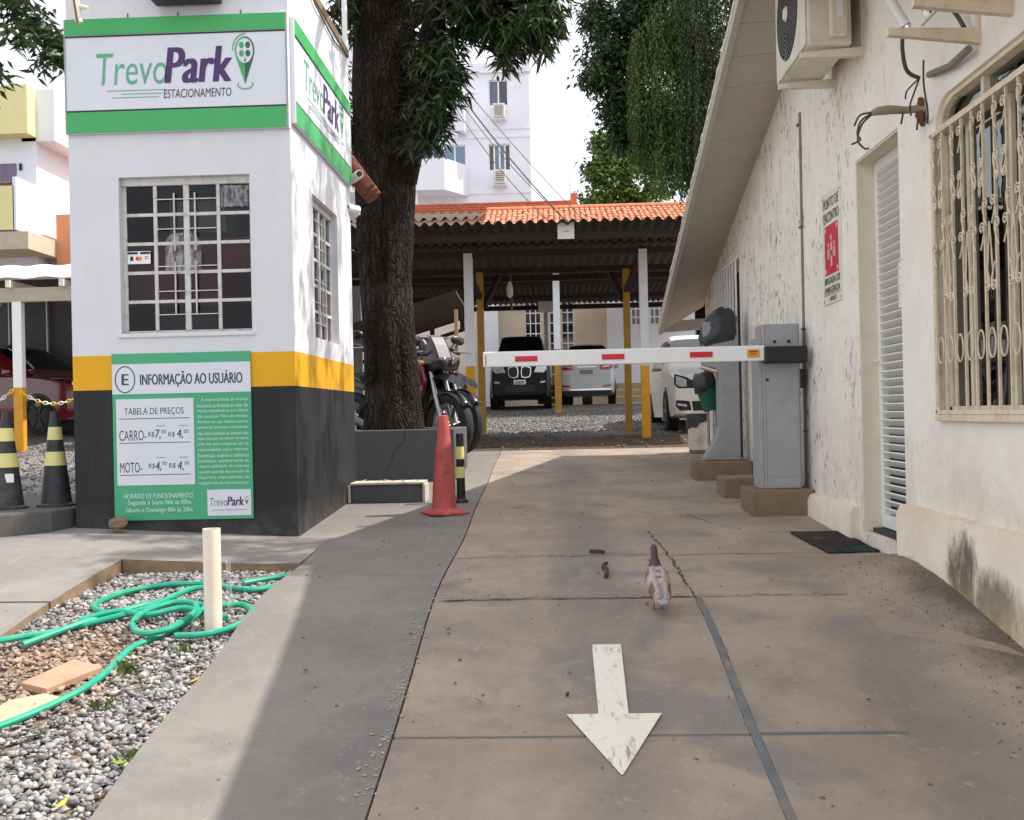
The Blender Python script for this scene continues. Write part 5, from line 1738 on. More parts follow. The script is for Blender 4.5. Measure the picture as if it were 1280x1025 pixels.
    for s in (-1, 1):
        MB().tube([(.30, s * .29, 1.13), (.25, s * .42, 1.10)], .021, 10).build('grip', M_RUBBER, m, True, local=True)
        MB().tube([(.35, s * .24, 1.12), (.36, s * .30, 1.20)], .008, 6).build('mirror_stalk', M_MBLK, m, True, local=True)
        MB().ball((.355, s * .325, 1.225), (.018, .075, .045), 8).build('mirror', M_MBLK, m, True, local=True)
        MB().tube([(.38, s * .26, 1.10), (.46, s * .40, 1.09)], .006, 6).build('lever', M_MSIL, m, True, local=True)
        MB().ball((.44, s * .18, .98), (.03, .03, .022), 6).build('indicator', M_ORANGE, m, True, local=True)
    m.scale = (1.1, 1.1, 1.1)
    return m
motorcycle(-1.60, 12.48, R(-47), 'black and dark red motorcycle with its front wheel nearest the red cone', M_MRED)
motorcycle(-1.62, 13.1, R(-40), 'grey and black motorcycle parked just behind the red one', M_MBLK)
motorcycle(-1.95, 13.75, R(-30), 'dark red motorcycle farthest back, its handlebar showing above the other two', M_MRED)
motorcycle(-2.55, 12.2, R(-78), 'dark motorcycle between the booth and the mango trunk', M_MBLK)

# ------------------------------------------------------------------ barrier and the gear beside it
zc = G(1.5, 7.35)
def block(nm, x0, x1, y0, y1, z0, z1, lab):
    b = MB().box(x0, x1, y0, y1, z0, z1)
    o = b.build(nm, M_BLOCK, None, bevel=.012)
    return tag(o, lab, 'concrete block', 'concrete blocks along the house wall')
block('concrete_block', 1.315, 1.735, 7.36, 7.80, .90, 1.125, 'brown concrete block under the grey barrier cabinet')
block('concrete_block', 1.29, 1.735, 8.36, 8.75, .95, 1.145, 'bare brown concrete block between the barrier cabinet and the ticket post')
block('concrete_block', 1.24, 1.735, 9.62, 10.0, 1.0, 1.215, 'brown concrete block under the grey ticket post')
ba = thing('barrier_gate', 'grey parking barrier cabinet with a white boom across the driveway', 'barrier', (1.56, 7.6, 1.125))
cab = MB().prism([(1.425, 7.45), (1.44, 7.43), (1.66, 7.43), (1.675, 7.45), (1.675, 7.70), (1.425, 7.70)], 'z', 1.127, 2.235)
cb_o = cab.build('cabinet', M_BARRG, ba, bevel=.006)
MB().box(1.395, 1.425, 7.45, 7.70, 1.127, 2.15).build('side_cover', M_BARRG, ba, bevel=.004)
for x in (1.505, 1.60):
    MB().lathe([(.011, 0), (.011, .006)], 14, (x, 7.424, 2.115), 'y').build('bolt', M_BLACK, ba, True)
MB().box(1.675, 1.71, 7.46, 7.62, 1.80, 1.93).build('hinge_box', M_BLACK, ba, bevel=.006)
MB().tube([(1.69, 7.6, 1.13), (1.69, 7.6, 1.95)], .016, 8).build('conduit', M_WHITE, ba, True)
hub = MB().box(1.415, 1.70, 7.315, 7.42, 1.966, 2.078)
hub.build('arm_holder', M_BLACK, ba, bevel=.012)
boom = MB().box(-.455, 1.42, 7.335, 7.375, 1.985, 2.087).build('boom', M_WHITE, ba, bevel=.006)
for v in boom.data.vertices:
    pass
for x in (-.165, .415, 1.0):
    MB().box(x - .075, x + .075, 7.330, 7.335, 2.017, 2.053).build('red_reflector', M_RED, boom)
MB().box(1.305, 1.385, 7.330, 7.335, 2.008, 2.062).build('orange_label', M_ORANGE, boom)
MB().box(1.318, 1.372, 7.3275, 7.330, 2.043, 2.050).box(1.33, 1.36, 7.3275, 7.330, 2.028, 2.033).build('label_print', M_INK, boom)
MB().box(-.440, -.434, 7.330, 7.335, 1.995, 2.065).build('end_mark', M_OCHRE, boom)

# ticket post: a flat grey S-shaped body under a black cover
kp = thing('ticket_post', 'grey S-shaped ticket post with a black plastic cover over its head', 'ticket post', (1.48, 9.8, 1.215))
M_KIOSK = M('pale grey kiosk paint', srgb(150, 153, 158), .5, var=.05, bump=.05, dirt=srgb(116, 112, 108), damt=.35)
prof = [(1.33, 1.217), (1.345, 1.25), (1.455, 1.44), (1.475, 1.52), (1.475, 1.98), (1.445, 2.03), (1.35, 2.05), (1.345, 2.08), (1.345, 2.44), (1.655, 2.44), (1.655, 1.217)]
MB().prism(prof, 'y', 9.72, 9.92).build('body', M_KIOSK, kp, bevel=.01)
MB().prism([(1.36, 2.12), (1.6, 2.12), (1.6, 2.4), (1.36, 2.4)], 'y', 9.712, 9.719).build('face_plate', M_KIOSK, kp)
MB().prism([(1.335, 2.035), (1.46, 1.995), (1.462, 2.012), (1.335, 2.055)], 'y', 9.705, 9.925).build('lip', M_CREAM, kp)
cv = MB()
ring = []
secs = [(2.20, 1.335, 1.40, .10), (2.27, 1.315, 1.46, .125), (2.31, 1.33, 1.66, .14), (2.37, 1.335, 1.67, .145), (2.44, 1.355, 1.66, .14), (2.50, 1.40, 1.665, .13), (2.55, 1.48, 1.63, .10), (2.57, 1.52, 1.60, .03)]
nn = 22
for (z, x0, x1, dy) in secs:
    for i in range(nn):
        a = 2 * math.pi * i / nn
        cx, rx = (x0 + x1) / 2, (x1 - x0) / 2
        w = mnoise.noise(Vector((math.cos(a) * 2.4, math.sin(a) * 2.4, z * 7)))
        cv.v.append((cx + rx * math.cos(a) * (1 + .1 * w), 9.82 + (dy + .01) * math.sin(a) * (1 + .35 * w), z + .02 * w - .05 * math.cos(a) * (1 if z < 2.4 else .3)))
for j in range(len(secs) - 1):
    for i in range(nn):
        cv.f.append((j * nn + i, j * nn + (i + 1) % nn, (j + 1) * nn + (i + 1) % nn, (j + 1) * nn + i))
cv.f.append(tuple(range((len(secs) - 1) * nn, len(secs) * nn)))
cv.m = [0] * len(cv.f)
M_COVER = M('black plastic cover sheet', srgb(52, 54, 58), .4, var=.15, bump=.4, bscale=24)
cov = cv.build('plastic_cover', M_COVER, None, 'all')
tag(cov, 'crumpled black plastic cover tied over the head of the ticket post', 'cover')
# bins
M_BINW = M('dirty white bin', srgb(216, 212, 200), .55, var=.05, bump=.05, dirt=srgb(150, 138, 120), damt=.5)
bn_ = thing('bin', 'white drum bin with a black bag hanging over its rim beside the white car', 'bin', (1.67, 12.55, G(1.67, 12.55)))
MB().lathe([(.118, .035), (.122, .05), (.12, .07), (.126, .10), (.130, .40), (.136, .405), (.136, .425), (.130, .43), (.125, .40)], 26).build('drum', M_BINW, bn_, True, local=True)
MB().lathe([(.12, 0), (.12, .035)], 20).build('plinth', M_BLOCK, bn_, True, local=True)
bg = MB().lathe([(.142, .34), (.146, .40), (.143, .44), (.12, .45), (.10, .40)], 26, caps=False)
bg.v = [(x * (1 + .06 * mnoise.noise(Vector((x * 20, y * 20, 1)))), y, z + (.05 * mnoise.noise(Vector((x * 14, y * 14, 3))) if z < .39 else 0) - (.06 if x < -.05 and z < .39 else 0)) for x, y, z in bg.v]
o = bg.build('bag', M_COVER, bn_, 'all', local=True)
MB().lathe([(.155, .445), (.158, .458), (.15, .47), (.02, .478)], 26, (-.0, 0, 0)).build('lid', M_BINW, bn_, True, local=True)
gbn = thing('bin', 'small green bin with a black liner tipped against the ticket post', 'bin', (1.50, 10.35, 1.66))
rt = Matrix.Rotation(R(-14), 4, 'Y')
bm_ = MB().lathe([(.075, 0), (.098, .24), (.104, .25), (.104, .265)], 22, caps=True)
bm_.v = [tuple(rt @ Vector(p)) for p in bm_.v]
bm_.build('tub', M('dark green bin plastic', srgb(28, 98, 76), .5, bump=.03), gbn, True, local=True)
bm_ = MB().lathe([(.107, .20), (.112, .26), (.10, .34), (.07, .37), (.02, .36)], 22)
bm_.v = [tuple(rt @ Vector((x * (1 + .15 * mnoise.noise(Vector((x * 18, y * 18, z * 12)))), y, z + .04 * mnoise.noise(Vector((x * 12, y * 12, 5)))))) for x, y, z in bm_.v]
bm_.build('liner', M_COVER, gbn, 'all', local=True)
MB().tube([(1.53, 10.35, 1.22), (1.53, 10.35, 1.68)], .02, 8).tube([(1.47, 10.4, 1.22), (1.47, 10.4, 1.68)], .012, 8).build('stand', M_STEEL, gbn, True)
# ------------------------------------------------------------------ carports over the drive
cpt = thing('carport', 'long carport of wavy fibre sheets on white and yellow posts across the drive', 'carport', (.2, 15.6, G(.2, 15.6)))
PIT = .139
sheet_roof(-4.4, 3.9, 14.35, 4.175, 15.95, 4.10, PIT, .026, M_FIBRE, cpt, 'roof_sheet')
sheet_roof(-4.4, 3.9, 15.75, 4.085, 17.45, 3.96, PIT, .024, M_FIBRE, cpt, 'roof_sheet')
sheet_roof(-4.4, -.90, 14.28, 4.225, 16.2, 4.64, PIT, .030, M_FIBRE, cpt, 'roof_sheet')
for (y, z, a, b) in ((14.62, 4.08, -4.4, 3.9), (15.60, 4.0, -4.4, 3.9), (16.70, 3.90, -4.4, 3.9), (17.35, 3.86, -4.4, 3.9)):
    MB().box(a, b, y - .04, y + .04, z - .10, z + .02 - .03).build('purlin', M_TIMBER, cpt)
def post(x, y, w, zmid, ztop, upper, lower, parent, lab=None):
    z0 = G(x, y) - .05
    MB().box(x - w / 2, x + w / 2, y - w / 2, y + w / 2, z0, zmid).build('post_foot', lower, parent)
    MB().box(x - w / 2, x + w / 2, y - w / 2, y + w / 2, zmid, ztop).build('post', upper, parent)
M_PW = M('white post paint', srgb(216, 218, 222), .6, var=.04, bump=.05, dirt=srgb(170, 166, 158), damt=.3)
post(-1.15, 15.6, .125, 2.355, 3.96, M_PW, M_YELLOW, cpt)
post(1.33, 15.6, .118, 2.31, 3.96, M_PW, M_YELLOW, cpt)
post(-1.06, 16.7, .105, 2.6, 3.83, M_OCHRE, M_OCHRE, cpt)
post(1.165, 16.7, .10, 2.6, 3.83, M_OCHRE, M_OCHRE, cpt)
for (a, b) in (((-1.0, 16.7, 3.3), (-.78, 17.2, 3.85)), ((-1.06, 16.65, 3.45), (-1.25, 15.7, 3.98)), ((1.16, 16.65, 3.5), (1.36, 15.7, 4.0)), ((1.1, 16.7, 3.4), (.95, 17.2, 3.85))):
    MB().bar(a, b, .07, .07).build('brace', M_TIMBER, cpt)
sg = thing('small_sign', 'small square white sign hanging from the front edge of the carport', 'sign', (.235, 14.52, 3.96))
MB().box(.125, .345, 14.50, 14.512, 4.01 - .045, 4.225 - .04).build('panel', M_WHITE, sg)
lettering('LARA', (.205, 14.4985, 4.055), (1, 0, 0), (0, 0, 1), .072, .022, M_INK, sg)
MB().tube([(.15, 14.52, 4.17), (.15, 14.56, 4.26)], .004, 5).build('wire', M_WIRE, sg)
lp_ = thing('hanging_lamp', 'white lamp bulb hanging under the carport roof', 'lamp', (-.61, 17.0, 3.5))
MB().lathe([(.001, 3.46), (.045, 3.50), (.052, 3.58), (.04, 3.66), (.025, 3.70), (.02, 3.72)], 16, (-.615, 17.0, 0)).build('bulb', M_PW, lp_, True)
MB().tube([(-.615, 17.0, 3.72), (-.61, 17.0, 4.0)], .008, 6).tube([(-.60, 17.05, 4.0), (-.595, 17.05, 3.28)], .018, 6).build('cord', M_BLACK, lp_, True)

cp2 = thing('rear_carport', 'second wavy sheet roof farther back over the parked black car', 'carport', (.2, 23.5, 1.7))
for (y0, z0, y1, z1) in ((22.5, 4.83, 24.5, 4.76), (24.3, 4.765, 26.5, 4.70), (26.3, 4.71, 29.6, 4.62)):
    sheet_roof(-6.5, 5.2, y0, z0, y1, z1, PIT * 1.02, .028, M_FIBRE, cp2, 'roof_sheet')
for (y, z) in ((22.7, 4.72), (24.4, 4.62), (26.4, 4.52), (29.0, 4.52)):
    MB().box(-6.5, 5.2, y - .05, y + .05, z - .12, z).build('purlin', M_TIMBER, cp2)
sheet_roof(.6, 4.4, 30.2, 4.72, 32.2, 4.95, PIT, .028, M_ROOFW, cp2, 'pale_roof_sheet')
post(.14, 23.0, .14, 3.0, 4.6, M_PW, M_OCHRE, cp2)
post(3.6, 23.0, .14, 3.0, 4.6, M_OCHRE, M_OCHRE, cp2)
isg = thing('small_sign', 'grey sign box on a slim grey post between the black and the silver car', 'sign', (-.12, 28.5, 1.7))
MB().box(-.30, .16, 28.4, 28.46, 4.28, 4.56).build('panel', M_PW, isg)
MB().box(-.16, -.06, 28.47, 28.55, 1.7, 4.5).build('post', M_STEEL, isg)

# dark lean-to at the left of the drive, with bright slits under its edge
ln = thing('lean_to', 'dark sloping lean-to roof at the left behind the motorcycles', 'lean-to', (-3.0, 20, 1.6))
MB().add([(-5.5, 19.0, 2.64), (-1.62, 19.0, 3.78), (-1.62, 22.4, 3.66), (-5.5, 22.4, 2.52), (-5.5, 19.0, 2.70), (-1.62, 19.0, 3.84), (-1.62, 22.4, 3.72), (-5.5, 22.4, 2.58)], [(3, 2, 1, 0), (4, 5, 6, 7), (0, 1, 5, 4), (1, 2, 6, 5), (2, 3, 7, 6), (3, 0, 4, 7)]).build('roof', M_TIMBER, ln)
MB().bar((-5.5, 22.42, 2.32), (-1.62, 22.42, 3.46), .07, .07).build('edge_rail', M_TIMBER, ln)
for i in range(6):
    x = -1.8 - .62 * i
    MB().bar((x, 22.42, 3.46 - .294 * (-1.62 - x)), (x, 22.42, 3.68 - .294 * (-1.62 - x)), .09, .06).build('hanger', M_TIMBER, ln)
MB().box(-1.66, -1.60, 18.95, 19.01, 1.5, 3.5).build('post', M_CLAYP, ln)
MB().box(-5.4, -5.34, 19.0, 19.06, 1.4, 2.6).build('post', M_TIMBER, ln)

# ------------------------------------------------------------------ cars
M_TINT = M('tinted car glass', srgb(14, 16, 18), .05, bump=0, var=.1, spec=.9)
M_TRIM = M('black car trim', srgb(20, 20, 22), .5, bump=.05)
M_PLATE = M('plate white', srgb(210, 210, 208), .5, bump=0)
M_TAIL = M('tail lamp red', srgb(168, 20, 30), .15, bump=0, coat=.6)
M_HEAD = M('headlamp glass', srgb(176, 184, 190), .1, .5, bump=0, var=.3, scale=30, spec=1.)
M_CBLK = M('black car paint', srgb(8, 9, 11), .32, bump=0, var=.05, spec=.3)
M_CWHT = M('white car paint', srgb(226, 223, 214), .42, bump=0, var=.02, coat=.2)
M_CSIL = M('silver car paint', srgb(176, 178, 177), .25, .15, bump=0, var=.02, coat=.7)
M_CRED = M('shade-darkened red paint', srgb(112, 12, 22), .2, bump=0, var=.04, coat=.8)  # red darkened so the car reads as standing in shade
M_AMBER = M('amber lamp', srgb(226, 130, 40), .2, bump=0)


def spline(vals, ts, n):
    vals = np.asarray(vals, float)
    k = len(vals)
    out = []
    for i in range(k - 1):
        p0, p1, p2, p3 = vals[max(i - 1, 0)], vals[i], vals[i + 1], vals[min(i + 2, k - 1)]
        for j in range(n):
            t = j / n
            out.append(.5 * (2 * p1 + (p2 - p0) * t + (2 * p0 - 5 * p1 + 4 * p2 - p3) * t * t + (3 * p1 - p0 - 3 * p2 + p3) * t ** 3))
    out.append(vals[-1])
    return np.array(out)


def car_body(stations, W, nsub=4):
    """stations: (y, width factor, z sill, z belt, z top, top width factor). Returns grid [i][j] -> (x, y, z), full width"""
    rows = []
    for (y, w, zs, zb, zt, wt) in stations:
        h = W / 2 * w
        t = W / 2 * wt
        rows.append([(0.001, y, zs), (h * .86, y, zs), (h * .975, y, zs + .07), (h, y, zs + (zb - zs) * .55), (h * .965, y, zb - .02), (h * .93, y, zb + .012),
                     (t + (h * .93 - t) * .12, y, zb + (zt - zb) * .86), (t * .9, y, zt - .004), (t * .5, y, zt + .012), (0.0, y, zt + .016)])
    g = np.array(rows)                                   # S x 10 x 3
    g = np.stack([spline(g[i], None, nsub) for i in range(len(g))])
    g = np.stack([spline(g[:, j], None, nsub) for j in range(g.shape[1])], 1)
    return g


def grid_patch(g, i0, i1, j0, j1, off, sides=(1, -1)):
    b = MB()
    S = g[i0:i1 + 1, j0:j1 + 1]
    du = np.gradient(S, axis=0); dv = np.gradient(S, axis=1)
    nn_ = np.cross(du, dv); nn_ /= np.linalg.norm(nn_, axis=2, keepdims=True) + 1e-9
    c = g.mean((0, 1)) * np.array([0, 1, 1])
    flip = np.sign(((S - c) * nn_).sum()) or 1
    S2 = S + nn_ * off * flip
    a, b_ = S2.shape[:2]
    for s in sides:
        V = S2 * np.array([s, 1, 1])
        k = len(b.v)
        f = [(p * b_ + q, p * b_ + q + 1, (p + 1) * b_ + q + 1, (p + 1) * b_ + q) for p in range(a - 1) for q in range(b_ - 1)]
        if (s < 0) != (flip < 0):
            f = [tuple(reversed(x)) for x in f]
        b.add([tuple(v) for v in V.reshape(-1, 3)], f)
    return b


def make_car(name, lab, loc, rz, W, st, paintm, wheels, WRAD, glass, tall=.16, group=None):
    """local frame: front of the car at y = 0 facing -y, tail at y = L"""
    c = thing(name, lab, 'car', loc, rz, group)
    NS = 4
    st = [(y, w, zs, zb, zt + max(0, zt - 1.0) * tall, wt) for (y, w, zs, zb, zt, wt) in st]
    g = car_body(st, W, NS)
    b = MB()
    nI, nJ = g.shape[:2]
    full = np.concatenate([g, (g * np.array([-1, 1, 1]))[:, ::-1][:, 1:]], 1)
    m = full.shape[1]
    b.add([tuple(v) for v in full.reshape(-1, 3)], [(i * m + j, (i + 1) * m + j, (i + 1) * m + j + 1, i * m + j + 1) for i in range(nI - 1) for j in range(m - 1)])
    b.add([tuple(v) for v in full[0]], [tuple(range(m))])
    b.add([tuple(v) for v in full[-1]], [tuple(range(m))[::-1]])
    b.build('body', paintm, c, True, local=True)
    for nm, (s0, s1, j0, j1), off in glass:
        o = grid_patch(g, int(s0 * NS), int(s1 * NS), int(j0 * NS), int(j1 * NS), off, (1, -1))
        o.build(nm, M_TINT, c, 'all', local=True)
    for y in wheels:
        for s in (-1, 1):
            hw = W / 2
            MB().lathe([(WRAD + .045, -.004), (WRAD + .045, .006), (WRAD * .6, .006)], 30, (s * (hw - .006), y, WRAD), 'x').build('wheel_arch', M_TRIM, c, local=True)
            x = s * (hw - .075)
            t_ = MB().lathe([(WRAD * .66, -.085), (WRAD * .95, -.09), (WRAD, -.06), (WRAD, .06), (WRAD * .95, .09), (WRAD * .66, .085)], 28, (x, y, WRAD), 'x', caps=False)
            w_ = t_.build('wheel', M_RUBBER, c, True, local=True)
            rmm = MB().lathe([(WRAD * .66, 0), (WRAD * .6, .0)], 24, (x + s * .07, y, WRAD), 'x', caps=False)
            for q in range(6):
                a = 2 * math.pi * q / 6
                rmm.bar((x + s * .075, y, WRAD), (x + s * .075, y + WRAD * .64 * math.cos(a), WRAD + WRAD * .64 * math.sin(a)), .05, .02, up=(1, 0, 0))
            rmm.lathe([(WRAD * .2, -.0), (WRAD * .2, .02)], 12, (x + s * .07, y, WRAD), 'x')
            rmm.build('rim', M_STEEL, w_, local=True)
    return c, g


def decal(c, pts, y, mat, nm, depth=.05, parent=None, sgn=-1, bevel=.008):
    """a shaped piece standing just proud of the front (sgn -1) or back (+1)"""
    return MB().prism(pts, 'y', y + sgn * .012, y - sgn * depth).build(nm, mat, parent or c, bevel=bevel, local=True)


def mirror(pts):
    return [(-x, z) for x, z in pts]


# black four-wheel-drive, seen from the front
Ws = 1.33
st_suv = [(0, .80, .34, .86, .93, .62), (.05, .93, .27, .93, 1.0, .70), (.35, .985, .25, 1.0, 1.06, .76), (.9, 1., .25, 1.05, 1.11, .80), (1.32, 1., .25, 1.08, 1.15, .80), (1.95, 1., .25, 1.09, 1.55, .70), (2.5, 1., .25, 1.10, 1.63, .70), (3.6, 1., .25, 1.12, 1.60, .69), (4.25, .98, .28, 1.14, 1.46, .66), (4.6, .94, .34, 1.12, 1.18, .62), (4.68, .9, .4, 1.0, 1.06, .6)]
suv, gs = make_car('parked_car', 'black four wheel drive car facing the camera under the rear carport', (-.68, 23.55, G(-.68, 23.9)), 0, Ws, st_suv, M_CBLK, (.88, 3.72), .36,
                   [('windscreen', (4.25, 5.0, 6.0, 9), .006), ('side_window', (5.0, 8.2, 5.15, 6.0), .006), ('rear_window', (8.1, 8.9, 6.0, 9), .006)], group='cars parked in the yard')
for s in (1, -1):
    f = (lambda p: p) if s > 0 else mirror
    decal(suv, f([(.30, .80), (.36, .93), (.57, .96), (.585, .86), (.52, .79)]), .004, M_HEAD, 'headlight')
    k = f([(.035, .70), (.02, .80), (.035, .92), (.09, .945), (.20, .935), (.255, .90), (.255, .78), (.22, .70), (.12, .675)])
    kid = decal(suv, k, .0, M_CHROME, 'kidney_grille', .04)
    kx = sum(p[0] for p in k) / len(k); kz2 = sum(p[1] for p in k) / len(k)
    decal(suv, [(kx + (x - kx) * .80, kz2 + (z - kz2) * .84) for x, z in k], -.010, M_TRIM, 'grille_mesh', .03, kid)
    decal(suv, f([(.40, .52), (.42, .64), (.55, .66), (.575, .56)]), .0, M_TRIM, 'air_intake')
    decal(suv, f([(.44, .565), (.44, .60), (.55, .615), (.55, .58)]), -.008, M_HEAD, 'fog_lamp')
    MB().prism(f([(.64, 1.10), (.66, 1.20), (.79, 1.21), (.80, 1.12)]), 'y', 1.38, 1.50).build('mirror', M_CBLK, suv, bevel=.02, local=True)
decal(suv, [(-.30, .38), (-.36, .52), (.36, .52), (.30, .38)], .0, M_TRIM, 'lower_grille')
decal(suv, [(-.13, .545), (-.13, .645), (.13, .645), (.13, .545)], -.012, M_PLATE, 'number_plate', .02)
for i in range(7):
    MB().box(-.095 + .028 * i, -.078 + .028 * i, -.0275, -.024, .565, .615).build('plate_character', M_INK, suv, local=True)
MB().lathe([(.030, 0), (.030, .012), (.015, .014)], 18, (0, -.002, .965), 'y').build('badge', M_CHROME, suv, True, local=True)
for s in (-1, 1):
    MB().tube([(s * .46, 2.0, 1.60), (s * .47, 2.6, 1.665), (s * .47, 3.6, 1.64), (s * .45, 4.0, 1.58)], .014, 6).build('roof_rail', M_CHROME, suv, True, local=True)
MB().box(-.09, -.03, 1.72, 1.78, 1.30, 1.42).build('inner_mirror', M_INKG, suv, local=True)

# silver saloon, seen from behind
st_sed = [(0, .82, .32, .66, .72, .60), (.06, .94, .25, .72, .79, .68), (.5, .99, .22, .82, .87, .76), (1.15, 1., .21, .90, .95, .80), (1.95, 1., .21, .92, 1.37, .68), (2.5, 1., .21, .93, 1.45, .68), (3.3, 1., .21, .95, 1.38, .66), (3.95, 1., .22, 1.0, 1.09, .76), (4.30, .975, .26, 1.02, 1.09, .74), (4.42, .93, .31, .96, 1.02, .70), (4.46, .86, .38, .84, .88, .64)]
sed, gd = make_car('parked_car', 'silver saloon car showing its tail between the yellow posts', (1.07, 29.4, 1.83), R(180) - R(3.5), 1.27, st_sed, M_CSIL, (.82, 3.5), .32,
                   [('windscreen', (3.2, 4.0, 6.0, 9), .006), ('side_window', (4.0, 6.2, 5.15, 6.0), .006), ('rear_window', (6.1, 6.9, 6.0, 9), .006)], tall=.05, group='cars parked in the yard')
Yt = 4.46
for s in (1, -1):
    f = (lambda p: p) if s > 0 else mirror
    tl_ = decal(sed, f([(.30, .80), (.31, .90), (.46, .955), (.585, .955), (.60, .84), (.50, .79)]), Yt - .004, M_TAIL, 'tail_light', .10, None, 1)
    decal(sed, f([(.36, .845), (.36, .875), (.55, .90), (.56, .87)]), Yt + .006, M_HEAD, 'reverse_lamp', .03, tl_, 1, .003)
    decal(sed, f([(.37, .40), (.37, .445), (.55, .46), (.56, .42)]), Yt + .0, M_TAIL, 'reflector', .06, None, 1, .003)
    MB().prism(f([(.60, .93), (.62, 1.02), (.74, 1.03), (.74, .95)]), 'y', 1.35, 1.47).build('mirror', M_CSIL, sed, bevel=.02, local=True)
decal(sed, [(-.24, .66), (-.28, .84), (.28, .84), (.24, .66)], Yt - .006, M_CSIL, 'plate_recess', .02, None, 1)
decal(sed, [(-.15, .70), (-.15, .80), (.15, .80), (.15, .70)], Yt + .002, M_INKG, 'number_plate', .02, None, 1)
decal(sed, [(-.22, .855), (-.22, .875), (.22, .875), (.22, .855)], Yt + .0, M_CHROME, 'chrome_strip', .04, None, 1, .003)
MB().lathe([(.034, 0), (.034, .010)], 18, (0, Yt + .004, .93), 'y').build('badge', M_CHROME, sed, True, local=True)
decal(sed, [(-.55, .33), (-.57, .37), (.57, .37), (.55, .33)], Yt - .0, M_CHROME, 'bumper_strip', .06, None, 1, .003)
decal(sed, [(-.50, .20), (-.55, .32), (.55, .32), (.50, .20)], Yt - .002, M_TRIM, 'lower_bumper', .06, None, 1)

# white hatchback at the right, front corner towards the camera
st_h = [(0, .82, .32, .70, .76, .62), (.05, .94, .24, .76, .83, .70), (.4, .99, .21, .86, .92, .76), (.95, 1., .20, .93, .985, .80), (1.7, 1., .20, .95, 1.38, .69), (2.2, 1., .20, .96, 1.46, .69), (3.1, 1., .20, .98, 1.43, .68), (3.65, .99, .24, 1.0, 1.22, .66), (3.92, .95, .32, .94, 1.0, .62), (3.98, .9, .38, .82, .88, .6)]
hat, gh = make_car('parked_car', 'white hatchback parked at the right beyond the white bin', (2.36, 16.02, G(2.2, 16.4)), 0, 1.26, st_h, M_CWHT, (.74, 3.25), .315,
                   [('windscreen', (3.25, 4.0, 6.0, 9), .006), ('side_window', (4.0, 7.0, 5.15, 6.0), .006), ('rear_window', (6.6, 7.4, 6.0, 9), .006)], group='cars parked in the yard')
for s in (1, -1):
    f = (lambda p: p) if s > 0 else mirror
    h_ = decal(hat, f([(.28, .635), (.27, .735), (.40, .80), (.565, .85), (.575, .70), (.52, .635)]), .008, M_TRIM, 'headlight', .07)
    decal(hat, f([(.40, .66), (.40, .76), (.55, .82), (.555, .70), (.51, .66)]), -.004, M_HEAD, 'lamp_lens', .05, h_)
    decal(hat, f([(.33, .32), (.36, .45), (.55, .47), (.56, .38), (.50, .31)]), .004, M_TRIM, 'air_intake', .06)
    decal(hat, f([(.40, .36), (.40, .40), (.54, .42), (.54, .385)]), -.006, M_HEAD, 'fog_lamp', .03)
    MB().prism(f([(.605, .96), (.62, 1.07), (.745, 1.08), (.755, .985)]), 'y', 1.20, 1.34).build('mirror', M_CWHT, hat, bevel=.025, local=True)
    MB().box(s * .6275 - .004, s * .6275 + .004, 2.05, 2.2, .80, .83).build('door_handle', M_CWHT, hat, bevel=.003, local=True)
decal(hat, [(-.24, .655), (-.24, .715), (.24, .715), (.24, .655)], .0, M_TRIM, 'grille')
MB().lathe([(.045, 0), (.045, .012), (.03, .014)], 18, (0, -.005, .69), 'y').build('badge', M_CHROME, hat, True, local=True)
decal(hat, [(-.30, .27), (-.33, .45), (.33, .45), (.30, .27)], .005, M_TRIM, 'lower_grille')
decal(hat, [(-.14, .48), (-.14, .57), (.14, .57), (.14, .48)], -.01, M_PLATE, 'number_plate', .02)
MB().tube([(.1, 2.5, 1.47), (.1, 2.62, 1.70)], .006, 5).build('aerial', M_BLACK, hat, True, local=True)
for (y0, y1) in ((.04, .10),):
    MB().tube([(-.50, .98, .99), (-.1, 1.06, 1.0)], .008, 5).build('wiper', M_BLACK, hat, True, local=True)

# red car in the shade of the left carport
red, gr_ = make_car('parked_car', 'red car in the shade under the left carport', (-7.3, 17.75, G(-7.5, 18) - .01), R(72), 1.5, [(a, b, c_, d, e, f_) for (a, b, c_, d, e, f_) in st_h], M_CRED, (.74, 3.25), .315,
                    [('windscreen', (3.25, 4.0, 6.0, 9), .006), ('side_window', (4.0, 7.0, 5.15, 6.0), .006), ('rear_window', (6.6, 7.4, 6.0, 9), .006)], group='cars parked in the yard')
for s in (1, -1):
    f = (lambda p: p) if s > 0 else mirror
    decal(red, f([(.30, .635), (.29, .735), (.46, .80), (.665, .85), (.675, .70), (.6, .635)]), .05, M_HEAD, 'headlight', .07)
    MB().prism(f([(.72, .96), (.74, 1.07), (.87, 1.08), (.875, .985)]), 'y', 1.20, 1.34).build('mirror', M_CRED, red, bevel=.025, local=True)
for ch_ in list(red.children):
    for c2_ in list(ch_.children):
        if c2_.name.startswith('rim'):
            c2_.data.materials[0] = M_TRIM  # rims blackened too, the dark of the wheel arch put into their colour
decal(red, [(-.34, .27), (-.4, .45), (.4, .45), (.34, .27)], .005, M_TRIM, 'lower_grille')
# low timber stacks between the cars
for i, (x, y, lab) in enumerate(((.02, 27.2, 'stack of pale boards between the black and the silver car'), (1.95, 27.4, 'stack of pale boards right of the silver car'))):
    t_ = thing('board_stack', lab, 'board stack', (x, y, 1.7), 0, 'board stacks at the back of the yard')
    M_BOARD = M('pale board', srgb(206, 170, 122), .8, var=.15, bump=.2)
    for k in range(4):
        MB().box(x - .4 + .03 * k, x + .42 - .02 * k, y, y + .5, 1.72 + .17 * k, 1.86 + .17 * k).build('board', M_BOARD, t_)
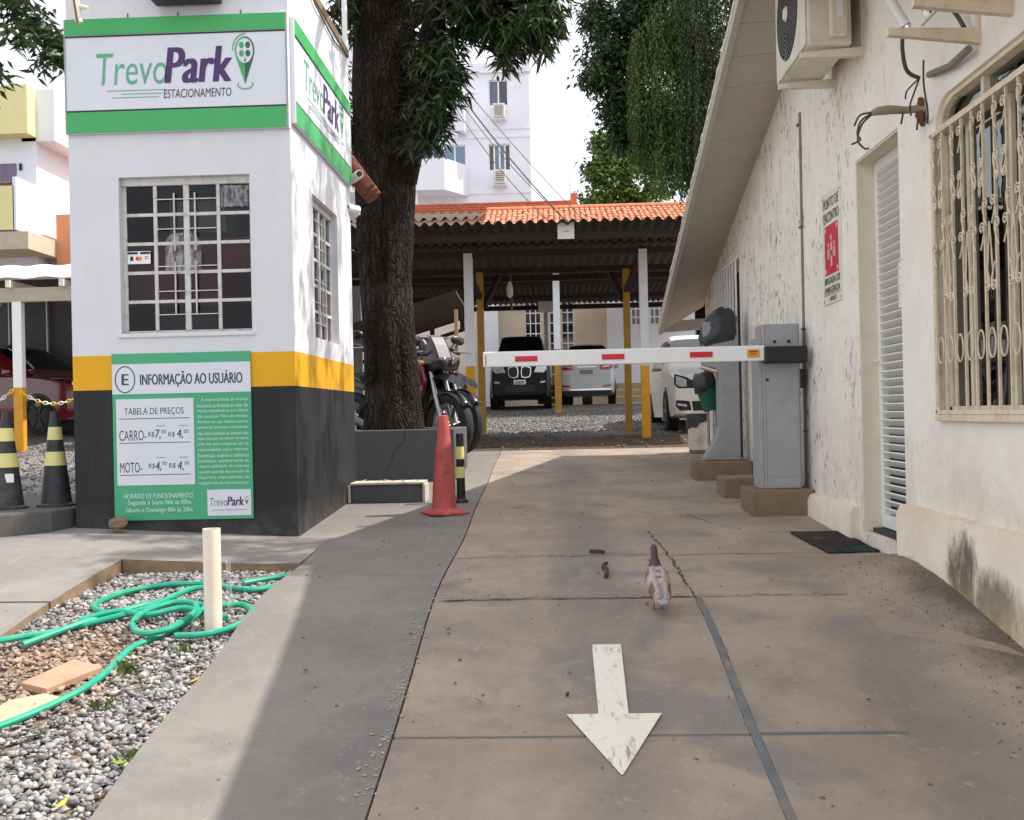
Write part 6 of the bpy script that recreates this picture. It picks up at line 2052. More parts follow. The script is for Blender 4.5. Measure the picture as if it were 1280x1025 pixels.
# ------------------------------------------------------------------ house behind the yard
rh = thing('rear_house', 'cream house with an orange tiled roof behind the rear carport', 'house', (0, 33.5, 1.7))
HY = 33.0
M_SHADEC = M('shade-toned cream wall', srgb(206, 192, 170), .85, var=.04, scale=1.2, bump=.05, dirt=srgb(176, 160, 138), dscale=1.4)  # darkened copy of the cream wall, shade put into the colour
def wall_open(x0, x1, z0, z1, y, th, holes, mat, parent, nm='wall'):
    """wall across x with rectangular holes (x0, x1, z0, z1), as one mesh"""
    xs = sorted({x0, x1, *[h[0] for h in holes], *[h[1] for h in holes]})
    zs = sorted({z0, z1, *[h[2] for h in holes], *[h[3] for h in holes]})
    b = MB()
    for a, c in zip(xs[:-1], xs[1:]):
        for e, f in zip(zs[:-1], zs[1:]):
            mx, mz = (a + c) / 2, (e + f) / 2
            if any(h[0] < mx < h[1] and h[2] < mz < h[3] for h in holes):
                continue
            b.box(a, c, y, y + th, e, f)
    return b.build(nm, mat, parent)
def paned(x0, x1, z0, z1, y, nx, nz, parent, glass, fr, nm='window', w=.03):
    f = MB()
    f.box(x0, x1, y, y + .06, z0, z0 + w); f.box(x0, x1, y, y + .06, z1 - w, z1)
    f.box(x0, x0 + w, y, y + .06, z0 + w, z1 - w); f.box(x1 - w, x1, y, y + .06, z0 + w, z1 - w)
    dx, dz = (x1 - x0) / nx, (z1 - z0) / nz
    for i in range(1, nx):
        f.box(x0 + dx * i - w / 2, x0 + dx * i + w / 2, y + .005, y + .055, z0 + w, z1 - w)
    for j in range(1, nz):
        f.box(x0 + w, x1 - w, y + .008, y + .052, z0 + dz * j - w / 2, z0 + dz * j + w / 2)
    wn_ = f.build(nm, fr, parent)
    for i in range(nx):
        for j in range(nz):
            p = MB().box(x0 + dx * i + w / 2, x0 + dx * (i + 1) - w / 2, y + .03, y + .036, z0 + dz * j + w / 2, z0 + dz * (j + 1) - w / 2)
            p.build('pane', glass, wn_)
    return wn_
holes = [(-.76, -.27, 2.2, 5.0), (-.02, .28, 2.2, 5.0), (.34, .72, 2.2, 5.0)]
wall_open(-1.55, 1.70, 1.5, 6.9, HY, .25, holes, M_SHADEC, rh)
paned(-.76, -.27, 2.2, 5.0, HY + .08, 3, 9, rh, M_DARKGL, M_WHITE)
paned(-.02, .28, 2.2, 5.0, HY + .08, 2, 9, rh, M_DARKGL, M_WHITE)
paned(.34, .72, 2.2, 5.0, HY + .08, 2, 9, rh, M_DARKGL, M_WHITE)
wall_open(1.70, 6.5, 1.5, 6.9, HY - .3, .25, [(2.40, 2.72, 4.22, 4.95), (2.96, 3.56, 4.22, 4.95)], M_FARW, rh)
M_GBLK = M('glass block', srgb(120, 134, 146), .15, bump=.1, bscale=14, var=.25, scale=5, spec=.8)
paned(2.40, 2.72, 4.22, 4.95, HY - .24, 2, 3, rh, M_GBLK, M_WHITE, w=.04)
paned(2.96, 3.56, 4.22, 4.95, HY - .24, 4, 3, rh, M_GBLK, M_WHITE, w=.04)
MB().box(-2.0, -1.55, HY - .35, HY + .25, 1.5, 6.9).build('white_pier', M_FARW, rh)
MB().box(-7.5, -2.0, HY - .2, HY + .25, 1.5, 6.9).build('wall', M_FARC, rh)
for x in (-2.3, -2.5):
    MB().box(x, x + .05, HY - .24, HY - .2, 1.5, 6.0).build('wall_rib', M_FARC, rh)
MB().box(-7.5, 6.5, HY - .2, HY + 8, 1.3, 1.5).build('base', M_BLOCK, rh)
MB().box(-7.5, 6.5, HY + 7.75, HY + 8, 1.5, 6.9).build('back_wall', M_FARC, rh)
rfb = MB()
# tiled roof: rows of half-round tiles running up the slope
EY, EZ, RY, RZ = 31.2, 6.80, 35.4, 8.24
MB().add([(-1.95, EY, EZ - .04), (6.7, EY, EZ - .04), (6.7, RY, RZ - .04), (-1.95, RY, RZ - .04), (-1.95, EY, EZ - .10), (6.7, EY, EZ - .10), (6.7, RY, RZ - .10), (-1.95, RY, RZ - .10)], [(0, 1, 2, 3), (7, 6, 5, 4), (0, 4, 5, 1), (1, 5, 6, 2), (2, 6, 7, 3), (3, 7, 4, 0)]).build('roof', M_CLAY, rh)
tile = MB()
L_ = math.hypot(RY - EY, RZ - EZ) / 9
for k, (r, h) in enumerate(((.085, 0), (.07, 0))):
    pass
nn2 = 6
tv, tf = [], []
for (yy, r, up) in ((0, .084, .0), (L_ * 1.12, .07, -.012)):
    for i in range(nn2 + 1):
        a = math.pi * i / nn2
        tv.append((r * math.cos(a), yy, r * .75 * math.sin(a) + up))
for i in range(nn2):
    tf.append((i, nn2 + 1 + i, nn2 + 2 + i, i + 1))
tile_me = MB().add(tv, tf).mesh('roof_tile', M_CLAY, 'all')
sl_a = math.atan2(RZ - EZ, RY - EY)
cnt = 0
x = -1.88
cols_ = []
while x < 6.6:
    cols_.append(x); x += .165
rest = MB()
for x in cols_:
    for k in range(9):
        t = k / 9
        p = (x + random.uniform(-.008, .008), EY + (RY - EY) * t, EZ + (RZ - EZ) * t - .02 + random.uniform(0, .012))
        if k < 8 and x < 4.2 and cnt < 290:
            piece('roof_tile', tile_me, rh, p, (sl_a, 0, random.uniform(-.03, .03))); cnt += 1
        else:
            rm_ = Matrix.Rotation(sl_a, 3, 'X')
            rest.add([tuple(rm_ @ Vector(v) + Vector(p)) for v in tv], tf)
stuff(rest.build('remaining_roof_tiles', M_CLAY, rh, 'all'))
rd = MB()
for i in range(28):
    rd.tube([(-1.95 + .31 * i, RY, RZ + .03), (-1.95 + .31 * i + .33, RY, RZ + .04)], .085, 8)
stuff(rd.build('ridge_tile_row', M_CLAY, rh, True))
MB().add([(-1.95, RY, RZ), (6.7, RY, RZ), (6.7, RY + 5.6, 6.86), (-1.95, RY + 5.6, 6.86)], [(0, 3, 2, 1)]).build('rear_slope', M_CLAY, rh)

# red brick boundary wall farther back, its courses built
bw = thing('brick_wall', 'red brick wall top showing behind the carport and tiled roof', 'wall', (-2, 38, 1.5))
MB().box(-7.5, 1.0, 38.02, 38.2, 1.5, 9.02).build('core', M('mortar', srgb(176, 146, 124), .95, bump=.3), bw)
brick = MB().box(-.115, .115, -.06, .02, -.034, .034).mesh('brick', M_BRICKR)
zrow, r_ = 8.98, 0
while zrow > 8.45:
    x = -5.2 + (.125 if r_ % 2 else 0)
    while x < .95:
        piece('brick', brick, bw, (x, 38.02, zrow))
        x += .25
    zrow -= .085; r_ += 1
MB().box(.82, 1.02, 37.95, 38.2, 1.5, 9.25).build('end_pier', M_BRICKR, bw)

# ------------------------------------------------------------------ white apartment block
ap = thing('apartment_block', 'white apartment block with balcony and window coolers beyond the carport', 'apartment building', (-4, 50, 1.5))
AY = 46.0
wins = [(-2.36, -1.57, 12.0 + 2.66, 12.0 + 3.70), (-2.42, -1.52, 11.90, 13.03)]
wins = [(-2.36, -1.57, 14.64, 15.72), (-2.42, -1.52, 11.90, 13.02), (-5.70, -3.40, 12.14, 13.03), (-2.42, -1.52, 8.7, 9.8)]
wall_open(-14, -.66, 1.5, 16.0, AY, .3, wins, M_FARW, ap)
MB().box(-.95, -.665, AY + .3, AY + 14, 1.5, 16.0).build('side_wall', M_FARW, ap)
MB().box(-14, -13.7, AY + .3, AY + 14, 1.5, 16.0).build('side_wall', M_FARW, ap)
MB().box(-13.7, -.95, AY + 13.7, AY + 14, 1.5, 16.0).build('back_wall', M_FARW, ap)
MB().box(-13.7, -.95, AY + .3, AY + 13.7, 15.7, 15.9).build('roof', M_FARW, ap)
MB().box(-3.75, -.6, AY - .12, AY + .3, 16.0, 16.4).build('parapet', M_FARW, ap)
MB().box(-14, -3.7, AY - .5, AY + .3, 16.2, 17.4).build('parapet', M_FARW, ap)
for z in (13.62, 13.28, 10.92, 9.2):
    MB().box(-14, -.64, AY - .03, AY - .002, z, z + .09).build('string_course', M_FARW, ap)
M_BLIND = M('dull blue blind', srgb(84, 92, 118), .3, var=.1, bump=0, spec=.8)
def flat_win(h, lights, mats_):
    f = MB()
    x0, x1, z0, z1 = h
    f.box(x0, x1, AY + .1, AY + .16, z0, z0 + .05); f.box(x0, x1, AY + .1, AY + .16, z1 - .05, z1)
    dx = (x1 - x0) / lights
    for i in range(lights + 1):
        f.box(max(x0, x0 + dx * i - .03), min(x1, x0 + dx * i + .03), AY + .1, AY + .16, z0 + .05, z1 - .05)
    w_ = f.build('window', M_WHITE, ap)
    for i in range(lights):
        MB().box(x0 + dx * i + .03, x0 + dx * (i + 1) - .03, AY + .12, AY + .13, z0 + .05, z1 - .05).build('pane', mats_[i % len(mats_)], w_)
flat_win(wins[0], 2, [M_BLIND, M_DARKGL])
flat_win(wins[1], 4, [M_DARKGL, M_BLUEGL, M_BLUEGL, M_DARKGL])
flat_win(wins[2], 5, [M_BLUEGL, M_DARKGL, M_DARKGL, M_BLUEGL, M_BLUEGL])
flat_win(wins[3], 2, [M_BLIND, M_DARKGL])
for (x, z, lab) in ((-1.94, 14.02, 'upper'), (-1.96, 11.26, 'lower')):
    a_ = thing('window_cooler', 'window air cooler sticking out under the %s right window of the white apartment block' % lab, 'air conditioner', (x, AY, z), 0, 'window coolers on the apartment block')
    MB().box(x - .25, x + .25, AY - .5, AY - .002, z, z + .58).build('casing', M('cooler casing', srgb(214, 208, 196), .6, bump=0), a_, bevel=.03)
    MB().box(x - .17, x + .17, AY - .515, AY - .5, z + .09, z + .49).build('grille', M('cooler grille', srgb(128, 122, 118), .7, bump=0), a_)
    for k in range(5):
        MB().box(x - .17, x + .17, AY - .53, AY - .515, z + .11 + .08 * k, z + .13 + .08 * k).build('slat', M_WHITE, a_)
    MB().box(x - .3, x + .3, AY - .4, AY - .002, z - .06, z - .005).build('shelf', M_FARW, a_)
# balcony with a slanted end
bp = [(-8.5, AY - 1.6), (-4.15, AY - 1.6), (-3.35, AY - .2), (-3.35, AY - .002), (-8.5, AY - .002)]
MB().prism(bp, 'z', 10.84, 11.0).build('balcony_slab', M_FARW, ap)
bal = MB()
for p, q in zip(bp[:3], bp[1:3]):
    pass
bal.prism([(-8.5, AY - 1.6), (-4.15, AY - 1.6), (-3.35, AY - .2), (-3.47, AY - .2), (-4.22, AY - 1.5), (-8.5, AY - 1.5)], 'z', 11.0, 12.12)
bal.build('balcony_wall', M_FARW, ap)
MB().box(-5.5, -5.3, AY - 1.4, AY - 1.2, 1.5, 10.84).build('column', M_FARW, ap)
MB().box(-3.7, -3.35, AY - .9, AY - .002, 13.4, 15.2).build('side_balcony', M_FARW, ap)

# overhead wires and a mast
for i, (a, b, s_) in enumerate((((-3.6, 34, 13.1), (.9, 30.6, 6.6), .3), ((-3.6, 34, 12.9), (1.1, 30.6, 6.55), .5), ((-3.6, 34, 13.3), (1.4, 30.6, 6.6), .2), ((-3.6, 34, 12.6), (.6, 30.6, 6.5), .5))):
    pts = []
    for k in range(13):
        t = k / 12
        p = Vector(a).lerp(Vector(b), t); p.z -= s_ * 4 * t * (1 - t)
        pts.append(p)
    tag(MB().tube(pts, .012 if i else .022, 5).build('overhead_wire', M_WIRE, None, True), ['lowest reaching thin wire crossing the white apartment block to the tiled roof', 'thickest dark wire running across the apartment block to the tiled roof', 'topmost thin wire crossing beside the window coolers to the tiled roof', 'sagging thin wire nearest the mango trunk crossing the apartment block'][i], 'wire', 'overhead wires')
an = thing('antenna', 'thin lattice antenna mast standing against the white sky', 'antenna', (.95, 45, 1.6))
MB().tube([(.95, 45, 1.6), (.95, 45, 11.75)], .012, 6).build('mast', M_STEEL, an)
for k in range(7):
    MB().tube([(.80, 45, 9.9 + .27 * k), (1.10, 45, 9.9 + .27 * k)], .008, 5).build('rung', M_STEEL, an)

# ------------------------------------------------------------------ trees beyond the yard
rt_ = thing('vine_tree', 'large dark tree draped in hanging vines above the tiled roof', 'tree', (4.0, 28.2, 1.7))
bark_tube([(4.2, 28.4, 1.6), (4.1, 28.4, 4), (4.0, 28.3, 7), (3.6, 28.2, 10.5), (3.4, 28.2, 14)], [.42, .36, .32, .26, .16], 16, 5).build('trunk', M_BARK, rt_, 'all')
for p_, r_ in (([(4.0, 28.3, 7), (3.0, 28.2, 9), (1.9, 28.1, 10.6)], [.2, .14, .06]), ([(3.8, 28.3, 9), (4.8, 28.0, 10.8), (5.8, 28, 12)], [.2, .14, .06]), ([(3.6, 28.2, 10.5), (2.6, 28.2, 12), (1.6, 28.2, 13)], [.16, .1, .05])):
    bark_tube(p_, r_, 10, 2).build('limb', M_BARK, rt_, 'all')
C_ = []
for (n_, c_, r_) in ((70, (1.35, 28, 11.7), (.45, .7, .55)), (60, (1.45, 28, 10.6), (.55, .8, .55)), (34, (1.25, 27.8, 10.1), (.35, .6, .30)), (70, (2.0, 28, 9.6), (.45, .7, .9)), (60, (1.95, 28, 8.75), (.40, .6, .40)),
                     (260, (2.6, 28.3, 11.6), (.9, 1., 1.7)), (260, (3.9, 28.2, 11.2), (1.0, 1., 1.9)), (200, (4.4, 28, 9.0), (.9, .9, 1.6)), (220, (3.5, 28.5, 13.2), (2., 1.6, 1.2)), (120, (2.8, 28.4, 8.8), (.6, .7, 1.2)), (110, (1.9, 28.2, 11.2), (.7, .8, 1.1)), (60, (1.75, 28.2, 9.6), (.5, .7, .7)), (120, (5.4, 28, 11), (1., 1, 2.))):
    C_ += list(blob(n_, c_, r_, .75))
P_, D_ = whorls(C_, 19, .12, 1.3)
leaves('crown', P_, D_, (.11, .22), (.022, .042), M_TREE, rt_)
def curtain(name, x0, x1, yc, ztop, zbot, n, mat, parent, lw=(.03, .055)):
    P, D = [], []
    for i in range(n):
        x = random.uniform(x0, x1); y = yc + random.gauss(0, .22)
        zt = ztop(x) + random.uniform(-.4, .5); zb_ = zbot(x) + random.uniform(-.1, .9)
        k = int((zt - zb_) / .055)
        ph = random.uniform(0, 6)
        for j in range(k):
            z = zt - .055 * j
            P.append((x + .05 * math.sin(z * 1.7 + ph) + random.gauss(0, .03), y + .05 * math.cos(z * 1.3 + ph) + random.gauss(0, .03), z))
            a = random.uniform(0, 6.28)
            D.append((math.cos(a) * .7, math.sin(a) * .7, -.9))
    leaves(name, P, D, (.06, .12), lw, mat, parent)
curtain('vine', 2.05, 3.45, 27.1, lambda x: 10.6 + .9 * (x - 2.2), lambda x: 7.35 - .62 * (x - 2.2), 210, M_VINE, rt_, (.014, .026))
curtain('vine', 2.5, 3.55, 26.9, lambda x: 9.4, lambda x: 6.95 if x < 3.3 else 6.5, 70, M_VINE, rt_, (.014, .026))
curtain('vine', 3.2, 5.2, 26.7, lambda x: 12.4, lambda x: 6.7, 240, M_GREYV, rt_, (.012, .024))
ft = thing('round_tree', 'light green rounded tree behind the tiled roof left of the vines', 'tree', (2.6, 41, 1.7))
bark_tube([(2.6, 41, 1.6), (2.6, 41, 6), (2.5, 41, 10)], [.3, .24, .12], 12, 4).build('trunk', M_BARK, ft, 'all')
C_ = []
for (n_, c_, r_) in ((90, (2.35, 41, 11.55), (.75, .8, .75)), (90, (1.95, 40.8, 10.6), (.75, .8, .75)), (90, (2.7, 40.6, 10.2), (.8, .8, 1.0)), (70, (2.0, 40.7, 9.4), (.8, .8, .7)), (60, (3.3, 41, 11.2), (.8, .8, 1.0)), (60, (3.2, 40.8, 9.4), (.9, .8, .9)), (60, (3.9, 40.8, 9.9), (.8, .8, 1.2)), (50, (3.9, 40.6, 8.8), (1., .8, .9)), (40, (2.4, 40.6, 8.9), (1.1, .8, .6))):
    C_ += list(blob(n_, c_, r_, .8))
P_, D_ = whorls(C_, 16, .12, .9)
leaves('crown', P_, D_, (.14, .26), (.04, .07), M_FARG, ft)
ct = thing('corner_tree', 'leafy branches at the far left behind the booth sign', 'tree', (-9.3, 15.4, 1.5))
bark_tube([(-9.6, 15.6, 1.4), (-9.5, 15.5, 4), (-9.2, 15.4, 7), (-8.9, 15.4, 9)], [.22, .18, .12, .06], 12, 6).build('trunk', M_BARK, ct, 'all')
C_ = list(blob(26, (-7.55, 15.2, 7.55), (.55, .8, .4))) + list(blob(26, (-7.05, 15.0, 7.15), (.34, .6, .5))) + list(blob(26, (-7.9, 15.2, 6.65), (.28, .5, .30))) + list(blob(12, (-6.66, 15, 6.85), (.14, .4, .25))) + list(blob(120, (-8.9, 15.3, 8.0), (1.1, 1., .9))) + list(blob(40, (-7.6, 15.2, 8.5), (1., .8, .5)))
P_, D_ = whorls(C_, 12, .08, 1.2)
leaves('crown', P_, D_, (.14, .26), (.022, .04), M_TREE, ct)
# small pot palm by the rear house
pp = thing('pot_plant', 'small spiky pot plant by the door of the rear house', 'plant', (1.02, 31.5, 3.0))
MB().lathe([(.14, 1.6), (.17, 3.3), (.2, 3.4)], 14, (1.02, 31.5, 0)).build('stem', M_BARK, pp, True)
P_ = np.array([(1.0, 31.5, 3.25)] * 22) + rng.normal(size=(22, 3)) * .03
D_ = np.stack([np.cos(np.linspace(0, 6.28, 22)) * .7, np.sin(np.linspace(0, 6.28, 22)) * .7, rng.uniform(.3, 1.3, 22)], -1)
leaves('fronds', P_, D_, (.2, .42), (.02, .035), M_TREE, pp)
# ------------------------------------------------------------------ things fixed to the right house
M_ACW = M('aged cooler enamel', srgb(222, 214, 198), .5, var=.05, bump=.05, dirt=srgb(170, 158, 138), dscale=6, damt=.4)
ac = thing('air_conditioner', 'cream outdoor air conditioner unit on brackets under the gable of the house', 'air conditioner', (1.57, 6.35, 3.6))
acx0, acx1, acy0, acy1, acz0, acz1 = 1.425, 1.665, 5.98, 6.74, 3.625, 4.30
MB().box(acx0, acx1, acy0, acy1, acz0, acz1).build('casing', M_ACW, ac, bevel=.015)
MB().box(acx0 - .012, acx0, acy0 + .01, acy1 - .01, acz0 + .01, acz1 - .01).build('front_panel', M_ACW, ac, bevel=.005)
fg = MB()
fc = (acx0 - .020, 6.40, 3.95)
for k in range(9):
    fg.ring(fc, .045 + .026 * k, .007, 30, axis='x', th=.006)
for k in range(12):
    a = 2 * math.pi * k / 12
    fg.bar((fc[0] + .003, fc[1] + .04 * math.cos(a), fc[2] + .04 * math.sin(a)), (fc[0] + .003, fc[1] + .255 * math.cos(a), fc[2] + .255 * math.sin(a)), .008, .006, up=(1, 0, 0))
fg.build('fan_grille', M('grey fan grille', srgb(96, 98, 102), .5, bump=0), ac)
MB().lathe([(.262, 0), (.262, .010)], 34, (acx0 - .0135, fc[1], fc[2]), 'x').build('fan_well', M_BLACK, ac)
MB().lathe([(.045, 0), (.03, -.012)], 20, (acx0 - .022, fc[1], fc[2]), 'x').build('fan_hub', M_ACW, ac, True)
MB().box(1.54, 1.63, acy0 - .05, acy0, 3.66, 3.95).build('valve_cover', M_ACW, ac, bevel=.01)
MB().box(1.575, 1.605, acy0 - .058, acy0 - .05, 3.76, 3.90).build('valve_label', M_WHITE, ac)
for y in (6.03, 6.60):
    b = MB()
    b.prism([(1.395, 3.572), (1.74, 3.572), (1.74, 3.622), (1.395, 3.600)], 'y', y - .018, y + .018)
    b.box(1.722, 1.74, y - .018, y + .018, 3.622, 3.98)
    b.build('bracket', M_ACW, ac)
cb2 = MB()
for k in range(7):
    a0 = random.uniform(0, 6)
    pts = [(1.69 + .03 * math.sin(a0 + t), 5.95 - .03 * abs(math.sin(t)) + random.uniform(-.01, .01), 4.05 - .16 * abs(math.sin(t * .9 + a0)) * (t / 3) + random.uniform(0, .12) * (1 - t / 3)) for t in np.linspace(0, 3, 7)]
    cb2.tube(catmull(pts, 4), .007, 5)
cb2.build('cable_tangle', M_WIRE, ac, True)
eb = thing('empty_bracket', 'empty cream air conditioner bracket with cut white pipes above the grille window', 'bracket', (1.74, 4.3, 3.15))
for y in (4.44, 4.13):
    MB().prism([(1.375, 3.150), (1.74, 3.105), (1.74, 3.165), (1.375, 3.178)], 'y', y - .017, y + .017).box(1.726, 1.74, y - .017, y + .017, 3.165, 3.62).build('arm', M_CREAM, eb)
MB().box(1.50, 1.512, 4.15, 4.42, 3.178, 3.186).build('cross_bar', M_CREAM, eb)
for pts in ([(1.47, 4.86, 3.62), (1.50, 4.84, 3.48), (1.545, 4.82, 3.37), (1.57, 4.80, 3.31)], [(1.56, 4.70, 3.62), (1.58, 4.68, 3.45), (1.61, 4.66, 3.33)]):
    MB().tube(catmull(pts, 6), .022, 10).build('insulated_pipe', M_WHITE, eb, True)
    MB().tube([pts[-1], tuple(np.array(pts[-1]) + np.array([.008, -.0, -.03]))], .018, 8).build('pipe_tip', M_CHROME, eb, True)
for pts, r in (([(1.56, 4.80, 3.33), (1.55, 4.80, 3.22), (1.58, 4.84, 3.13), (1.64, 4.86, 3.10)], .009), ([(1.66, 4.66, 3.4), (1.70, 4.55, 3.25), (1.72, 4.48, 3.13)], .010), ([(1.66, 4.86, 3.18), (1.665, 4.88, 3.08), (1.70, 4.94, 2.98), (1.735, 5.05, 2.95), (1.735, 5.08, 3.02)], .0045),
               ([(1.64, 4.86, 3.1), (1.63, 4.9, 3.05), (1.62, 4.93, 3.0), (1.63, 4.95, 2.96)], .004), ([(1.64, 4.86, 3.1), (1.60, 4.9, 3.06), (1.60, 4.93, 3.03)], .004)):
    MB().tube(catmull(pts, 6), r, 6).build('cable', M_WIRE, eb, True)
MB().tube([(1.70, 4.45, 3.09), (1.715, 4.7, 3.10), (1.725, 4.98, 3.15)], .016, 8).build('grey_pipe', M('grey pipe', srgb(132, 126, 120), .6, bump=.1), eb, True)
cs = thing('wire_stub', 'taped cable stub with loose wire ends sticking out above the louvred door', 'cable', (1.74, 5.1, 3.0))
MB().tube([(1.74, 5.1, 3.02), (1.70, 5.1, 3.03), (1.66, 5.1, 3.025), (1.58, 5.1, 3.03), (1.53, 5.1, 3.025), (1.50, 5.1, 3.015)], [.026, .018, .017, .022, .02, .012], 10).build('taped_core', M('brown tape', srgb(150, 138, 120), .8, var=.2, bump=.4), cs, True)
MB().tube([(1.735, 5.1, 2.95), (1.72, 5.1, 3.0), (1.725, 5.1, 3.08)], [.012, .024, .012], 8).build('clamp', M_RUST, cs, True)
for pts in ([(1.50, 5.1, 3.015), (1.45, 5.1, 2.98), (1.43, 5.09, 2.92), (1.44, 5.08, 2.89), (1.40, 5.08, 2.87)], [(1.50, 5.1, 3.01), (1.46, 5.12, 2.97), (1.44, 5.12, 2.9), (1.47, 5.12, 2.86), (1.49, 5.12, 2.86)], [(1.52, 5.1, 3.02), (1.45, 5.1, 3.01), (1.42, 5.1, 2.96)], [(1.64, 5.09, 3.01), (1.63, 5.09, 2.96)], [(1.71, 5.09, 3.0), (1.70, 5.09, 2.93)]):
    MB().tube(catmull(pts, 5), .005, 5).build('wire', M_WIRE, cs, True)
dp = thing('wall_conduit', 'thin grey conduit running down the stained wall beside the barrier cabinet', 'conduit', (1.735, 7.55, 1.1))
MB().tube([(1.733, 7.54, 3.68), (1.733, 7.56, 2.4), (1.733, 7.59, 1.12)], .010, 8).build('tube', M('grey conduit', srgb(128, 120, 112), .7, bump=.1), dp, True)
for z in (3.6, 2.9, 2.2, 1.5):
    MB().box(1.722, 1.74, 7.535, 7.605, z, z + .012).build('clip', M_RUST, dp)

# meeting point sign
ps = MB().box(1.733, 1.739, 6.56, 7.00, 2.305, 2.995).build('meeting_sign', M('meeting sign white', srgb(226, 222, 210), .45, bump=0))
tag(ps, 'white meeting point sign with a red panel on the plastered house wall', 'sign')
PSX = 1.7325
pu, pv_ = (0, -1, 0), (0, 0, 1)
lettering('PONTO DE', (PSX - .001, 6.955, 2.895), pu, pv_, .36, .062, M_INK, ps, bold=.005)
lettering('ENCONTRO', (PSX - .001, 6.955, 2.810), pu, pv_, .36, .062, M_INK, ps, bold=.005)
MB().box(PSX - .001, PSX + .0005, 6.62, 6.94, 2.485, 2.790).build('red_panel', M('sign red', srgb(196, 40, 48), .45, bump=0), ps)
M_PINK = M('panel white print', srgb(226, 170, 168), .5, bump=0)
for (y, z) in ((6.915, 2.510), (6.645, 2.510), (6.915, 2.765), (6.645, 2.765)):
    MB().prism([(y - .016, z - .014), (y + .016, z - .014), (y + .016, z + .014), (y - .016, z + .014)], 'x', PSX - .0025, PSX - .001).build('corner_arrow', M_PINK, ps)
for k, (y, z, s) in enumerate(((6.78, 2.66, 1.0), (6.85, 2.63, .8), (6.71, 2.63, .8), (6.78, 2.58, .8))):
    b = MB().lathe([(.020 * s, 0), (.020 * s, .0015)], 12, (PSX - .0025, y, z + .045 * s), 'x')
    b.prism([(y - .028 * s, z - .06 * s), (y + .028 * s, z - .06 * s), (y + .022 * s, z + .018 * s), (y - .022 * s, z + .018 * s)], 'x', PSX - .0025, PSX - .001)
    b.build('figure', M_PINK, ps)
lettering('BRIGADA DE', (PSX - .001, 6.955, 2.428), pu, pv_, .36, .042, M_INK, ps, bold=.005)
lettering('EMERGÊNCIA', (PSX - .001, 6.955, 2.370), pu, pv_, .36, .050, M_INK, ps, bold=.005)
MB().box(PSX - .001, PSX + .0005, 6.575, 6.985, 2.361, 2.364).build('rule_line', M_INK, ps)
lettering('ARGUS', (PSX - .001, 6.84, 2.322), pu, pv_, .15, .026, M_INK, ps, bold=.005)
for (y, z) in ((6.975, 2.97), (6.585, 2.97), (6.975, 2.325), (6.585, 2.325)):
    MB().lathe([(.006, 0), (.006, .003)], 8, (PSX - .003, y, z), 'x').build('screw', M_STEEL, ps)

# door mat
tM = NT('worn dark door mat')
cM = tM.mix(tM.step(tM.noise(6, 4, .6), .4, .6), srgb(58, 54, 52), srgb(72, 62, 58))
cM = tM.mix(tM.step(tM.noise(4.5, 3, .5), .57, .64, 0, .7), cM, srgb(52, 98, 92))
cM = tM.mix(tM.step(tM.noise(5.3, 3, .5, stretch=(1.3, .8, 1)), .60, .68, 0, .6), cM, srgb(112, 56, 56))
M_MAT = tM.bsdf(cM, .95, 0, tM.bump(tM.noise(120, 4, .7), .8, .01), spec=.1)
mb = MB()
q0, q1, q2, q3 = [Vector(p) for p in ((1.405, 6.60, 0), (1.455, 5.90, 0), (1.725, 5.90, 0), (1.70, 6.60, 0))]
nm_ = 10
for j in range(nm_ + 1):
    for i in range(nm_ + 1):
        p = q0.lerp(q1, j / nm_).lerp(q3.lerp(q2, j / nm_), i / nm_)
        mb.v.append((p.x, p.y, G(p.x, p.y) + .014 + .004 * mnoise.noise(Vector((p.x * 9, p.y * 9, 0)))))
for j in range(nm_):
    for i in range(nm_):
        a = j * (nm_ + 1) + i
        mb.f.append((a, a + nm_ + 1, a + nm_ + 2, a + 1))
mb.m = [0] * len(mb.f)
mo = mb.build('door_mat', M_MAT, None, 'all')
sd = mo.modifiers.new('thickness', 'SOLIDIFY'); sd.thickness = .012; sd.offset = -1
tag(mo, 'worn dark door mat with teal smudges in front of the louvred door', 'mat')

# ------------------------------------------------------------------ pigeon
pg = thing('pigeon', 'pale pigeon with a dark brown neck walking away up the driveway', 'pigeon', (.445, 4.80, G(.445, 4.8)), R(3))
sp_ = [((0, -.165, .052), .016, .004), ((0, -.135, .060), .024, .007), ((0, -.10, .075), .028, .016), ((0, -.06, .092), .038, .034), ((0, -.015, .112), .043, .046), ((0, .03, .132), .042, .050), ((0, .062, .152), .036, .042),
       ((0, .078, .175), .030, .033), ((0, .086, .200), .023, .025), ((0, .091, .222), .0155, .018), ((0, .097, .242), .0150, .018), ((0, .106, .256), .0145, .017), ((0, .118, .262), .011, .012), ((0, .128, .260), .005, .006)]
C_ = spline([s[0] for s in sp_], None, 4); RA = spline([s[1] for s in sp_], None, 4); RB = spline([s[2] for s in sp_], None, 4)
nn = 24
pm = MB()
M_PB = M('pale pinkish plumage', srgb(172, 156, 150), .8, var=.25, scale=60, bump=.35, bscale=140, dirt=srgb(120, 102, 96), dscale=38, damt=.8)
M_PN = M('dark brown neck plumage', srgb(74, 58, 54), .6, var=.12, scale=60, bump=.2, bscale=140)
M_PW2 = M('brown wing feathers', srgb(122, 92, 78), .75, var=.2, scale=70, bump=.3, bscale=140)
M_PGR = M('grey rump feathers', srgb(150, 156, 162), .75, var=.2, scale=70, bump=.3, bscale=140)
m_ = len(C_)
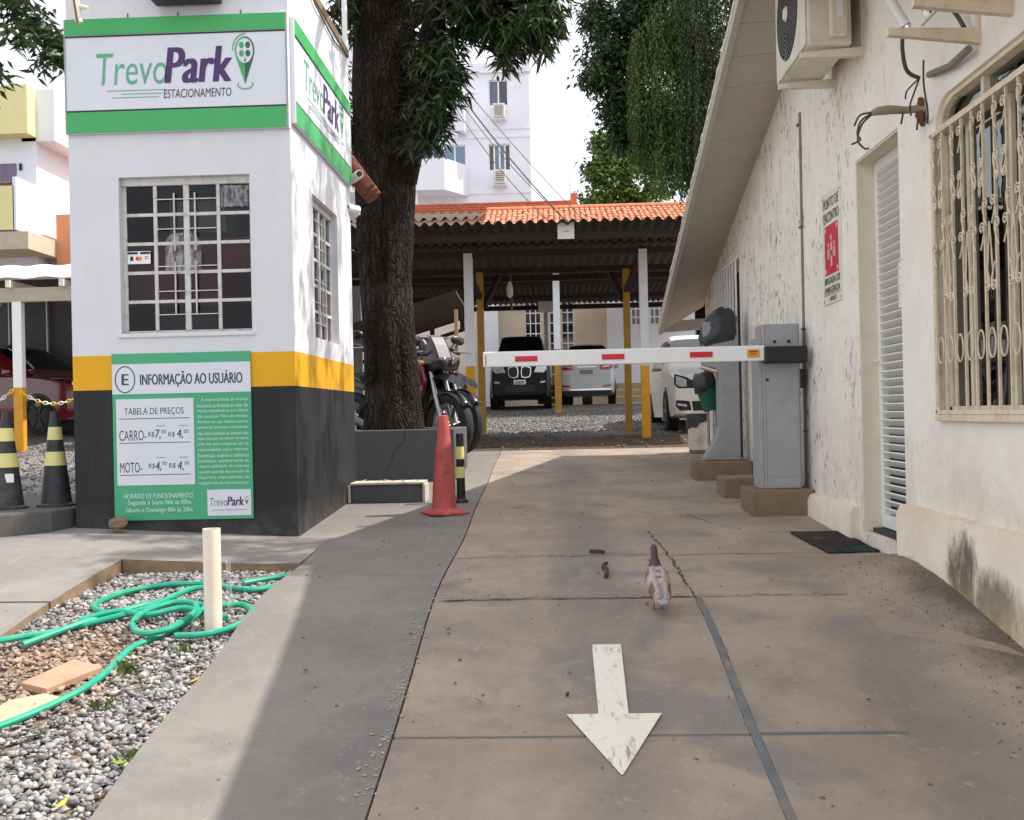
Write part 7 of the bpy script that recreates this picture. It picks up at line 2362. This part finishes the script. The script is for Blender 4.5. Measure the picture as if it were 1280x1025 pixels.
for i in range(m_):
    d = C_[min(i + 1, m_ - 1)] - C_[max(i - 1, 0)]
    d = d / np.linalg.norm(d)
    sx = np.array([1., 0, 0]); up = np.cross(sx, d) * 1
    for j in range(nn):
        a = 2 * math.pi * j / nn
        pm.v.append(tuple(C_[i] + sx * math.cos(a) * RA[i] + up * math.sin(a) * RB[i]))
for i in range(m_ - 1):
    for j in range(nn):
        pm.f.append((i * nn + j, i * nn + (j + 1) % nn, (i + 1) * nn + (j + 1) % nn, (i + 1) * nn + j))
        t = i / 4
        a = 2 * math.pi * (j + .5) / nn
        side = abs(math.cos(a))
        mm = 0
        if t > 6.3:
            mm = 1
        elif math.sin(a) > -.2 and (2.75 + .9 * (1 - side) < t < 3.05 + .9 * (1 - side) or 3.65 + .8 * (1 - side) < t < 3.9 + .8 * (1 - side)):
            mm = 2
        elif t < 2.6 and side < .75:
            mm = 3
        pm.m.append(mm)
pm.f += [tuple(range(nn))[::-1], tuple(range((m_ - 1) * nn, m_ * nn))]; pm.m += [3, 1]
pm.build('body', [M_PB, M_PN, M_PW2, M_PGR], pg, 'all', local=True)
for s in (-1, 1):
    w = MB()
    rows = [(-.135, .062, .016), (-.10, .082, .030), (-.05, .108, .041), (0, .132, .0445), (.045, .152, .041), (.066, .158, .034)]
    vv = []
    for (y, z, x) in rows:
        for k in range(5):
            a = R(78 - 30 * k)
            vv.append((s * (x + .004) * math.cos(a) * 1.03, y + .002, z - (.115 - .02) * .0 + (x + .006) * math.sin(a) - .012))
    fs = [(i * 5 + k, i * 5 + k + 1, i * 5 + k + 6, i * 5 + k + 5) for i in range(5) for k in range(4)]
    w.add(vv, fs if s < 0 else [tuple(reversed(f)) for f in fs])
    w.m = [2 if (f // 4 in (1, 3) and f % 4 > 0) else 0 for f in range(len(w.f))]
    o = w.build('wing', [M_PB, M_PN, M_PW2], pg, 'all', local=True)
    sd = o.modifiers.new('thickness', 'SOLIDIFY'); sd.thickness = .004
    MB().tube([(s * .016, .012, .075), (s * .017, .004, .045), (s * .018, .010, .010)], [.008, .0035, .003], 8).tube([(s * .018, .010, .006), (s * .018, .036, .003)], .0025, 6).tube([(s * .018, .010, .006), (s * .026, .030, .003)], .0022, 6).tube([(s * .018, .010, .006), (s * .010, .030, .003)], .0022, 6).tube([(s * .018, .010, .006), (s * .018, -.008, .003)], .002, 6).build('leg', M('coral pigeon leg', srgb(140, 84, 80), .6, bump=.1), pg, True, local=True)
    MB().ball((s * .0125, .108, .262), .0032, 6).build('eye', M_ORANGE, pg, True, local=True)
MB().tube([(0, .126, .260), (0, .142, .255), (0, .150, .250)], [.005, .003, .001], 8).build('beak', M_BLACK, pg, True, local=True)

# ------------------------------------------------------------------ litter on the drive
M_TWIG = M('dry dark twig', srgb(70, 56, 46), .9, var=.25, bump=.4)
def twig(nm, pts, r, lab, mt=M_TWIG, cat='twig'):
    P = [(x, y, G(x, y) + .007 + k) for x, y, k in pts]
    tag(MB().tube(catmull(P, 5), r, 7).build(nm, mt, None, True), lab, cat)
twig('twig', [(.245, 5.36, .004), (.255, 5.50, .012), (.243, 5.60, .006), (.262, 5.66, .01)], .011, 'short dark twig lying along the driveway left of the pigeon')
twig('seed_pod', [(.195, 6.06, .004), (.23, 6.02, .01), (.27, 6.02, .004)], .010, 'curled brown pod lying across the driveway beyond the short twig', M_TWIG, 'pod')
twig('twig', [(.03, 3.9, 0), (.035, 3.92, 0)], .005, 'tiny twig crumb on the drive left of the white arrow')
for (x, y, lab) in ((1.02, 5.25, 'crumpled dry leaf on the driveway near the seam right of the pigeon'), (-.42, 5.35, 'small dark leaf near the left seam beyond the arrow'), (-.28, 3.86, 'small dark leaf left of the arrow head'), (.44, 2.98, 'brown leaf scrap at the near edge of the driveway'), (-.96, 4.15, 'dark leaf scrap on the sunlit edge of the grey strip'), (.2, 7.6, 'dry leaf far up the driveway under the boom'), (.75, 8.6, 'dry leaf on the driveway beyond the boom near the blocks')):
    drop_leaf(LB, x, y, random.uniform(0, 6), lab, .35, G, .007)

# hairline cracks in the slabs
M_CRACK = M('crack shadow line', srgb(70, 60, 52), .95, bump=0)
def crack(pts, w=.0035, parent=drv):
    b = MB()
    P = []
    for (x0, y0), (x1, y1) in zip(pts[:-1], pts[1:]):
        n = max(2, int(math.hypot(x1 - x0, y1 - y0) / .04))
        for k in range(n):
            t = k / n
            P.append((x0 + (x1 - x0) * t + random.uniform(-.008, .008), y0 + (y1 - y0) * t + random.uniform(-.008, .008)))
    P.append(pts[-1])
    vv = []
    for i, (x, y) in enumerate(P):
        dx, dy = P[min(i + 1, len(P) - 1)][0] - P[max(i - 1, 0)][0], P[min(i + 1, len(P) - 1)][1] - P[max(i - 1, 0)][1]
        L = math.hypot(dx, dy) or 1
        ww = w * random.uniform(.3, 1.2)
        vv += [(x - dy / L * ww, y + dx / L * ww, G(x, y) + .0032), (x + dy / L * ww, y - dx / L * ww, G(x, y) + .0032)]
    b.add(vv, [(2 * i, 2 * i + 1, 2 * i + 3, 2 * i + 2) for i in range(len(P) - 1)])
    o = b.build('crack', M_CRACK, parent)
    return o
crack([(.575, 6.8), (.60, 6.2), (.612, 5.92), (.618, 5.2)], .006)
crack([(-.55, 5.95), (-.2, 6.02), (.1, 5.97), (.3, 6.03), (.58, 5.95)], .004)
crack([(.62, 5.93), (.9, 5.98), (1.2, 5.93)], .003)
crack([(-.45, 8.6), (-.1, 8.45), (.2, 8.5)], .004)
crack([(.1, 9.8), (.35, 9.7), (.55, 9.75)], .004)
crack([(.9, 7.6), (1.0, 7.1), (1.15, 6.8)], .003)
crack([(-.52, 4.98), (-.1, 5.0), (.3, 4.985), (.62, 4.99)], .007)
crack([(.66, 4.98), (1.0, 5.0), (1.3, 4.97)], .004)
M_CRUMB = M('crumbled pale mortar', srgb(182, 166, 148), .9, var=.2, bump=.5)
def crumbs(pts, n, r):
    b = MB()
    for i in range(n):
        t = random.random() * (len(pts) - 1); k = int(t); f = t - k
        x = pts[k][0] + (pts[k + 1][0] - pts[k][0]) * f + random.gauss(0, r); y = pts[k][1] + (pts[k + 1][1] - pts[k][1]) * f + random.gauss(0, r)
        s_ = random.uniform(.001, .0035)
        b.obox((x, y, G(x, y) + .003), (s_ * random.uniform(1, 3), s_ * random.uniform(.6, 1.5), s_ * .5), Matrix.Rotation(random.uniform(0, 3.1), 3, 'Z'))
    return stuff(b.build('crumbs', M_CRUMB, drv))
crumbs([(-.55, 5.02), (-.2, 5.03), (.3, 5.03), (.62, 5.02), (1.2, 5.02)], 150, .012)
crumbs([(-.25, 5.98), (.1, 5.99)], 50, .02)
crumbs([(.58, 6.7), (.61, 5.9), (.62, 5.1)], 90, .012)
crumbs([(-.575, 3.2), (-.58, 4.1), (-.575, 4.9)], 130, .018)
# fittings on the barrier cabinet
MB().lathe([(.010, 0), (.010, .006), (.004, .007)], 14, (1.45, 7.424, 1.86), 'y').build('lock', M_BLACK, ba, True)
MB().box(1.437, 1.439, 7.4285, 7.431, 1.13, 2.23).build('seam', M_INKG, ba)
MB().box(1.44, 1.66, 7.4285, 7.4305, 1.205, 1.208).build('seam', M_INKG, ba)
for (x, z) in ((1.45, 1.15), (1.65, 1.15), (1.45, 2.21), (1.65, 2.21)):
    MB().lathe([(.005, 0), (.005, .003)], 10, (x, 7.427, z), 'y').build('screw', M_STEEL, ba, True)
